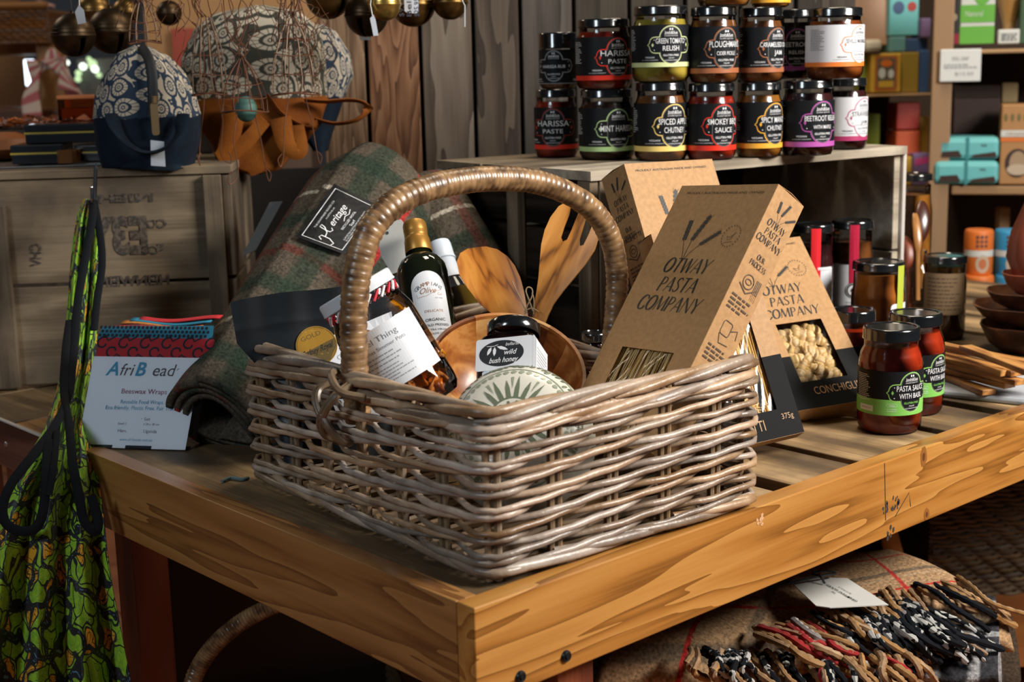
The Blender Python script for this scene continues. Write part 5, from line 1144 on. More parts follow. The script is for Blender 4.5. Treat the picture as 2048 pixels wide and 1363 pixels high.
bm = bmesh.new(); tube(bm, spline([bp_(282, 93, -.03), bp_(298, 120, -.01), bp_(305, 165, 0), bp_(305, 233, .002)], 8), .008, 8, up=(0, 1, 0), flat=.35); obj('zip_tape', bm, BLKZ, bt)
bm = prism(rrect(-.0055, -.048, .0055, 0, .004), .002); obj('zip_pull', bm, BRZ, bt, M=Matrix.Translation(bp_(308, 205, .007)) @ Matrix.Rotation(pi/2, 4, 'X'))
bm = bmesh.new(); tube(bm, [bp_(309, 192+i*2, .008) for i in range(8)], .004, 8); obj('zip_slider', bm, BRZ, bt)
bm = bmesh.new(); tube(bm, spline([bp_(222, 228, .0), bp_(236, 262, .012), bp_(262, 292, .018), bp_(298, 305, .02), bp_(335, 293, .018), bp_(358, 262, .012), bp_(366, 228, .0)], 8), .011, 8, flat=.25, up=(0, 0, 1)); obj('handle', bm, NAV, bt)
bm = bmesh.new(); p = [bp_(301, 280, .009), bp_(328, 283, .009), bp_(331, 333, .012), bp_(302, 331, .012)]; bm.faces.new([bm.verts.new(q) for q in p]); obj('price_tag', bm, TAGW, bt, False, solid=.0005)
# rust based bag hanging behind the wire ornaments, and the blue one beside it
Oc = dep(540, 250, 2.32)
ol2 = [(440, 330), (425, 285), (385, 235), (362, 180), (365, 120), (388, 60), (430, 28), (520, 12), (600, 22), (640, 60), (650, 120), (655, 200), (640, 250), (560, 340), (510, 345)]
b2, c2i, _z = bag(Oc, ol2, 196, 500, .10, FLG, RUST, 'toiletry_bag', 'green-grey wheel print bag with crumpled rust canvas base, hanging mid-air', 2.32)
cp_ = lambda x, y, off=0: (c2i @ onpl(x, y, Oc-FH*(.055+off), FH))
bm = bmesh.new(); tube(bm, spline([cp_(532, 190), cp_(560, 225), cp_(600, 250), cp_(625, 255), cp_(640, 240)], 8), .011, 8, flat=.22, up=(0, .3, 1)); obj('strap', bm, RUST, b2)
bm = bmesh.new(); tube(bm, spline([cp_(610, 200), cp_(650, 203), cp_(700, 200), cp_(728, 206), cp_(733, 222), cp_(712, 240), cp_(670, 247), cp_(630, 238)], 8), .011, 8, flat=.25, up=(0, .2, 1)); obj('strap', bm, RUST, b2)
for i, q in enumerate(([(470, 215), (455, 300), (440, 320), (490, 285), (530, 240)], [(560, 235), (575, 290), (600, 300), (595, 250)])):
    bm = bmesh.new(); tube(bm, spline([cp_(*p, .01) for p in q], 8), lambda t: .018*(1-.4*t), 10, flat=.3, up=(0, 1, .1)); obj('fold', bm, RUST, b2)
Od = dep(655, 200, 2.40)
b3, d3, _z = bag(Od, [(630, 300), (600, 260), (610, 60), (640, 50), (672, 62), (700, 110), (706, 150), (690, 190), (672, 240), (655, 300)], 195, 650, .07, FLN, NAV, 'toiletry_bag', 'blue wheel print bag edge showing right of the rust bag', 2.4)
# black tins with yellow line, metal plate, little things, all on the crate top
TINM = mat('black_tin', (.010, .013, .016), .3, coat=.5); YLN = mat('yellow_line', (.45, .33, .05), .5)
def tin(x, yb, wpx, hpx, dist, lab, ang=84, dd=.085):
    p = onz(x, yb, CRT+.0005) if dist is None else dep(x, yb, dist); M = frame(p, x=hd(ang), z=(0, 0, 1)); s = depth(p)/FPX; w_, h = wpx*s, hpx*s; t = empty('tin_box', M, lab, 'tin', 'black tins with a yellow line')
    obj('base', boxes(((0, 0, 0), (w_, dd, h*.52))), TINM, t, False, bev=.002); obj('lid', boxes(((-.0008, -.0008, h*.60), (w_+.0008, dd+.0008, h))), TINM, t, False, bev=.002)
    obj('yellow_line', boxes(((-.001, -.001, h*.5), (w_+.001, dd+.001, h*.60))), YLN, t, False); return t, p, h
def seat(t, z): t.location.z = z
t, p, h1_ = tin(24, 330, 100, 38, 2.22, 'lowest black tin with yellow line at the left of the crate top'); t.matrix_world.translation = p; t.location.z = CRT+.0045
t, p, h2_ = tin(52, 296, 145, 38, 2.235, 'black tin with yellow line resting across two other tins', dd=.08); t.location.z = CRT+.005+h1_
t, p, h3_ = tin(152, 326, 70, 32, 2.26, 'black tin with slanting yellow line beneath the bridging tin', ang=94, dd=.07); t.location.z = CRT+.0045
pl = obj('metal_plate', boxes(((0, 0, 0), (.20, .11, .0016))), mat('brushed_sheet', (.38, .39, .40), .3, .8), None, False, M=frame(onz(-40, 338, CRT+.0008), x=hd(84), z=(0, 0, 1)), bev=.0005); tag(pl, 'thin shiny metal sheet lying under the black tins', 'plate')
for i in range(3):
    q = obj('matchbox', boxes(((0, 0, 0), (.02, .012, .020))), mat('copper_foil', (.34, .15, .06), .35, .6), None, False, M=frame(dep(118+i*9, 317, 2.215+.014*i), x=hd(60), z=(0, 0, 1))); q.location.z = CRT+.0045; tag(q, 'tiny copper coloured packet standing between the black tins', 'packet', 'copper packets between the tins')
GLB = empty('candle_glass', (0, 0, 0), 'amber lit square candle glass on the pile of dried leaves', 'candle'); g0 = dep(160, 252, 2.42); GLB.matrix_world = frame(g0, x=hd(84), z=(0, 0, 1))
obj('glass_body', boxes(((-.035, 0, 0), (.035, .06, .05))), glass('amber_glass', (.9, .45, .15)), GLB, False, bev=.003); obj('rim', boxes(((-.036, -.001, .045), (.036, .061, .052))), mat('amber_rim', (.4, .14, .05), .3), GLB, False, bev=.002); obj('wax', boxes(((-.03, .005, .002), (.03, .055, .03))), mat('amber_wax', (.35, .10, .02), .4), GLB, False, bev=.003)
sh2 = obj('display_box', boxes(((-.16, 0, 0), (.24, .2, g0.z-CRT-.004))), mat('dark_display_box', (.035, .02, .012), .8), None, False, M=frame(V((g0.x, g0.y, CRT+.001))-hd(84)*.02+hd(-6)*.0, x=hd(84), z=(0, 0, 1)), bev=.003); tag(sh2, 'dark box behind the tins carrying dried leaves and candle glass', 'box')
bm = bmesh.new(); rr = random.Random(8)
for k in range(260):
    o_ = dep(rr.uniform(-30, 190), 262, 2.40+rr.uniform(0, .12)); o_.z = g0.z+.001+rr.uniform(0, .012); R3 = Matrix.Rotation(rr.uniform(0, 6.3), 3, 'Z') @ Matrix.Rotation(rr.uniform(-.9, .9), 3, 'X'); Lf = rr.uniform(.008, .018)
    vs = [bm.verts.new(o_+R3 @ V(p)) for p in ((-Lf, 0, 0), (0, -Lf*.45, .003), (Lf, 0, 0), (0, Lf*.45, .003))]; bm.faces.new(vs)
tag(obj('dried_leaves', bm, mat('dried_leaf', (.26, .07, .018), .8, rnd=.5), None, False), 'loose pile of brown dried leaves on the dark box', 'leaves', kind='stuff')
og = obj('gourd', lathe([(0, 0), (.04, .004), (.058, .02), (.05, .036), (.02, .046), (0, .047)], 32), mat('orange_gourd', (.30, .10, .03), .5), None, M=Matrix.Translation((*dep(12, 312, 2.40).xy, CRT+.001))); tag(og, 'squat orange gourd at the far left behind the black tins', 'gourd')
# ------------------------------------------------------------------ brass bells hanging from above
def bell(x, y, rpx, dist, dark, lab, shade=False, slit=0):
    p = dep(x, y, dist); r_ = rpx*dist/FPX; bmx = {0: mat('dark_bronze', (.035, .021, .010), .4, .85, c2=(.06, .036, .016), nscale=30), 1: mat('aged_brass', (.20, .115, .03), .35, .9, c2=(.10, .055, .018), nscale=25), 2: mat('golden_brass', (.46, .30, .08), .3, .9)}[dark]
    t = empty('brass_bell', Matrix.Translation(p) @ Matrix.Rotation(slit, 4, 'Z'), lab, 'bell', 'brass bells hung along the top')
    prof = [(r_*sin(a)*1.0, -r_*cos(a)) for a in [.02+pi*.96*i/26 for i in range(27)]]; prof = [(a if abs(b) > r_*.06 else a*1.04, b) for a, b in prof]
    bm = lathe(prof, 48); bmesh.ops.delete(bm, geom=[f for f in bm.faces if f.calc_center_median().z < -r_*.18 and abs(f.calc_center_median().x) < r_*.08 and abs(f.calc_center_median().y) < r_*1.2], context='FACES')
    obj('shell', bm, bmx, t, solid=.0016); bm = bmesh.new(); tube(bm, [(r_*1.015*cos(a), r_*1.015*sin(a), r_*.1) for a in [2*pi*i/36 for i in range(36)]], r_*.035, 6, closed=True); tube(bm, [(r_*.98*cos(a), r_*.98*sin(a), r_*.28) for a in [2*pi*i/36 for i in range(36)]], r_*.02, 6, closed=True); obj('band', bm, bmx, t)
    bm = bmesh.new(); tube(bm, [(0, r_*.12*cos(a), r_*1.02+r_*.12*sin(a)) for a in [2*pi*i/16 for i in range(16)]], r_*.03, 6, closed=True); obj('loop', bm, bmx, t)
    bm = bmesh.new(); tube(bm, [(0, 0, r_*1.1), (.001, 0, .42)], .0012, 5); obj('cord', bm, BLACK, t); return t
bell(147, 70, 42, 2.16, 0, 'large dark bronze bell at the far left with grey tag')
bell(222, 62, 44, 2.24, 0, 'dark bronze bell just right of the tagged one'); bell(190, 22, 34, 2.36, 1, 'brassy bell behind the pair of dark ones'); bell(252, 24, 26, 2.44, 1, 'small brassy bell partly hidden behind the dark pair'); bell(338, 26, 24, 2.42, 0, 'small dark bell behind the wire ornaments')
bell(655, -6, 43, 2.12, 1, 'speckled brass bell above the blue wheel print bag', slit=.2); bell(733, 30, 42, 2.10, 0, 'dark bronze bell with two white tags', slit=-1.0); bell(769, 8, 32, 2.05, 2, 'shiny golden bell in front of its dark neighbours', slit=.75); bell(826, 8, 44, 2.14, 1, 'brown brass bell with a handwritten rounded tag', slit=.3); bell(900, 4, 34, 2.12, 1, 'rightmost brass bell before the plank wall', slit=.75)
def tagq(name, lab, pts, dist, m_=TAGW, text=None, string=None):
    c = dep(sum(p[0] for p in pts)/len(pts), sum(p[1] for p in pts)/len(pts), dist); M = frame(c, x=R, z=-F); Mi = M.inverted(); t = empty(name, M, lab, 'tag'); P = [(Mi @ onpl(x, y, c, F)) for x, y in pts]
    obj('card', prism([(p.x, p.y) for p in P], .0006), m_, t, False)
    if text:
        d = Decal()
        for i, s_ in enumerate(text): d.text(s_, .009-i*.011*-1-.020, -.004, .010, mat('pen_ink', (.05, .05, .08), .6), 2, rot=pi/2, width=.026)
        d.build('handwriting', lambda u, v, e: V((u, v, .0008+e)), t)
    if string: bm = bmesh.new(); tube(bm, [Mi @ onpl(x, y, c, F) for x, y in string], .0006, 5); obj('string', bm, WHITE, t)
    return t
tagq('price_tag', 'grey pointed tag on the large dark bell at far left', [(150, 24), (158, 10), (168, 20), (172, 46), (156, 49)], 2.08, mat('grey_tag', (.33, .35, .38), .6), string=[(159, 12), (156, -40)])
tagq('price_tag', 'narrow white tag hanging from the golden bell', [(740, 37), (747, 29), (751, 38), (757, 71), (747, 72)], 2.03, string=[(745, 32), (741, 10), (744, -30)])
tagq('price_tag', 'small white tag peeking from under the dark bronze bell', [(720, 66), (742, 66), (742, 80), (720, 80)], 2.2, string=[(731, 68), (733, -40)])
tagq('price_tag', 'rounded handwritten tag on the brown brass bell', [(808, -20), (838, -20), (837, 24), (832, 27), (814, 26), (809, 22)], 2.07, text=['$9.95', 'Bell', '$25.95'], string=[(822, -18), (824, -60)])
tagq('price_tag', 'edge-on white tag on a thread right of the rightmost bell', [(929, 10), (931, 10), (931, 54), (929, 54)], 2.09, string=[(930, 12), (925, 2), (930, -30)])
# ------------------------------------------------------------------ rusty wire ornaments with stems
RWIRE = mat('rusty_wire', (.085, .024, .008), .65, .2, c2=(.13, .048, .02), nscale=40); SW = mat('bright_wire', (.22, .14, .09), .5, .5)
def ornament(x, yt, yb, wt, wb, dist, lab, seed, legs=True, hoops=3):
    rr = random.Random(seed); P = dep(x, yb, dist); s = dist/FPX; t = empty('wire_ornament', Matrix.Translation(P), lab, 'ornament', 'wire ornaments hanging before the bags'); hh = (yb-yt)*s; rb, rt = wb*s/2, wt*s/2
    bm = bmesh.new(); n = 9
    prof = lambda q: rb*(1-q**2.2)+rt*q**2.2
    for k in range(n):
        a = 2*pi*k/n+.3; tube(bm, spline([V((prof(q)*cos(a+rr.uniform(-.06, .06)), prof(q)*sin(a)*.8, q*hh)) for q in (0, .2, .4, .6, .8, 1)], 4), .0008, 5)
    obj('ribs', bm, SW if seed % 2 else RWIRE, t); bm = bmesh.new()
    for k in range(hoops): q = k*.26; tube(bm, [V((prof(q)*1.02*cos(a), prof(q)*.82*sin(a), q*hh+.002*sin(a*2+k))) for a in [2*pi*i/28 for i in range(28)]], .0012 if k == 0 else .0006, 5, closed=True)
    obj('hoop', bm, RWIRE, t); bm = bmesh.new()
    for k in range(9):      # tangled stems above
        a = rr.uniform(0, 6.3); q = [V((rt*cos(a), rt*sin(a), hh))]
        for j in range(5): q.append(q[-1]+V((rr.uniform(-.016, .016), rr.uniform(-.01, .01), rr.uniform(.008, .028))))
        tube(bm, spline(q, 5), .0007, 5)
    obj('stem', bm, RWIRE, t)
    if legs:
        bm = bmesh.new()
        for k in range(2):
            x0 = (k-.5)*rb; q = [V((x0*.3, 0, hh*.9)), V((x0*.8, -.002, 0)), V((x0*1.3, -.002, -.04)), V((x0*1.5+rr.uniform(-.01, .01), -.002, -.085)), V((x0*1.9, -.002, -.10)), V((x0*2.1, -.002, -.09)), V((x0*1.7, -.002, -.082))]; tube(bm, spline(q, 5), .0008, 5)
        obj('leg', bm, RWIRE, t)
    return P
ornament(290, 8, 84, 22, 66, 2.02, 'leftmost open wire cage above the blue wash bag', 1, legs=False)
ornament(420, 38, 188, 26, 72, 2.03, 'silvery wire cage in front of the grey-green print', 3)
Pq = ornament(490, 120, 222, 12, 96, 1.99, 'rusty wire cage holding a turquoise ball', 4)
ornament(592, 40, 188, 20, 100, 2.01, 'wide wire cage at the right of the row, before the blue print', 5)
ornament(585, -30, 80, 14, 60, 2.0, 'small wire cage cut by the top edge of the picture', 6, legs=False)
bl = obj('turquoise_ball', lathe([(.0155*sin(a), -.018*cos(a)) for a in [pi*i/16 for i in range(17)]], 28), mat('turquoise_glaze', (.03, .085, .072), .6, c2=(.05, .13, .105), nscale=40), None, M=Matrix.Translation(dep(492, 218, 1.99))); tag(bl, 'mottled turquoise egg-shaped ball inside the rusty wire cage', 'ball')
bm = bmesh.new(); rr = random.Random(21)
for k in range(24):
    x = rr.uniform(360, 700); y = rr.uniform(-30, 60); q = [dep(x, y, 2.0)]
    for j in range(6): x += rr.uniform(-22, 22); y += rr.uniform(2, 36); q.append(dep(x, y, 2.0+rr.uniform(-.02, .02)))
    tube(bm, spline(q, 5), .0005, 4)
for k in range(16):
    x = rr.uniform(245, 375); y = rr.uniform(-30, 10); q = [dep(x, y, 2.02)]
    for j in range(5): x += rr.uniform(-14, 14); y += rr.uniform(2, 22); q.append(dep(x, y, 2.02+rr.uniform(-.02, .02)))
    tube(bm, spline(q, 5), .0005, 4)
tag(obj('wire_tangle', bm, RWIRE), 'tangle of thin rusty wires hanging between the ornaments', 'wire', kind='stuff')
# ------------------------------------------------------------------ far left store background
FARD = 3.9
def fq(name, lab, cat, x0, y0, x1, y1, dist, th, m_, ang=88, **k):
    a = dep(x0, y1, dist); M = frame(a, x=hd(ang), z=(0, 0, 1)); s = dist/FPX; o = obj(name, boxes(((0, 0, 0), ((x1-x0)*s, th, (y1-y0)*s))), m_, None, False, M=M, bev=k.get('bev', .004)); return tag(o, lab, cat) if lab else o
LPINE = wood('store_pine', ((.30, .15, .05), (.42, .23, .085), (.52, .31, .13)), 0, 5, 4, .6, .1)
ls = fq('wall_shelf', 'long pale pine shelf at the far left carrying the wicker tray', 'shelf', -120, 88, 95, 112, FARD, .35, LPINE)
lp = fq('shelf_post', 'square pale pine post at the far left with striped ribbon', 'post', 86, 88, 134, 262, FARD-.02, .06, LPINE)
gp0 = onz(110, 262, -.75) if False else None
o = lp; zz = o.matrix_world.translation.z
o2 = fq('store_counter', 'brown counter behind the dried leaves at far left', 'counter', -200, 232, 240, 700, FARD+.05, .5, mat('counter_brown', (.10, .035, .012), .5))
o3 = fq('store_counter', 'grey-brown counter below the bright window, far back', 'counter', 130, 205, 640, 700, FARD+1.0, .3, mat('counter_grey', (.12, .075, .05), .6))
bs = empty('wicker_tray', frame(dep(-60, 86, FARD-.1), x=hd(88), z=(0, 0, 1)), 'brown wicker tray on the far left shelf holding striped cloth', 'tray'); s_ = FARD/FPX
bm = bmesh.new()
for k in range(9):
    z_ = k*.0098; pts = [V((x*s_*1.0, -.004*((int(x/9)+k) % 2), z_)) for x in range(0, 152, 5)]; tube(bm, pts, .0058, 6)
    pts = [V((152*s_, y*.01, z_)) for y in range(0, 24)]; tube(bm, pts, .0058, 6)
obj('side', bm, mat('brown_wicker', (.16, .065, .02), .6, rnd=.3), bs)
bm = bmesh.new(); tube(bm, [V((x*s_, -.004, .094)) for x in range(-4, 160, 4)], .010, 8); obj('rim', bm, mat('brown_wicker_rim', (.28, .12, .03), .5), bs)
def stripe(name, a, b, w_=.012):
    m = bpy.data.materials.new(name); m.use_nodes = True; nt = m.node_tree; bs_ = nt.nodes['Principled BSDF']; L = nt.links.new; bs_.inputs['Roughness'].default_value = .9
    tc = _n(nt, 'ShaderNodeTexCoord'); wv = _n(nt, 'ShaderNodeTexWave'); wv.inputs['Scale'].default_value = 1/w_; L(tc.outputs['UV'], wv.inputs[0]); cr = _n(nt, 'ShaderNodeValToRGB'); cr.color_ramp.elements[0].position = .35; cr.color_ramp.elements[1].position = .6; cr.color_ramp.elements[0].color = (*a, 1); cr.color_ramp.elements[1].color = (*b, 1); L(wv.outputs[0], cr.inputs[0]); L(cr.outputs[0], bs_.inputs['Base Color']); return m
PST = stripe('pink_stripe', (.42, .12, .13), (.60, .48, .42), .35)
ck = uvgrid('striped_cloth', lambda a, b: dep(-60+a*170-(b*30), 34-30*sin(a*2.2)+b*0, FARD-.08+b*.15)+V((0, 0, .02*sin(a*7)*b)), 24, 8, PST, None, 5, 1, solid=.01); tag(ck, 'pink and cream striped cloth heaped on the wicker tray', 'cloth')
rb = empty('striped_ribbon', dep(110, 130, FARD-.1), 'pink striped ribbon tied round the far left pine post', 'ribbon')
def rpath(pts, w_, name):
    q = spline([dep(x, y, d_)-dep(110, 130, FARD-.1) for x, y, d_ in pts], 8); n = len(q)-1
    uvgrid(name, lambda a, b: q[int(round(a*n))]+R*w_*(b-.5)*cos(a*3)*1.0+U*w_*(b-.5)*sin(a*3), n, 6, PST, rb, .8, 3, solid=.006)
rpath([(66, 235, 3.78), (62, 190, 3.78), (72, 150, 3.78), (96, 118, 3.78), (120, 120, 3.78), (138, 160, 3.78), (152, 195, 3.8)], .05, 'loop')
rpath([(100, 118, 3.77), (122, 128, 3.77), (134, 150, 3.77), (138, 182, 3.77)], .055, 'tail')
rpath([(62, 120, 3.79), (70, 160, 3.79), (64, 200, 3.79), (66, 250, 3.79)], .03, 'tail')
# brightness of garden leaves at the far window, put into glowing discs
wn_ = tag(fq('window_1', None, None, 160, 120, 262, 208, 4.9, .03, mat('window_greyness', (.10, .10, .09), .4)), kind='structure'); BK = mat('garden_light', (.8, .85, .8), .5, emit=(.75, .85, .75, 2.2)); BK2 = mat('garden_green_light', (.5, .7, .4), .5, emit=(.38, .55, .30, 1.2))
rr = random.Random(6); wroot = empty('garden_glow', dep(200, 160, 4.86), 'glowing discs standing in for sunlit leaves at the far window', 'foliage'); bm = bmesh.new()
for (x, y, r_, m_) in ((133, 125, 7, 0), (166, 133, 9, 0), (157, 146, 8, 1), (185, 128, 12, 1), (190, 138, 9, 0), (156, 158, 8, 1), (198, 150, 7, 1), (178, 118, 6, 1)):
    c = dep(x, y, 4.86)-dep(200, 160, 4.86); r2 = r_*4.86/FPX
    mtx = frame(c, x=R, z=-F); vs = [bm.verts.new(mtx @ V((r2*.75*cos(a), r2*.75*sin(a), .0))) for a in [2*pi*i/10 for i in range(10)]]; f = bm.faces.new(vs); f.material_index = m_
o = obj('glow_discs', bm, [BK, BK2], wroot, False, solid=.01); o['kind'] = 'stuff'
wn2 = fq('window_2', None, None, 51, 120, 68, 172, 4.3, .03, mat('bright_pane', (.8, .85, .9), .4, emit=(.8, .9, 1, 3.0))); tag(wn2, kind='structure')
fq('store_cabinet', 'pale ochre cabinet seen between the wire ornaments, far back', 'cabinet', 300, -120, 640, 204, 4.92, .3, mat('ochre_cabinet', (.50, .28, .12), .7))
fq('red_parcel', 'red and pink parcel glimpsed behind the left wire ornament', 'parcel', 352, 60, 394, 204, 4.88, .03, mat('red_parcel', (.45, .08, .05), .6))
# ------------------------------------------------------------------ hook and printed apron
def apronmat():
    m = bpy.data.materials.new('green_wax_print'); m.use_nodes = True; nt = m.node_tree; b = nt.nodes['Principled BSDF']; L = nt.links.new; b.inputs['Roughness'].default_value = .55; b.inputs['Sheen Weight'].default_value = .1
    tc = _n(nt, 'ShaderNodeTexCoord'); wz = _n(nt, 'ShaderNodeTexNoise'); wz.noise_dimensions = '2D'; wz.inputs['Scale'].default_value = 7; wz.inputs['Detail'].default_value = 1.5; L(tc.outputs['UV'], wz.inputs[0])
    va = _n(nt, 'ShaderNodeVectorMath', operation='MULTIPLY_ADD'); L(wz.outputs['Color'], va.inputs[0]); va.inputs[1].default_value = (.16, .16, 0); L(tc.outputs['UV'], va.inputs[2])
    def vor(sc_, feat, rnd=1.0): v = _n(nt, 'ShaderNodeTexVoronoi'); v.voronoi_dimensions = '2D'; v.feature = feat; v.inputs['Scale'].default_value = sc_; v.inputs['Randomness'].default_value = rnd; L(va.outputs[0], v.inputs[0]); return v
    def step(sock, lo, hi, a=0, c=1): r_ = _n(nt, 'ShaderNodeMapRange'); r_.inputs['From Min'].default_value = lo; r_.inputs['From Max'].default_value = hi; r_.inputs['To Min'].default_value = a; r_.inputs['To Max'].default_value = c; L(sock, r_.inputs['Value']); return r_.outputs[0]
    def mix(f, A, B):
        x = _n(nt, 'ShaderNodeMix', data_type='RGBA'); L(f, x.inputs[0])
        for i, q in ((6, A), (7, B)):
            if isinstance(q, tuple): x.inputs[i].default_value = (*q, 1)
            else: L(q, x.inputs[i])
        return x.outputs[2]
    n2 = _n(nt, 'ShaderNodeTexNoise'); n2.inputs['Scale'].default_value = 30; L(tc.outputs['UV'], n2.inputs[0])
    col = mix(step(n2.outputs['Fac'], .4, .65), (.24, .52, .015), (.36, .62, .03))
    v3 = vor(34, 'DISTANCE_TO_EDGE'); col = mix(step(v3.outputs['Distance'], .03, .015), col, (.02, .17, .06))           # crackle
    vb = vor(6.2, 'F1', .9); n3 = _n(nt, 'ShaderNodeSeparateXYZ'); L(vb.outputs['Color'], n3.inputs[0]); pick = step(n3.outputs[0], .40, .42)
    def mul(a, c): q = _n(nt, 'ShaderNodeMath', operation='MULTIPLY'); L(a, q.inputs[0]); L(c, q.inputs[1]); return q.outputs[0]
    col = mix(mul(step(vb.outputs['Distance'], .36, .34), pick), col, (.008, .010, .016))                                     # flower outline
    fl_ = mul(step(vb.outputs['Distance'], .30, .285), pick); col = mix(fl_, col, (.85, .42, .015))
    vl = vor(40, 'DISTANCE_TO_EDGE', .6); col = mix(mul(fl_, step(vl.outputs['Distance'], .07, .05)), col, (.05, .02, .01))
    ve = vor(4.6, 'DISTANCE_TO_EDGE'); vine = step(ve.outputs['Distance'], .085, .075); col = mix(vine, col, (.006, .009, .016))
    vd = vor(60, 'F1', 0.2); dots = mul(step(ve.outputs['Distance'], .022, .016), step(vd.outputs['Distance'], .28, .2)); col = mix(dots, col, (.10, .26, .42))
    v4 = vor(11, 'DISTANCE_TO_EDGE'); col = mix(step(v4.outputs['Distance'], .06, .05), col, (.006, .012, .012))
    L(col, b.inputs['Base Color']); return m
APM = apronmat(); BIN = mat('black_bias_binding', (.006, .007, .009), .8, spec=.15)
rows = [(398, 168, 192, 2.08), (430, 155, 200, 2.07), (480, 146, 203, 2.06), (560, 138, 201, 2.03), (640, 133, 196, 2.0), (720, 126, 190, 1.96), (790, 112, 180, 1.92), (860, 88, 182, 1.845), (920, 52, 192, 1.805), (980, 20, 200, 1.79), (1040, 2, 208, 1.785), (1100, -4, 214, 1.78), (1180, -14, 226, 1.78), (1270, -26, 244, 1.78), (1363, -38, 262, 1.78), (1460, -50, 280, 1.78)]
ap = empty('apron', dep(187, 398, 2.08), 'green wax-print apron with yellow flowers and black binding, hanging from a hook', 'apron'); a0_ = dep(187, 398, 2.08)
def arow(b):
    t = b*(len(rows)-1); i = min(int(t), len(rows)-2); f = t-i; return [rows[i][k]+(rows[i+1][k]-rows[i][k])*f for k in range(4)]
def apf(a, b):
    y, l, r_, d_ = arow(b); fold = (.010+.012*b)*sin(a*19+b*3.2+.8)*min(1, .5+b)+.006*sin(a*41-b*4)*b; return dep(l+(r_-l)*a, y, d_+fold+.01*abs(2*a-1))-a0_
uvgrid('cloth', apf, 110, 200, APM, ap, 1.1, 2.9, solid=.0012, off=0)
def band(pts, w_, n_=8):
    q = spline([dep(x, y, arow((next((i for i in range(len(rows)-1) if rows[i+1][0] >= y), len(rows)-2)+ (y-rows[next((i for i in range(len(rows)-1) if rows[i+1][0] >= y), len(rows)-2)][0])/max(1, rows[next((i for i in range(len(rows)-1) if rows[i+1][0] >= y), len(rows)-2)+1][0]-rows[next((i for i in range(len(rows)-1) if rows[i+1][0] >= y), len(rows)-2)][0]))/(len(rows)-1))[3]-.028-dz)-a0_ for x, y, dz in pts], n_)
    bm = bmesh.new(); tube(bm, q, w_, 8, up=tuple(-F), flat=.3); obj('binding', bm, BIN, ap)
band([(186, 400, 0), (184, 440, .002), (170, 520, .004), (156, 600, .004), (147, 700, .004), (136, 790, .004), (110, 850, .004), (66, 910, .004), (24, 965, .004), (6, 1010, .004), (12, 1046, .004), (44, 1062, .004), (74, 1052, .006), (88, 1010, .006), (92, 940, .006), (96, 880, .006)], .0062)
band([(188, 402, 0), (200, 470, .002), (204, 530, .004), (194, 600, .004), (188, 660, .002)], .0055)
band([(140, 640, .003), (132, 700, .004), (128, 780, .004), (138, 850, .006), (146, 930, .006), (158, 990, .006), (168, 1040, .006), (190, 1062, .006), (196, 1040, .004), (182, 990, .004)], .0062)
band([(114, 860, .007), (108, 930, .008), (98, 990, .008)], .0045)
hk = empty('wall_hook', dep(189, 400, 2.06), 'bright steel hook at the crate edge holding the green apron', 'hook'); h0 = dep(189, 400, 2.06)
bm = bmesh.new(); tube(bm, spline([dep(192, 326, 2.06)-h0, dep(191, 345, 2.06)-h0, dep(189, 400, 2.06)-h0, dep(186, 408, 2.05)-h0], 6), lambda t: .0008+.0022*min(1, t*5), 8); obj('shank', bm, mat('polished_steel', (.62, .64, .68), .18, 1.0), hk)
bm = bmesh.new(); tube(bm, spline([dep(183, 376, 2.04)-h0, dep(184, 398, 2.04)-h0, dep(188, 408, 2.05)-h0], 6), .0020, 8); obj('tip', bm, MATS['polished_steel'], hk)
o = obj('tip', lathe([(.0028*sin(a), -.0028*cos(a)) for a in [pi*i/8 for i in range(9)]], 12), MATS['polished_steel'], hk, M=Matrix.Translation(dep(183, 375, 2.04)-h0))
# ------------------------------------------------------------------ shelf unit at the right, far behind
SD = 3.35; SPN = wood('shelf_pine', ((.28, .16, .07), (.40, .25, .12), (.50, .34, .18)), 0, 5, 4, .6, .1); SPV = wood('shelf_pine_upright', ((.28, .17, .09), (.40, .26, .14), (.50, .35, .2)), 2, 5, 4, .6, .1)
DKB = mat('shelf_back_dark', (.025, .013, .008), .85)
su = empty('shelf_unit', frame(dep(1860, 700, SD), x=hd(106), z=(0, 0, 1)), 'tall pine shelf unit at the right holding packaged goods', 'shelf'); Si = su.matrix_world.inverted(); s3 = SD/FPX
def sl(px, py, dd=0): q = Si @ onpl(px, py, dep(1860, 700, SD)+hd(16)*dd, hd(16)); return q
def xr(fn_, x0, y0, x1, y1): ym = 200 if y1-y0 > 400 else (y0+y1)/2; return fn_(x0, ym).x, fn_(x1, ym).x
def sbx(n, x0, y0, x1, y1, d0, d1, m_): a = sl(x0, y1); b = sl(x1, y0); p_, q_ = xr(sl, x0, y0, x1, y1); return obj(n, boxes(((p_, d0, a.z), (q_, d1, b.z))), m_, su, False, bev=.003)
sbx('upright', 1862, -160, 1903, 1300, 0, .06, SPV)
for y in (92, 372): sbx('shelf_board', 1903, y, 2260, y+17, .0, .40, SPN)
sbx('shelf_board', 1903, 640, 2260, 658, .0, .40, SPN)
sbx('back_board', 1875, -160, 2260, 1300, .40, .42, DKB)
s2 = empty('shelf_unit', frame(dep(1700, 700, SD+.25), x=hd(84), z=(0, 0, 1)), 'second shelf unit left of the pine upright, full of bright packets', 'shelf'); S2i = s2.matrix_world.inverted(); p2_ = dep(1700, 700, SD+.25)
def sl2(px, py, dd=0): return S2i @ onpl(px, py, p2_+hd(-6)*dd, hd(-6))
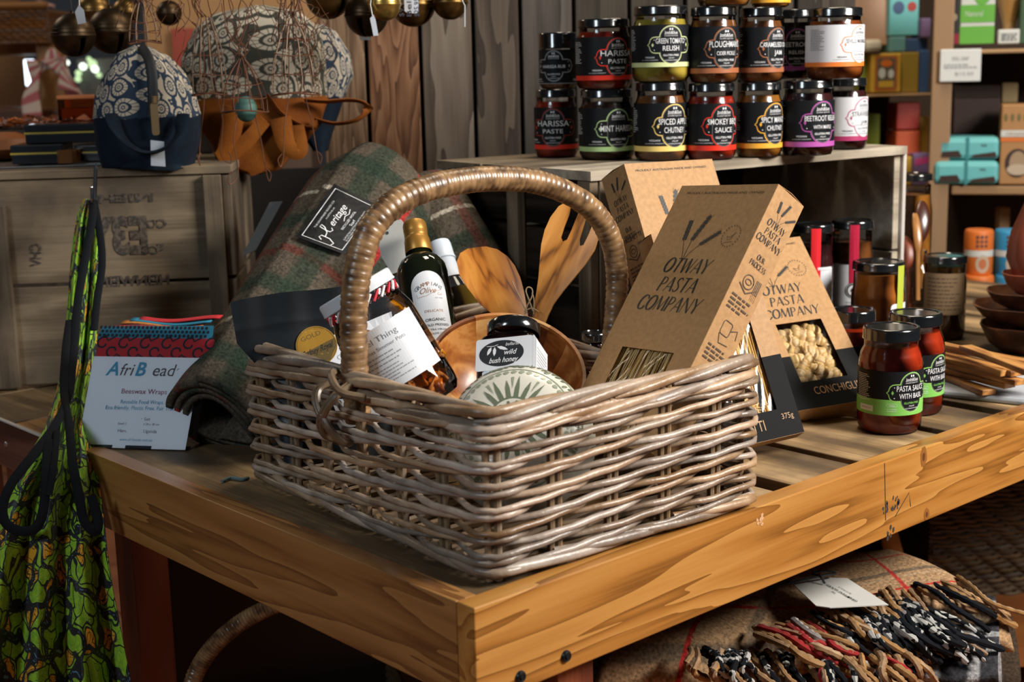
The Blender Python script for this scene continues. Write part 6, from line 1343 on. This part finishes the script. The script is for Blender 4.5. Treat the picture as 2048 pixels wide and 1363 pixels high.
def s2x(n, x0, y0, x1, y1, d0, d1, m_): a = sl2(x0, y1); b = sl2(x1, y0); p_, q_ = xr(sl2, x0, y0, x1, y1); return obj(n, boxes(((p_, d0, a.z), (q_, d1, b.z))), m_, s2, False, bev=.003)
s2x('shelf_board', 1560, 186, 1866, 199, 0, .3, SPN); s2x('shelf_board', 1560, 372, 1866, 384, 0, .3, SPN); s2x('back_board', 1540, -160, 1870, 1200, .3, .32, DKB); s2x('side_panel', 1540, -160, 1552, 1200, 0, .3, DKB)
def goods(name, lab, cat, x0, y0, x1, y1, m_, which=1, d0=.03, th=.07, deco=None, tilt=0, bev=.003, group=None, base_y=None):
    """a packet standing on a shelf; which selects the unit"""
    root, fnl = (su, sl) if which == 1 else (s2, sl2); W_ = root.matrix_world; a = fnl(x0, y1, d0); b = fnl(x1, y0, d0); ym = (y0+y1)/2; a.x = fnl(x0, ym, d0).x; b.x = fnl(x1, ym, d0).x
    M = W_ @ Matrix.Translation((a.x, d0, a.z)); t = empty(name, M, lab, cat, group); w_, h = b.x-a.x, b.z-a.z
    obj('pack', boxes(((0, 0, 0), (w_, th, h))), m_, t, False, bev=bev)
    if deco: d = Decal(); deco(d, w_, h); d.build('print', lambda u, v, e: V((u, -.0006-e, v)), t, eps=.0004)
    return t
c_ = lambda n, c, **k: mat('pack_'+n, c, .55, **k)
GRNP = c_('green', (.10, .34, .04)); WHP = c_('white', (.50, .52, .50)); DKG = c_('dark_green', (.03, .07, .03)); ORP = c_('orange', (.55, .13, .015)); BLP = c_('blue', (.02, .22, .42)); TEAL = c_('teal', (.12, .42, .44)); KRP = c_('kraft', (.34, .17, .06)); CHO = c_('chocolate', (.03, .012, .008)); YLW = c_('yellow', (.50, .30, .03)); RDP = c_('red', (.30, .02, .01)); PUR = c_('purple', (.16, .10, .22)); PKK = c_('pink', (.40, .03, .14)); LIM = c_('lime', (.20, .26, .02)); BGP = c_('beige', (.42, .26, .18)); NVP = c_('navy', (.03, .07, .17)); DPT = c_('dusty_teal', (.10, .25, .27))
def dg(d, w, h): d.rect(0, 0, w, h*.28, GRNP, 1); d.rect(0, h*.34, w, h*.62, GRNP, 1); d.poly(circ(w*.62, h*.95, w*.32, h*.34, 24), GRNP, 1); d.text('Natural', w*.4, h*.44, h*.12, WHP, 2, width=w*.5)
goods('food_pack', 'white pack with green bands on the upper right shelf', 'pack', 1921, -40, 1990, 88, WHP, deco=dg)
goods('food_pack', 'dark green pack at the upper right edge of the picture', 'pack', 2040, -10, 2110, 88, DKG)
b_ = goods('sauce_bottle', 'black squared bottle with red base beside the pine upright, upper shelf', 'bottle', 1893, -40, 1920, 88, c_('black_bottle', (.015, .012, .012)), deco=lambda d, w, h: (d.rect(0, 0, w, h*.16, c_('claret', (.22, .01, .03)), 1), d.poly(circ(w*.5, h*.42, w*.32, None, 16), c_('cameo', (.3, .25, .16)), 1)))
gt = sl(2018, 62, .06); tg_ = empty('glass_goblet', su.matrix_world @ Matrix.Translation((gt.x, .08, gt.z)), 'amber glass goblet standing on its small white card block', 'glass'); obj('bowl', lathe([(.012, 0), (.016, .02), (.03, .07), (.038, .12), (.036, .12), (.028, .07), (.01, .004)], 28), mat('amber_goblet', (.32, .17, .05), .2, coat=.5), tg_)
goods('card_block', 'small white printed card block under the amber goblet', 'card', 1996, 58, 2040, 88, WHP, deco=lambda d, w, h: d.lines(w*.15, w*.85, h*.6, 3, h*.18, h*.09, BLACK, 1, 2), th=.05)
t = goods('shelf_sign', 'white price card clipped to the front of the upper right shelf', 'sign', 1880, 97, 1962, 164, mat('sign_white', (.60, .62, .62), .5), d0=-.012, th=.004, deco=lambda d, w, h: (d.text('FULL LEAF', w*.5, h*.66, h*.16, GREYP, 1, width=w*.4), d.lines(w*.1, w*.9, h*.5, 2, h*.08, h*.04, GREYP, 1, 4), d.text('$12.50', w*.6, h*.2, h*.14, GREYP, 1, width=w*.45)))
goods('dark_box', 'dark empty display box on the middle right shelf', 'box', 1906, 196, 2000, 268, CHO, d0=.15, th=.03); goods('dark_box', 'tall dark box behind the teal packs', 'box', 1905, 170, 1998, 368, mat('box_dark', (.028, .016, .011), .8), d0=.2, th=.1)
def dtl(d, w, h): d.poly([(w*.08, h*.12), (w*.42, h*.12), (w*.36, h*.42), (w*.1, h*.38)], CHO, 1); d.poly([(w*.55, h*.10), (w*.96, h*.12), (w*.93, h*.36), (w*.6, h*.24)], CHO, 1); d.rect(w*.47, 0, w*.52, h, c_('teal_dark', (.03, .2, .22)), 1); d.text('tea', w*.75, h*.6, h*.2, CHO, 1)
goods('snack_pack', 'upper teal snack pack with dark windows on the middle shelf', 'pack', 1872, 274, 2000, 320, TEAL, d0=.0, th=.12, deco=dtl, bev=.012); goods('snack_pack', 'lower teal snack pack with dark windows, resting on the middle shelf', 'pack', 1868, 322, 1998, 369, TEAL, d0=-.01, th=.12, deco=dtl, bev=.012)
def dk(d, w, h):
    for i in range(5): d.poly(circ(w*(.12+.18*i), h*.84, w*.05, h*.05, 8), c_('olive', (.12, .10, .03)), 1)
    d.rect(0, h*.60, w, h*.68, WHP, 1); d.text('ORGANIC', w*.45, h*.615, h*.06, KRP, 2); d.rect(0, h*.54, w, h*.59, ORP, 1); d.poly(circ(w*.48, h*.27, w*.34, h*.18, 28), CHO, 1); d.poly(circ(w*.5, h*.27, w*.24, h*.15, 28), c_('nougat', (.30, .20, .12)), 2); d.poly(circ(w*.5, h*.19, w*.30, h*.07, 28), c_('cream', (.42, .33, .24)), 3)
goods('kraft_box', 'kraft carton with oval window at the right picture edge', 'box', 2001, 208, 2074, 369, KRP, d0=.0, th=.1, deco=dk)
goods('display_card', 'little pale framed card behind the kraft carton', 'card', 2004, 165, 2036, 206, c_('khaki', (.28, .2, .09)), d0=.2, th=.02)
def can(x, yb, yt, wpx, m_, lab, dist):
    p = dep(x, yb, dist); s = dist/FPX; r_ = wpx*s/2; h = (yb-yt)*s; t = empty('drink_can', frame(p, y=FH, z=(0, 0, 1)), lab, 'can', 'orange and blue cans stacked in pairs'); obj('body', lathe([(0, 0), (r_*.93, 0), (r_, .004), (r_, h-.006), (r_*.94, h-.001), (r_*.9, h), (0, h-.002)], 36), m_, t)
    d = Decal(); d.rect(-r_*1.5, h*.42, r_*1.5, h*.56, WHP, 0); d.poly(circ(0, h*.26, r_*.5, h*.2, 24), c_('cream', (.42, .33, .24)), 1); d.poly(circ(0, h*.26, r_*.28, h*.12, 20), c_('terracotta', (.4, .12, .04)), 2)
    for i in range(3):
        for j in range(3): d.poly(circ((i-1)*r_*.3-r_*.1, h*(.66+.1*j), r_*.12, h*.04, 8), c_('ink_brown', (.10, .04, .03)), 1)
    d.build('label', cylmap(r_+.0005), t, cut=.006); return p, h
cy = dep(1955, 640, 3.08); ped = []
for x, m_, n_ in ((1955, ORP, 'orange'), (2015, BLP, 'blue')):
    can(x, 640, 548, 56, m_, 'lower %s can in the stacked pairs at the right' % n_, 3.08); can(x, 547, 458, 56, m_, 'upper %s can in the stacked pairs at the right' % n_, 3.08)
can(2068, 640, 540, 56, c_('can_white', (.5, .48, .42)), 'pale jar-like can at the right edge beside the blue cans', 3.08)
zc = dep(1955, 640, 3.08).z; stnd = obj('display_stand', boxes(((-.12, -.06, -.75-zc+.001), (.22, .06, 0))), mat('stand_brown', (.10, .045, .015), .6), None, False, M=frame(dep(1955, 641, 3.08)+hd(-6)*0, x=hd(84), z=(0, 0, 1)), bev=.003); tag(stnd, 'brown display stand carrying the stacked cans', 'stand')
# left unit goods
goods('tin_box', 'yellow lidded box with framed orange picture on the left shelf', 'box', 1742, 106, 1802, 186, YLW, 2, deco=lambda d, w, h: (d.poly(rrect(w*.12, h*.06, w*.88, h*.94, .006), c_('rust', (.35, .1, .02)), 1), d.poly(rrect(w*.2, h*.12, w*.8, h*.88, .006), c_('pic_ground', (.10, .08, .05)), 2), d.poly(circ(w*.5, h*.75, w*.2, h*.09, 16), ORP, 3), d.poly(circ(w*.36, h*.5, w*.12, h*.14, 10), WHP, 3), d.poly(circ(w*.66, h*.48, w*.1, h*.12, 10), WHP, 3), d.rect(w*.25, h*.14, w*.75, h*.3, YLW, 3)))
goods('food_pack', 'plain mustard carton beside the framed yellow box', 'pack', 1803, 104, 1838, 186, c_('mustard', (.26, .17, .02)), 2, d0=.05)
goods('food_pack', 'slim navy pack against the pine upright', 'pack', 1840, 100, 1858, 186, NVP, 2, d0=.05)
goods('food_pack', 'olive green pack edge behind the marmalade jar', 'pack', 1722, 108, 1741, 186, LIM, 2, d0=.06)
goods('food_pack', 'dusty blue carton with dark squiggles, top of the left shelf', 'pack', 1779, -10, 1838, 72, TEAL, 2, d0=.08, deco=lambda d, w, h: (d.poly(circ(w*.3, h*.7, w*.2, h*.16, 12), NVP, 1), d.poly(circ(w*.75, h*.72, w*.16, h*.12, 12), RDP, 1)))
goods('food_pack', 'teal lower carton under the blue one', 'pack', 1779, 73, 1812, 104, DPT, 2, d0=.08); goods('food_pack', 'navy flat carton beside the teal carton', 'pack', 1813, 76, 1856, 104, NVP, 2, d0=.08); goods('food_pack', 'lilac pack by the pine upright, top', 'pack', 1843, 36, 1862, 75, PUR, 2, d0=.06)
goods('paper_bag', 'plain pinkish beige paper bag next to the marmalade jar', 'bag', 1700, -30, 1776, 92, BGP, 2, d0=.1); ub = goods('round_tub', 'small cream tub under the beige paper bag', 'tub', 1730, 78, 1766, 104, c_('cream2', (.5, .45, .35)), 2, d0=.02, bev=.01)
goods('spice_carton', 'dark red carton, top of the stacked red and orange ones', 'carton', 1794, 205, 1840, 260, RDP, 2, group='cartons on the lower left shelf'); goods('spice_carton', 'bright orange-red carton under the dark red one', 'carton', 1792, 261, 1840, 312, c_('vermilion', (.42, .06, .01)), 2, group='cartons on the lower left shelf'); goods('spice_carton', 'ochre carton against the pine upright on the lower shelf', 'carton', 1838, 232, 1858, 312, c_('ochre', (.36, .18, .02)), 2, d0=.05, group='cartons on the lower left shelf')
goods('spice_carton', 'lime green carton showing right of the strawberry jar', 'carton', 1730, 228, 1760, 300, LIM, 2, d0=.05, group='cartons on the lower left shelf'); goods('spice_carton', 'yellow carton low beside the purple tea box', 'carton', 1798, 313, 1824, 371, YLW, 2, d0=.01, group='cartons on the lower left shelf')
goods('tea_box', 'purple tea box with magenta panel low against the pine upright', 'box', 1826, 306, 1858, 371, PUR, 2, d0=.0, deco=lambda d, w, h: d.poly([(w*.1, h*.62), (w, h*.70), (w, h*.9), (w*.1, h*.84)], PKK, 1)); goods('spice_carton', 'yellow flat carton on the lowest part of the left shelf', 'carton', 1836, 386, 1862, 420, YLW, 2, d0=.02, group='cartons on the lower left shelf')
fq('shelf_block', 'pale wooden block on the dark lower right shelf', 'block', 1990, 415, 2012, 640, 3.45, .03, SPN)
# ------------------------------------------------------------------ wooden goods on the table, right end
TZ = -.0028
cloth = bmesh.new(); c0 = [onz(1858, 792, TZ), onz(2140, 822, TZ), onz(2140, 742, TZ), onz(1872, 740, TZ)]
lc_ = obj('linen_cloth', loft([[q+V((0, 0, .0003)) for q in c0], [q+V((0, 0, .010)) for q in c0]], bm=cloth), stripe('linen_stripe', (.62, .62, .60), (.16, .20, .27), .05), None, False, bev=.004); tag(lc_, 'folded white linen cloth with blue lines at the right end of the table', 'cloth')
me = lc_.data; uv = me.uv_layers.new(name='uv')
for li, l in enumerate(me.loops): v_ = me.vertices[l.vertex_index].co; uv.data[li].uv = ((v_.z*30), v_.x*6)
SPW = wood('spatula_wood', ((.16, .055, .014), (.34, .14, .035), (.50, .24, .07)), 0, 24, 7, .4, .1, coat=.15, stretch=6)
def spat(p0, p1, w_, z_, lab, th=.008):
    a = onz(*p0, z_); b = onz(*p1, z_); x = (b-a).normalized(); Ls = (b-a).length; M = frame(a, x=x, z=(0, 0, 1))
    o = obj('wooden_spatula', prism([(0, -w_*.35), (Ls*.3, -w_*.3), (Ls*.55, -w_*.36), (Ls*.85, -w_*.5), (Ls, -w_*.5), (Ls, w_*.5), (Ls*.85, w_*.5), (Ls*.55, w_*.36), (Ls*.3, w_*.3), (0, w_*.35)], th), SPW, None, False, M=M, bev=.0022); return tag(o, lab, 'spatula', 'wooden spatulas on the linen cloth')
spat((1850, 742), (1978, 790), .022, .0078, 'front wooden spatula with squared end on the linen cloth'); spat((1868, 740), (2020, 776), .022, .0165, 'second wooden spatula crossing just behind the front one'); spat((1852, 722), (2040, 770), .020, .026, 'long wooden spatula running to the right picture edge'); spat((1860, 705), (2036, 752), .026, .036, 'upper wooden spatula with grooved handle'); spat((1858, 690), (2100, 742), .026, .046, 'topmost wooden spatula, palest of the pile'); spat((1880, 722), (2010, 752), .018, .036, 'short wooden spatula tucked in the middle of the pile'); spat((1930, 700), (2110, 765), .03, .055, 'broad wooden spatula lying over the pile at right')
DB = wood('dark_bowl_wood', ((.035, .010, .004), (.07, .022, .008), (.13, .045, .015)), 0, 14, 5, .4, .2); 
def dbowl(x, y, wpx, hz_, zb, dist, lab, m_=DB):
    p = dep(x, y, dist); r_ = wpx*dist/FPX/2; rr = random.Random(int(x)); bm = lathe([(0, 0), (r_*.5, 0), (r_*.8, hz_*.35), (r_, hz_), (r_*.96, hz_*1.02), (r_*.75, hz_*.5), (0, hz_*.2)], 40)
    for v in bm.verts: a = atan2(v.co.y, v.co.x); k = 1+.03*sin(a*5)+.02*sin(a*9); v.co.x *= k; v.co.y *= k
    o = obj('wooden_dish', bm, m_, None, M=Matrix.Translation(V((p.x, p.y, zb)))); return tag(o, lab, 'dish', 'dark wooden dishes stacked on the table')
dbowl(2050, 690, 180, .045, TZ, 2.30, 'lowest dark wooden dish with rough bark edge'); dbowl(2048, 660, 205, .030, .042, 2.31, 'wide dark wooden dish on top of the bark-edged one'); dbowl(2052, 640, 160, .028, .066, 2.31, 'third wooden dish in the dark stack'); dbowl(2062, 620, 120, .034, .088, 2.31, 'topmost reddish wooden bowl of the dark stack', mat('red_turned_wood', (.22, .05, .025), .35, coat=.4))
tb_ = obj('turned_vase', lathe([(0, 0), (.03, 0), (.042, .03), (.036, .07), (.016, .12), (.012, .16), (.018, .17), (0, .17)], 32), mat('red_turned_wood', (.22, .05, .025), .35, coat=.4), None, M=Matrix.Translation(V((*dep(2062, 600, 2.31).xy, .118)))); tag(tb_, 'reddish turned wooden vase at the right edge above the dishes', 'vase')
# spoons standing in a glass jar, clear bottle neck
jr = onz(1832, 660, TZ); jd = (jr-CAM); jd.z = 0; jd.normalize(); jr = jr+jd*.03
t = empty('glass_jar', frame(jr, y=FH, z=(0, 0, 1)), 'clear glass jar with paper label behind the sauce jars, holding wooden spoons', 'jar'); obj('glass_body', lathe([(0, 0), (.027, 0), (.03, .006), (.03, .085), (.022, .105), (.015, .115), (.015, .138), (.017, .14)], 36), GLS, t)
d = Decal(); d.rect(-.022, .03, .02, .075, KL, 0); d.lines(-.018, .016, .068, 5, .008, .003, MATS['kraft_print'], 1, 5); d.build('label', cylmap(.0306), t, cut=.005)
SPD = wood('dark_spoon_wood', ((.05, .012, .006), (.10, .025, .012), (.16, .05, .02)), 2, 14, 4, .3, .1, coat=.4); SPG = wood('gold_spoon_wood', ((.25, .10, .02), (.38, .17, .04), (.5, .26, .07)), 2, 18, 5, .35, .1, coat=.3)
def vspoon(top, bot, wpx, m_, lab, dist, longf=.36):
    a = dep(*top, dist); b = dep(*bot, dist+.005); z = (a-b).normalized(); M = frame(b, z=z, y=(F-z*F.dot(z))); Lz = (a-b).length; w_ = wpx*dist/FPX/2; t0 = 1-longf
    def wr(q): return .0038+(w_-.0038)*(sin(pi*min(1, max(0, (q-t0)/longf)))**.7 if q > t0 else 0)
    bm = grid(lambda u, v: V((wr(v)*cos(2*pi*u), wr(v)*.38*sin(2*pi*u)+.012*max(0, v-t0)**2*8, v*Lz)), 20, 50); o = obj('wooden_spoon', bm, m_, None, M=M); return tag(o, lab, 'spoon', 'wooden spoons upright in the glass jar')
vspoon((1850, 400), (1828, 600), 34, SPD, 'tall dark spoon with egg-shaped bowl standing in the glass jar', 2.42, .42); vspoon((1836, 425), (1836, 600), 18, SPG, 'narrow golden spoon in front of the dark one', 2.40, .45); vspoon((1812, 470), (1822, 640), 40, mat('red_spoon_wood', (.22, .05, .02), .4), 'reddish broad spoon at the left in the glass jar', 2.43, .4)
d = Decal(); aj = [o for o in COL.objects if o.name.startswith('sauce_jar.003')]
# ------------------------------------------------------------------ under the table at right: stool, scarves, basket, bench
ST_Z = -.43
BKW = mat('dark_reed', (.075, .045, .022), .6, rnd=.35)
kb = empty('floor_basket', frame(dep(1860, 1150, 2.9), x=hd(84), z=(0, 0, 1)), 'dark reed floor basket standing behind the table at right', 'basket'); kbz = dep(1860, 1150, 2.9).z; s_ = 2.9/FPX; rr = random.Random(9)
bm = bmesh.new()
for k in range(30):
    z_ = -.05+k*.0102; tube(bm, [V((x*.012, (.004 if (x+k//1) % 4 < 2 else -.004)+rr.uniform(-.001, .001), z_+rr.uniform(-.001, .001))) for x in range(0, 44)], .0052, 5); tube(bm, [V((0, y*.012, z_)) for y in range(0, 20)], .0052, 5)
obj('weave', bm, BKW, kb); obj('shade_core', boxes(((.004, .012, -.05), (.52, .25, .25))), mat('basket_shadow_lining', (.012, .008, .006), .9), kb, False)  # near-black box behind the weave, interior shade put into its colour
bn = obj('low_bench', boxes(((-.04, -.25, -.04), (.8, .30, 0)), ), mat('bench_orange', (.26, .09, .022), .45, c2=(.18, .055, .015), nscale=8, stretch=(.2, 1, 1)), None, False, M=frame(V((*dep(1900, 1150, 2.9).xy, kbz-.052)), x=hd(84), z=(0, 0, 1))); tag(bn, 'low orange-brown bench board under the floor basket', 'bench')
bq = bn.matrix_world.copy(); 
pg = obj('wooden_peg', lathe([(0, 0), (.014, 0), (.016, .01), (.014, .07), (0, .075)], 24), mat('peg_wood', (.34, .17, .05), .45), None, M=frame(dep(1792, 1126, 2.35), z=cv(-.25, .95, .1))); tag(pg, 'short turned wooden peg poking up behind the tan scarf', 'peg')
# scarf stack
TAN = (.34, .205, .105); st2 = [(1, .30, .018, (.09, .075, .055), .75), (1, .345, .006, (.42, .33, .22), .5), (1, .58, .018, (.09, .075, .055), .75), (0, .17, .008, (.42, .02, .02), .92), (0, .47, .008, (.42, .02, .02), .92), (1, .44, .008, (.42, .02, .02), .92), (1, .12, .008, (.42, .02, .02), .92), (0, .32, .02, (.10, .08, .06), .7), (0, .74, .008, (.42, .02, .02), .9), (1, .80, .008, (.42, .02, .02), .9)]
TANW = plaid('camel_check_wool', TAN, (.40, .25, .135), st2, bump=.35)
def sq_(px, py, z_): return onz(px, py, z_)
SZ = -.215
def scz(d_): return SZ
corn = [sq_(1125, 1330, SZ-.03), sq_(2010, 1225, SZ-.035), sq_(1830, 1128, SZ-.005), sq_(1560, 1108, SZ)]
so = empty('tan_scarf', V((0, 0, 0)), 'camel check scarf with red lines and rolled fringe, top of the folded pile', 'scarf')
FL = sq_(1185, 1336, SZ-.012); FR = sq_(2018, 1230, SZ-.03); BLk = sq_(1500, 1078, SZ-.0); BRk = sq_(1800, 1118, SZ-.0)
def scf(a, b):
    # a: left to right along front, b: back to front
    f0 = FL.lerp(FR, a); k0 = BLk.lerp(BRk, a); p = k0.lerp(f0, b); e = max(0, (b-.86)/.14); return V((p.x, p.y, p.z+.010*sin(a*7+b*2)+.008*sin(pi*b)-.035*e*e-.02*max(0, (a-.9)/.1)**2))
uvgrid('wool', scf, 90, 60, TANW, so, .95, .62, solid=.012)
def fringe(n, xa, xb, ya, yb, dx, dy, z_, cols, name, parent, seed, spread=26, lift=.012, L2=1):
    rr = random.Random(seed); bm = bmesh.new()
    for k in range(n):
        u_ = (k+.5)/n; x = xa+(xb-xa)*u_+rr.uniform(-8, 8); y = ya+(yb-ya)*u_+rr.uniform(-6, 6); q = []
        ex, ey = dx+rr.uniform(-spread, spread), dy+rr.uniform(-12, 16); w1, w2 = rr.uniform(-24, 24), rr.uniform(-12, 12); w3 = rr.uniform(-9, 9); mi = rr.choices(range(len(cols)), [c[1] for c in cols])[0]
        zz = z_+rr.uniform(.004, .016)
        for i in range(9): t = i/8; q.append(onz(x+ex*t+w1*sin(pi*t)+w3*sin(2.6*pi*t), y+ey*t+w2*sin(pi*t), zz+lift*sin(pi*min(1, t*1.1))-.045*t*t))
        r0 = rr.uniform(.0030, .0048); n_ = 26; qq = spline(q, 4)
        tube(bm, qq, lambda t, r0=r0: r0*(1+.16*sin(t*60))*(1 if t < .97 else .8), 7, mi=mi)
    o = obj(name, bm, [c[0] for c in cols], parent); o['kind'] = 'stuff'; return o
FT = mat('tan_fringe', TAN, .95, c2=(.22, .125, .06), nscale=60, rnd=.2, bump=.5, spec=.1); FK = mat('black_fringe', (.008, .009, .012), .95, bump=.5, spec=.1); FS = mat('speckled_fringe', (.007, .008, .010), .95, c2=(.36, .35, .33), nscale=75, lo=.53, hi=.56, bump=.5, spec=.1, detail=1); FG = mat('grey_fringe', (.24, .22, .21), .95, bump=.5, rnd=.25, spec=.1); FRd = mat('red_fringe', (.26, .012, .012), .95, bump=.4)
fringe(26, 1600, 1915, 1228, 1150, 125, 80, SZ-.004, [(FT, 8), (FRd, 1), (FK, 1)], 'fringe', so, 1)
fringe(20, 1500, 1620, 1262, 1240, 170, 75, SZ-.006, [(FT, 7), (FRd, 2), (FG, 1)], 'fringe', so, 2)
bw_ = empty('check_scarf', V((0, 0, 0)), 'black and white check scarf with thick fringe, tumbling from under the camel one', 'scarf')
fringe(74, 1640, 1800, 1215, 1192, 160, 110, SZ-.010, [(FK, 3), (FS, 9), (FG, 1), (FT, 1)], 'fringe', bw_, 3, spread=60); fringe(14, 1380, 1500, 1300, 1306, 45, 75, SZ-.010, [(FS, 7), (FK, 2), (FT, 3)], 'fringe', bw_, 4, spread=30, lift=.02)
fringe(30, 1480, 1800, 1305, 1295, 70, 95, SZ-.03, [(FT, 6), (FRd, 1), (FS, 4)], 'fringe', bw_, 5, spread=40)
def bwf(a, b): p = onz(1420+560*a+20*b, 1262-40*a+(70+20*a)*b, SZ-.045); return p+V((0, 0, .01*sin(a*9+b*3)-.03*b*b))
uvgrid('wool', bwf, 60, 14, plaid('black_white_check_wool', (.02, .02, .024), (.04, .04, .045), [(0, .1+.16*i, .03, (.34, .33, .33), .8) for i in range(6)]+[(1, .1+.2*i, .04, (.3, .3, .3), .7) for i in range(4)]), bw_, 1, 1, solid=.02)
gs = empty('grey_scarf', V((0, 0, 0)), 'grey and beige scarf, lower in the folded pile at the right', 'scarf')
def gsf(a, b): p = onz(1180+800*a, 1362-92*a+(50)*b, SZ-.075); return p+V((0, 0, .006*sin(a*14)-.05*b*b))
uvgrid('wool', gsf, 60, 12, plaid('grey_check_wool', (.16, .15, .15), (.24, .22, .22), [(0, .2+.25*i, .03, (.06, .06, .065), .8) for i in range(4)]), gs, 1, 1, solid=.04)
ds = empty('dark_scarf', V((0, 0, 0)), 'dark brown folded scarf at the bottom of the pile', 'scarf')
def dsf(a, b): p = onz(1120+900*a, 1385-92*a+(60)*b, SZ-.13); return p+V((0, 0, .004*sin(a*11)-.03*b*b))
uvgrid('wool', dsf, 50, 10, plaid('brown_dark_wool', (.035, .022, .014), (.05, .032, .02), []), ds, 1, 1, solid=.05)
stl = obj('stool', boxes(((0, 0, 0), (.62, .34, .03)), ((.02, .02, -.33), (.06, .06, 0)), ((.56, .02, -.33), (.6, .06, 0)), ((.02, .28, -.33), (.06, .32, 0)), ((.56, .28, -.33), (.6, .32, 0))), mat('stool_wood', (.04, .02, .012), .6), None, False, M=frame(V((.20, .10, -.415)), x=(1, .02, 0), z=(0, 0, 1)), bev=.003); tag(stl, 'dark low stool under the table carrying the folded scarves', 'stool')
# swing tag on the scarf
tq = [(1580, 1162), (1597, 1151), (1694, 1156), (1777, 1206), (1660, 1215), (1632, 1208)]; tz = SZ+.030
t0_ = onz(1680, 1185, tz); tt = empty('swing_tag', Matrix.Translation(t0_), 'white card swing tag with black cord lying on the camel scarf', 'tag')
P = [onz(x, y, tz+.002*(i % 2))-t0_ for i, (x, y) in enumerate(tq)]; bm = bmesh.new(); lo = [bm.verts.new(V((p.x, p.y, 0))) for p in P]; bm.faces.new(lo); obj('card', bm, mat('warm_white_card', (.55, .54, .5), .6), tt, False, solid=.0012)
d = Decal(); ux = (onz(1712, 1206, tz)-onz(1640, 1165, tz)); uxn = ux.normalized(); uyn = V((uxn.y, -uxn.x, 0)); c_t = onz(1678, 1184, tz)-t0_
d.text('THE', -.0, .006, .005, BLACK, 2, mirror=False); d.text('GRAMPIANS GOODS Co', 0, -.002, .0058, BLACK, 2, bold=.01, width=ux.length*.98, shear=.15); d.text('AUSTRALIA', 0, -.010, .0034, BLACK, 2, width=.028)
d.build('card_print', lambda u, v, e: c_t+uxn*(-u)+uyn*(-v)*-1+V((0, 0, .0012+e)), tt)
bm = bmesh.new(); tube(bm, spline([onz(1650, 1166, tz+.003)-t0_, onz(1640, 1152, tz+.01)-t0_, onz(1625, 1146, tz+.008)-t0_, onz(1655, 1141, tz+.012)-t0_, onz(1672, 1146, tz+.008)-t0_, onz(1648, 1150, tz+.01)-t0_, onz(1560, 1170, tz+.004)-t0_, onz(1535, 1180, tz)-t0_], 6), .0014, 6); obj('cord', bm, BLACK, tt)
# basket handle under the table at the left
bh = [(366, 1420), (392, 1345), (420, 1300), (458, 1262), (505, 1230), (560, 1206), (640, 1185), (720, 1190), (780, 1230)]
lb = empty('floor_basket', dep(380, 1363, 1.86), 'arched wrapped handle of a basket standing under the table', 'basket'); l0 = dep(380, 1363, 1.86)
pth = spline([dep(x_, y_, 1.86)-l0 for x_, y_ in bh], 30); bm = bmesh.new(); tube(bm, pth, [.0105+.0016*abs(sin(i*.9)) for i in range(len(pth))], 12); obj('handle', bm, WRAP, lb)
bm = bmesh.new()
for k in range(14): tube(bm, [V((.26*cos(a)+.14, .18*sin(a)+.12, -.12-k*.012))+V((0, 0, -.02)) for a in [2*pi*i/60 for i in range(60)]], .006, 6, closed=True)
obj('weave', bm, BKW, lb)
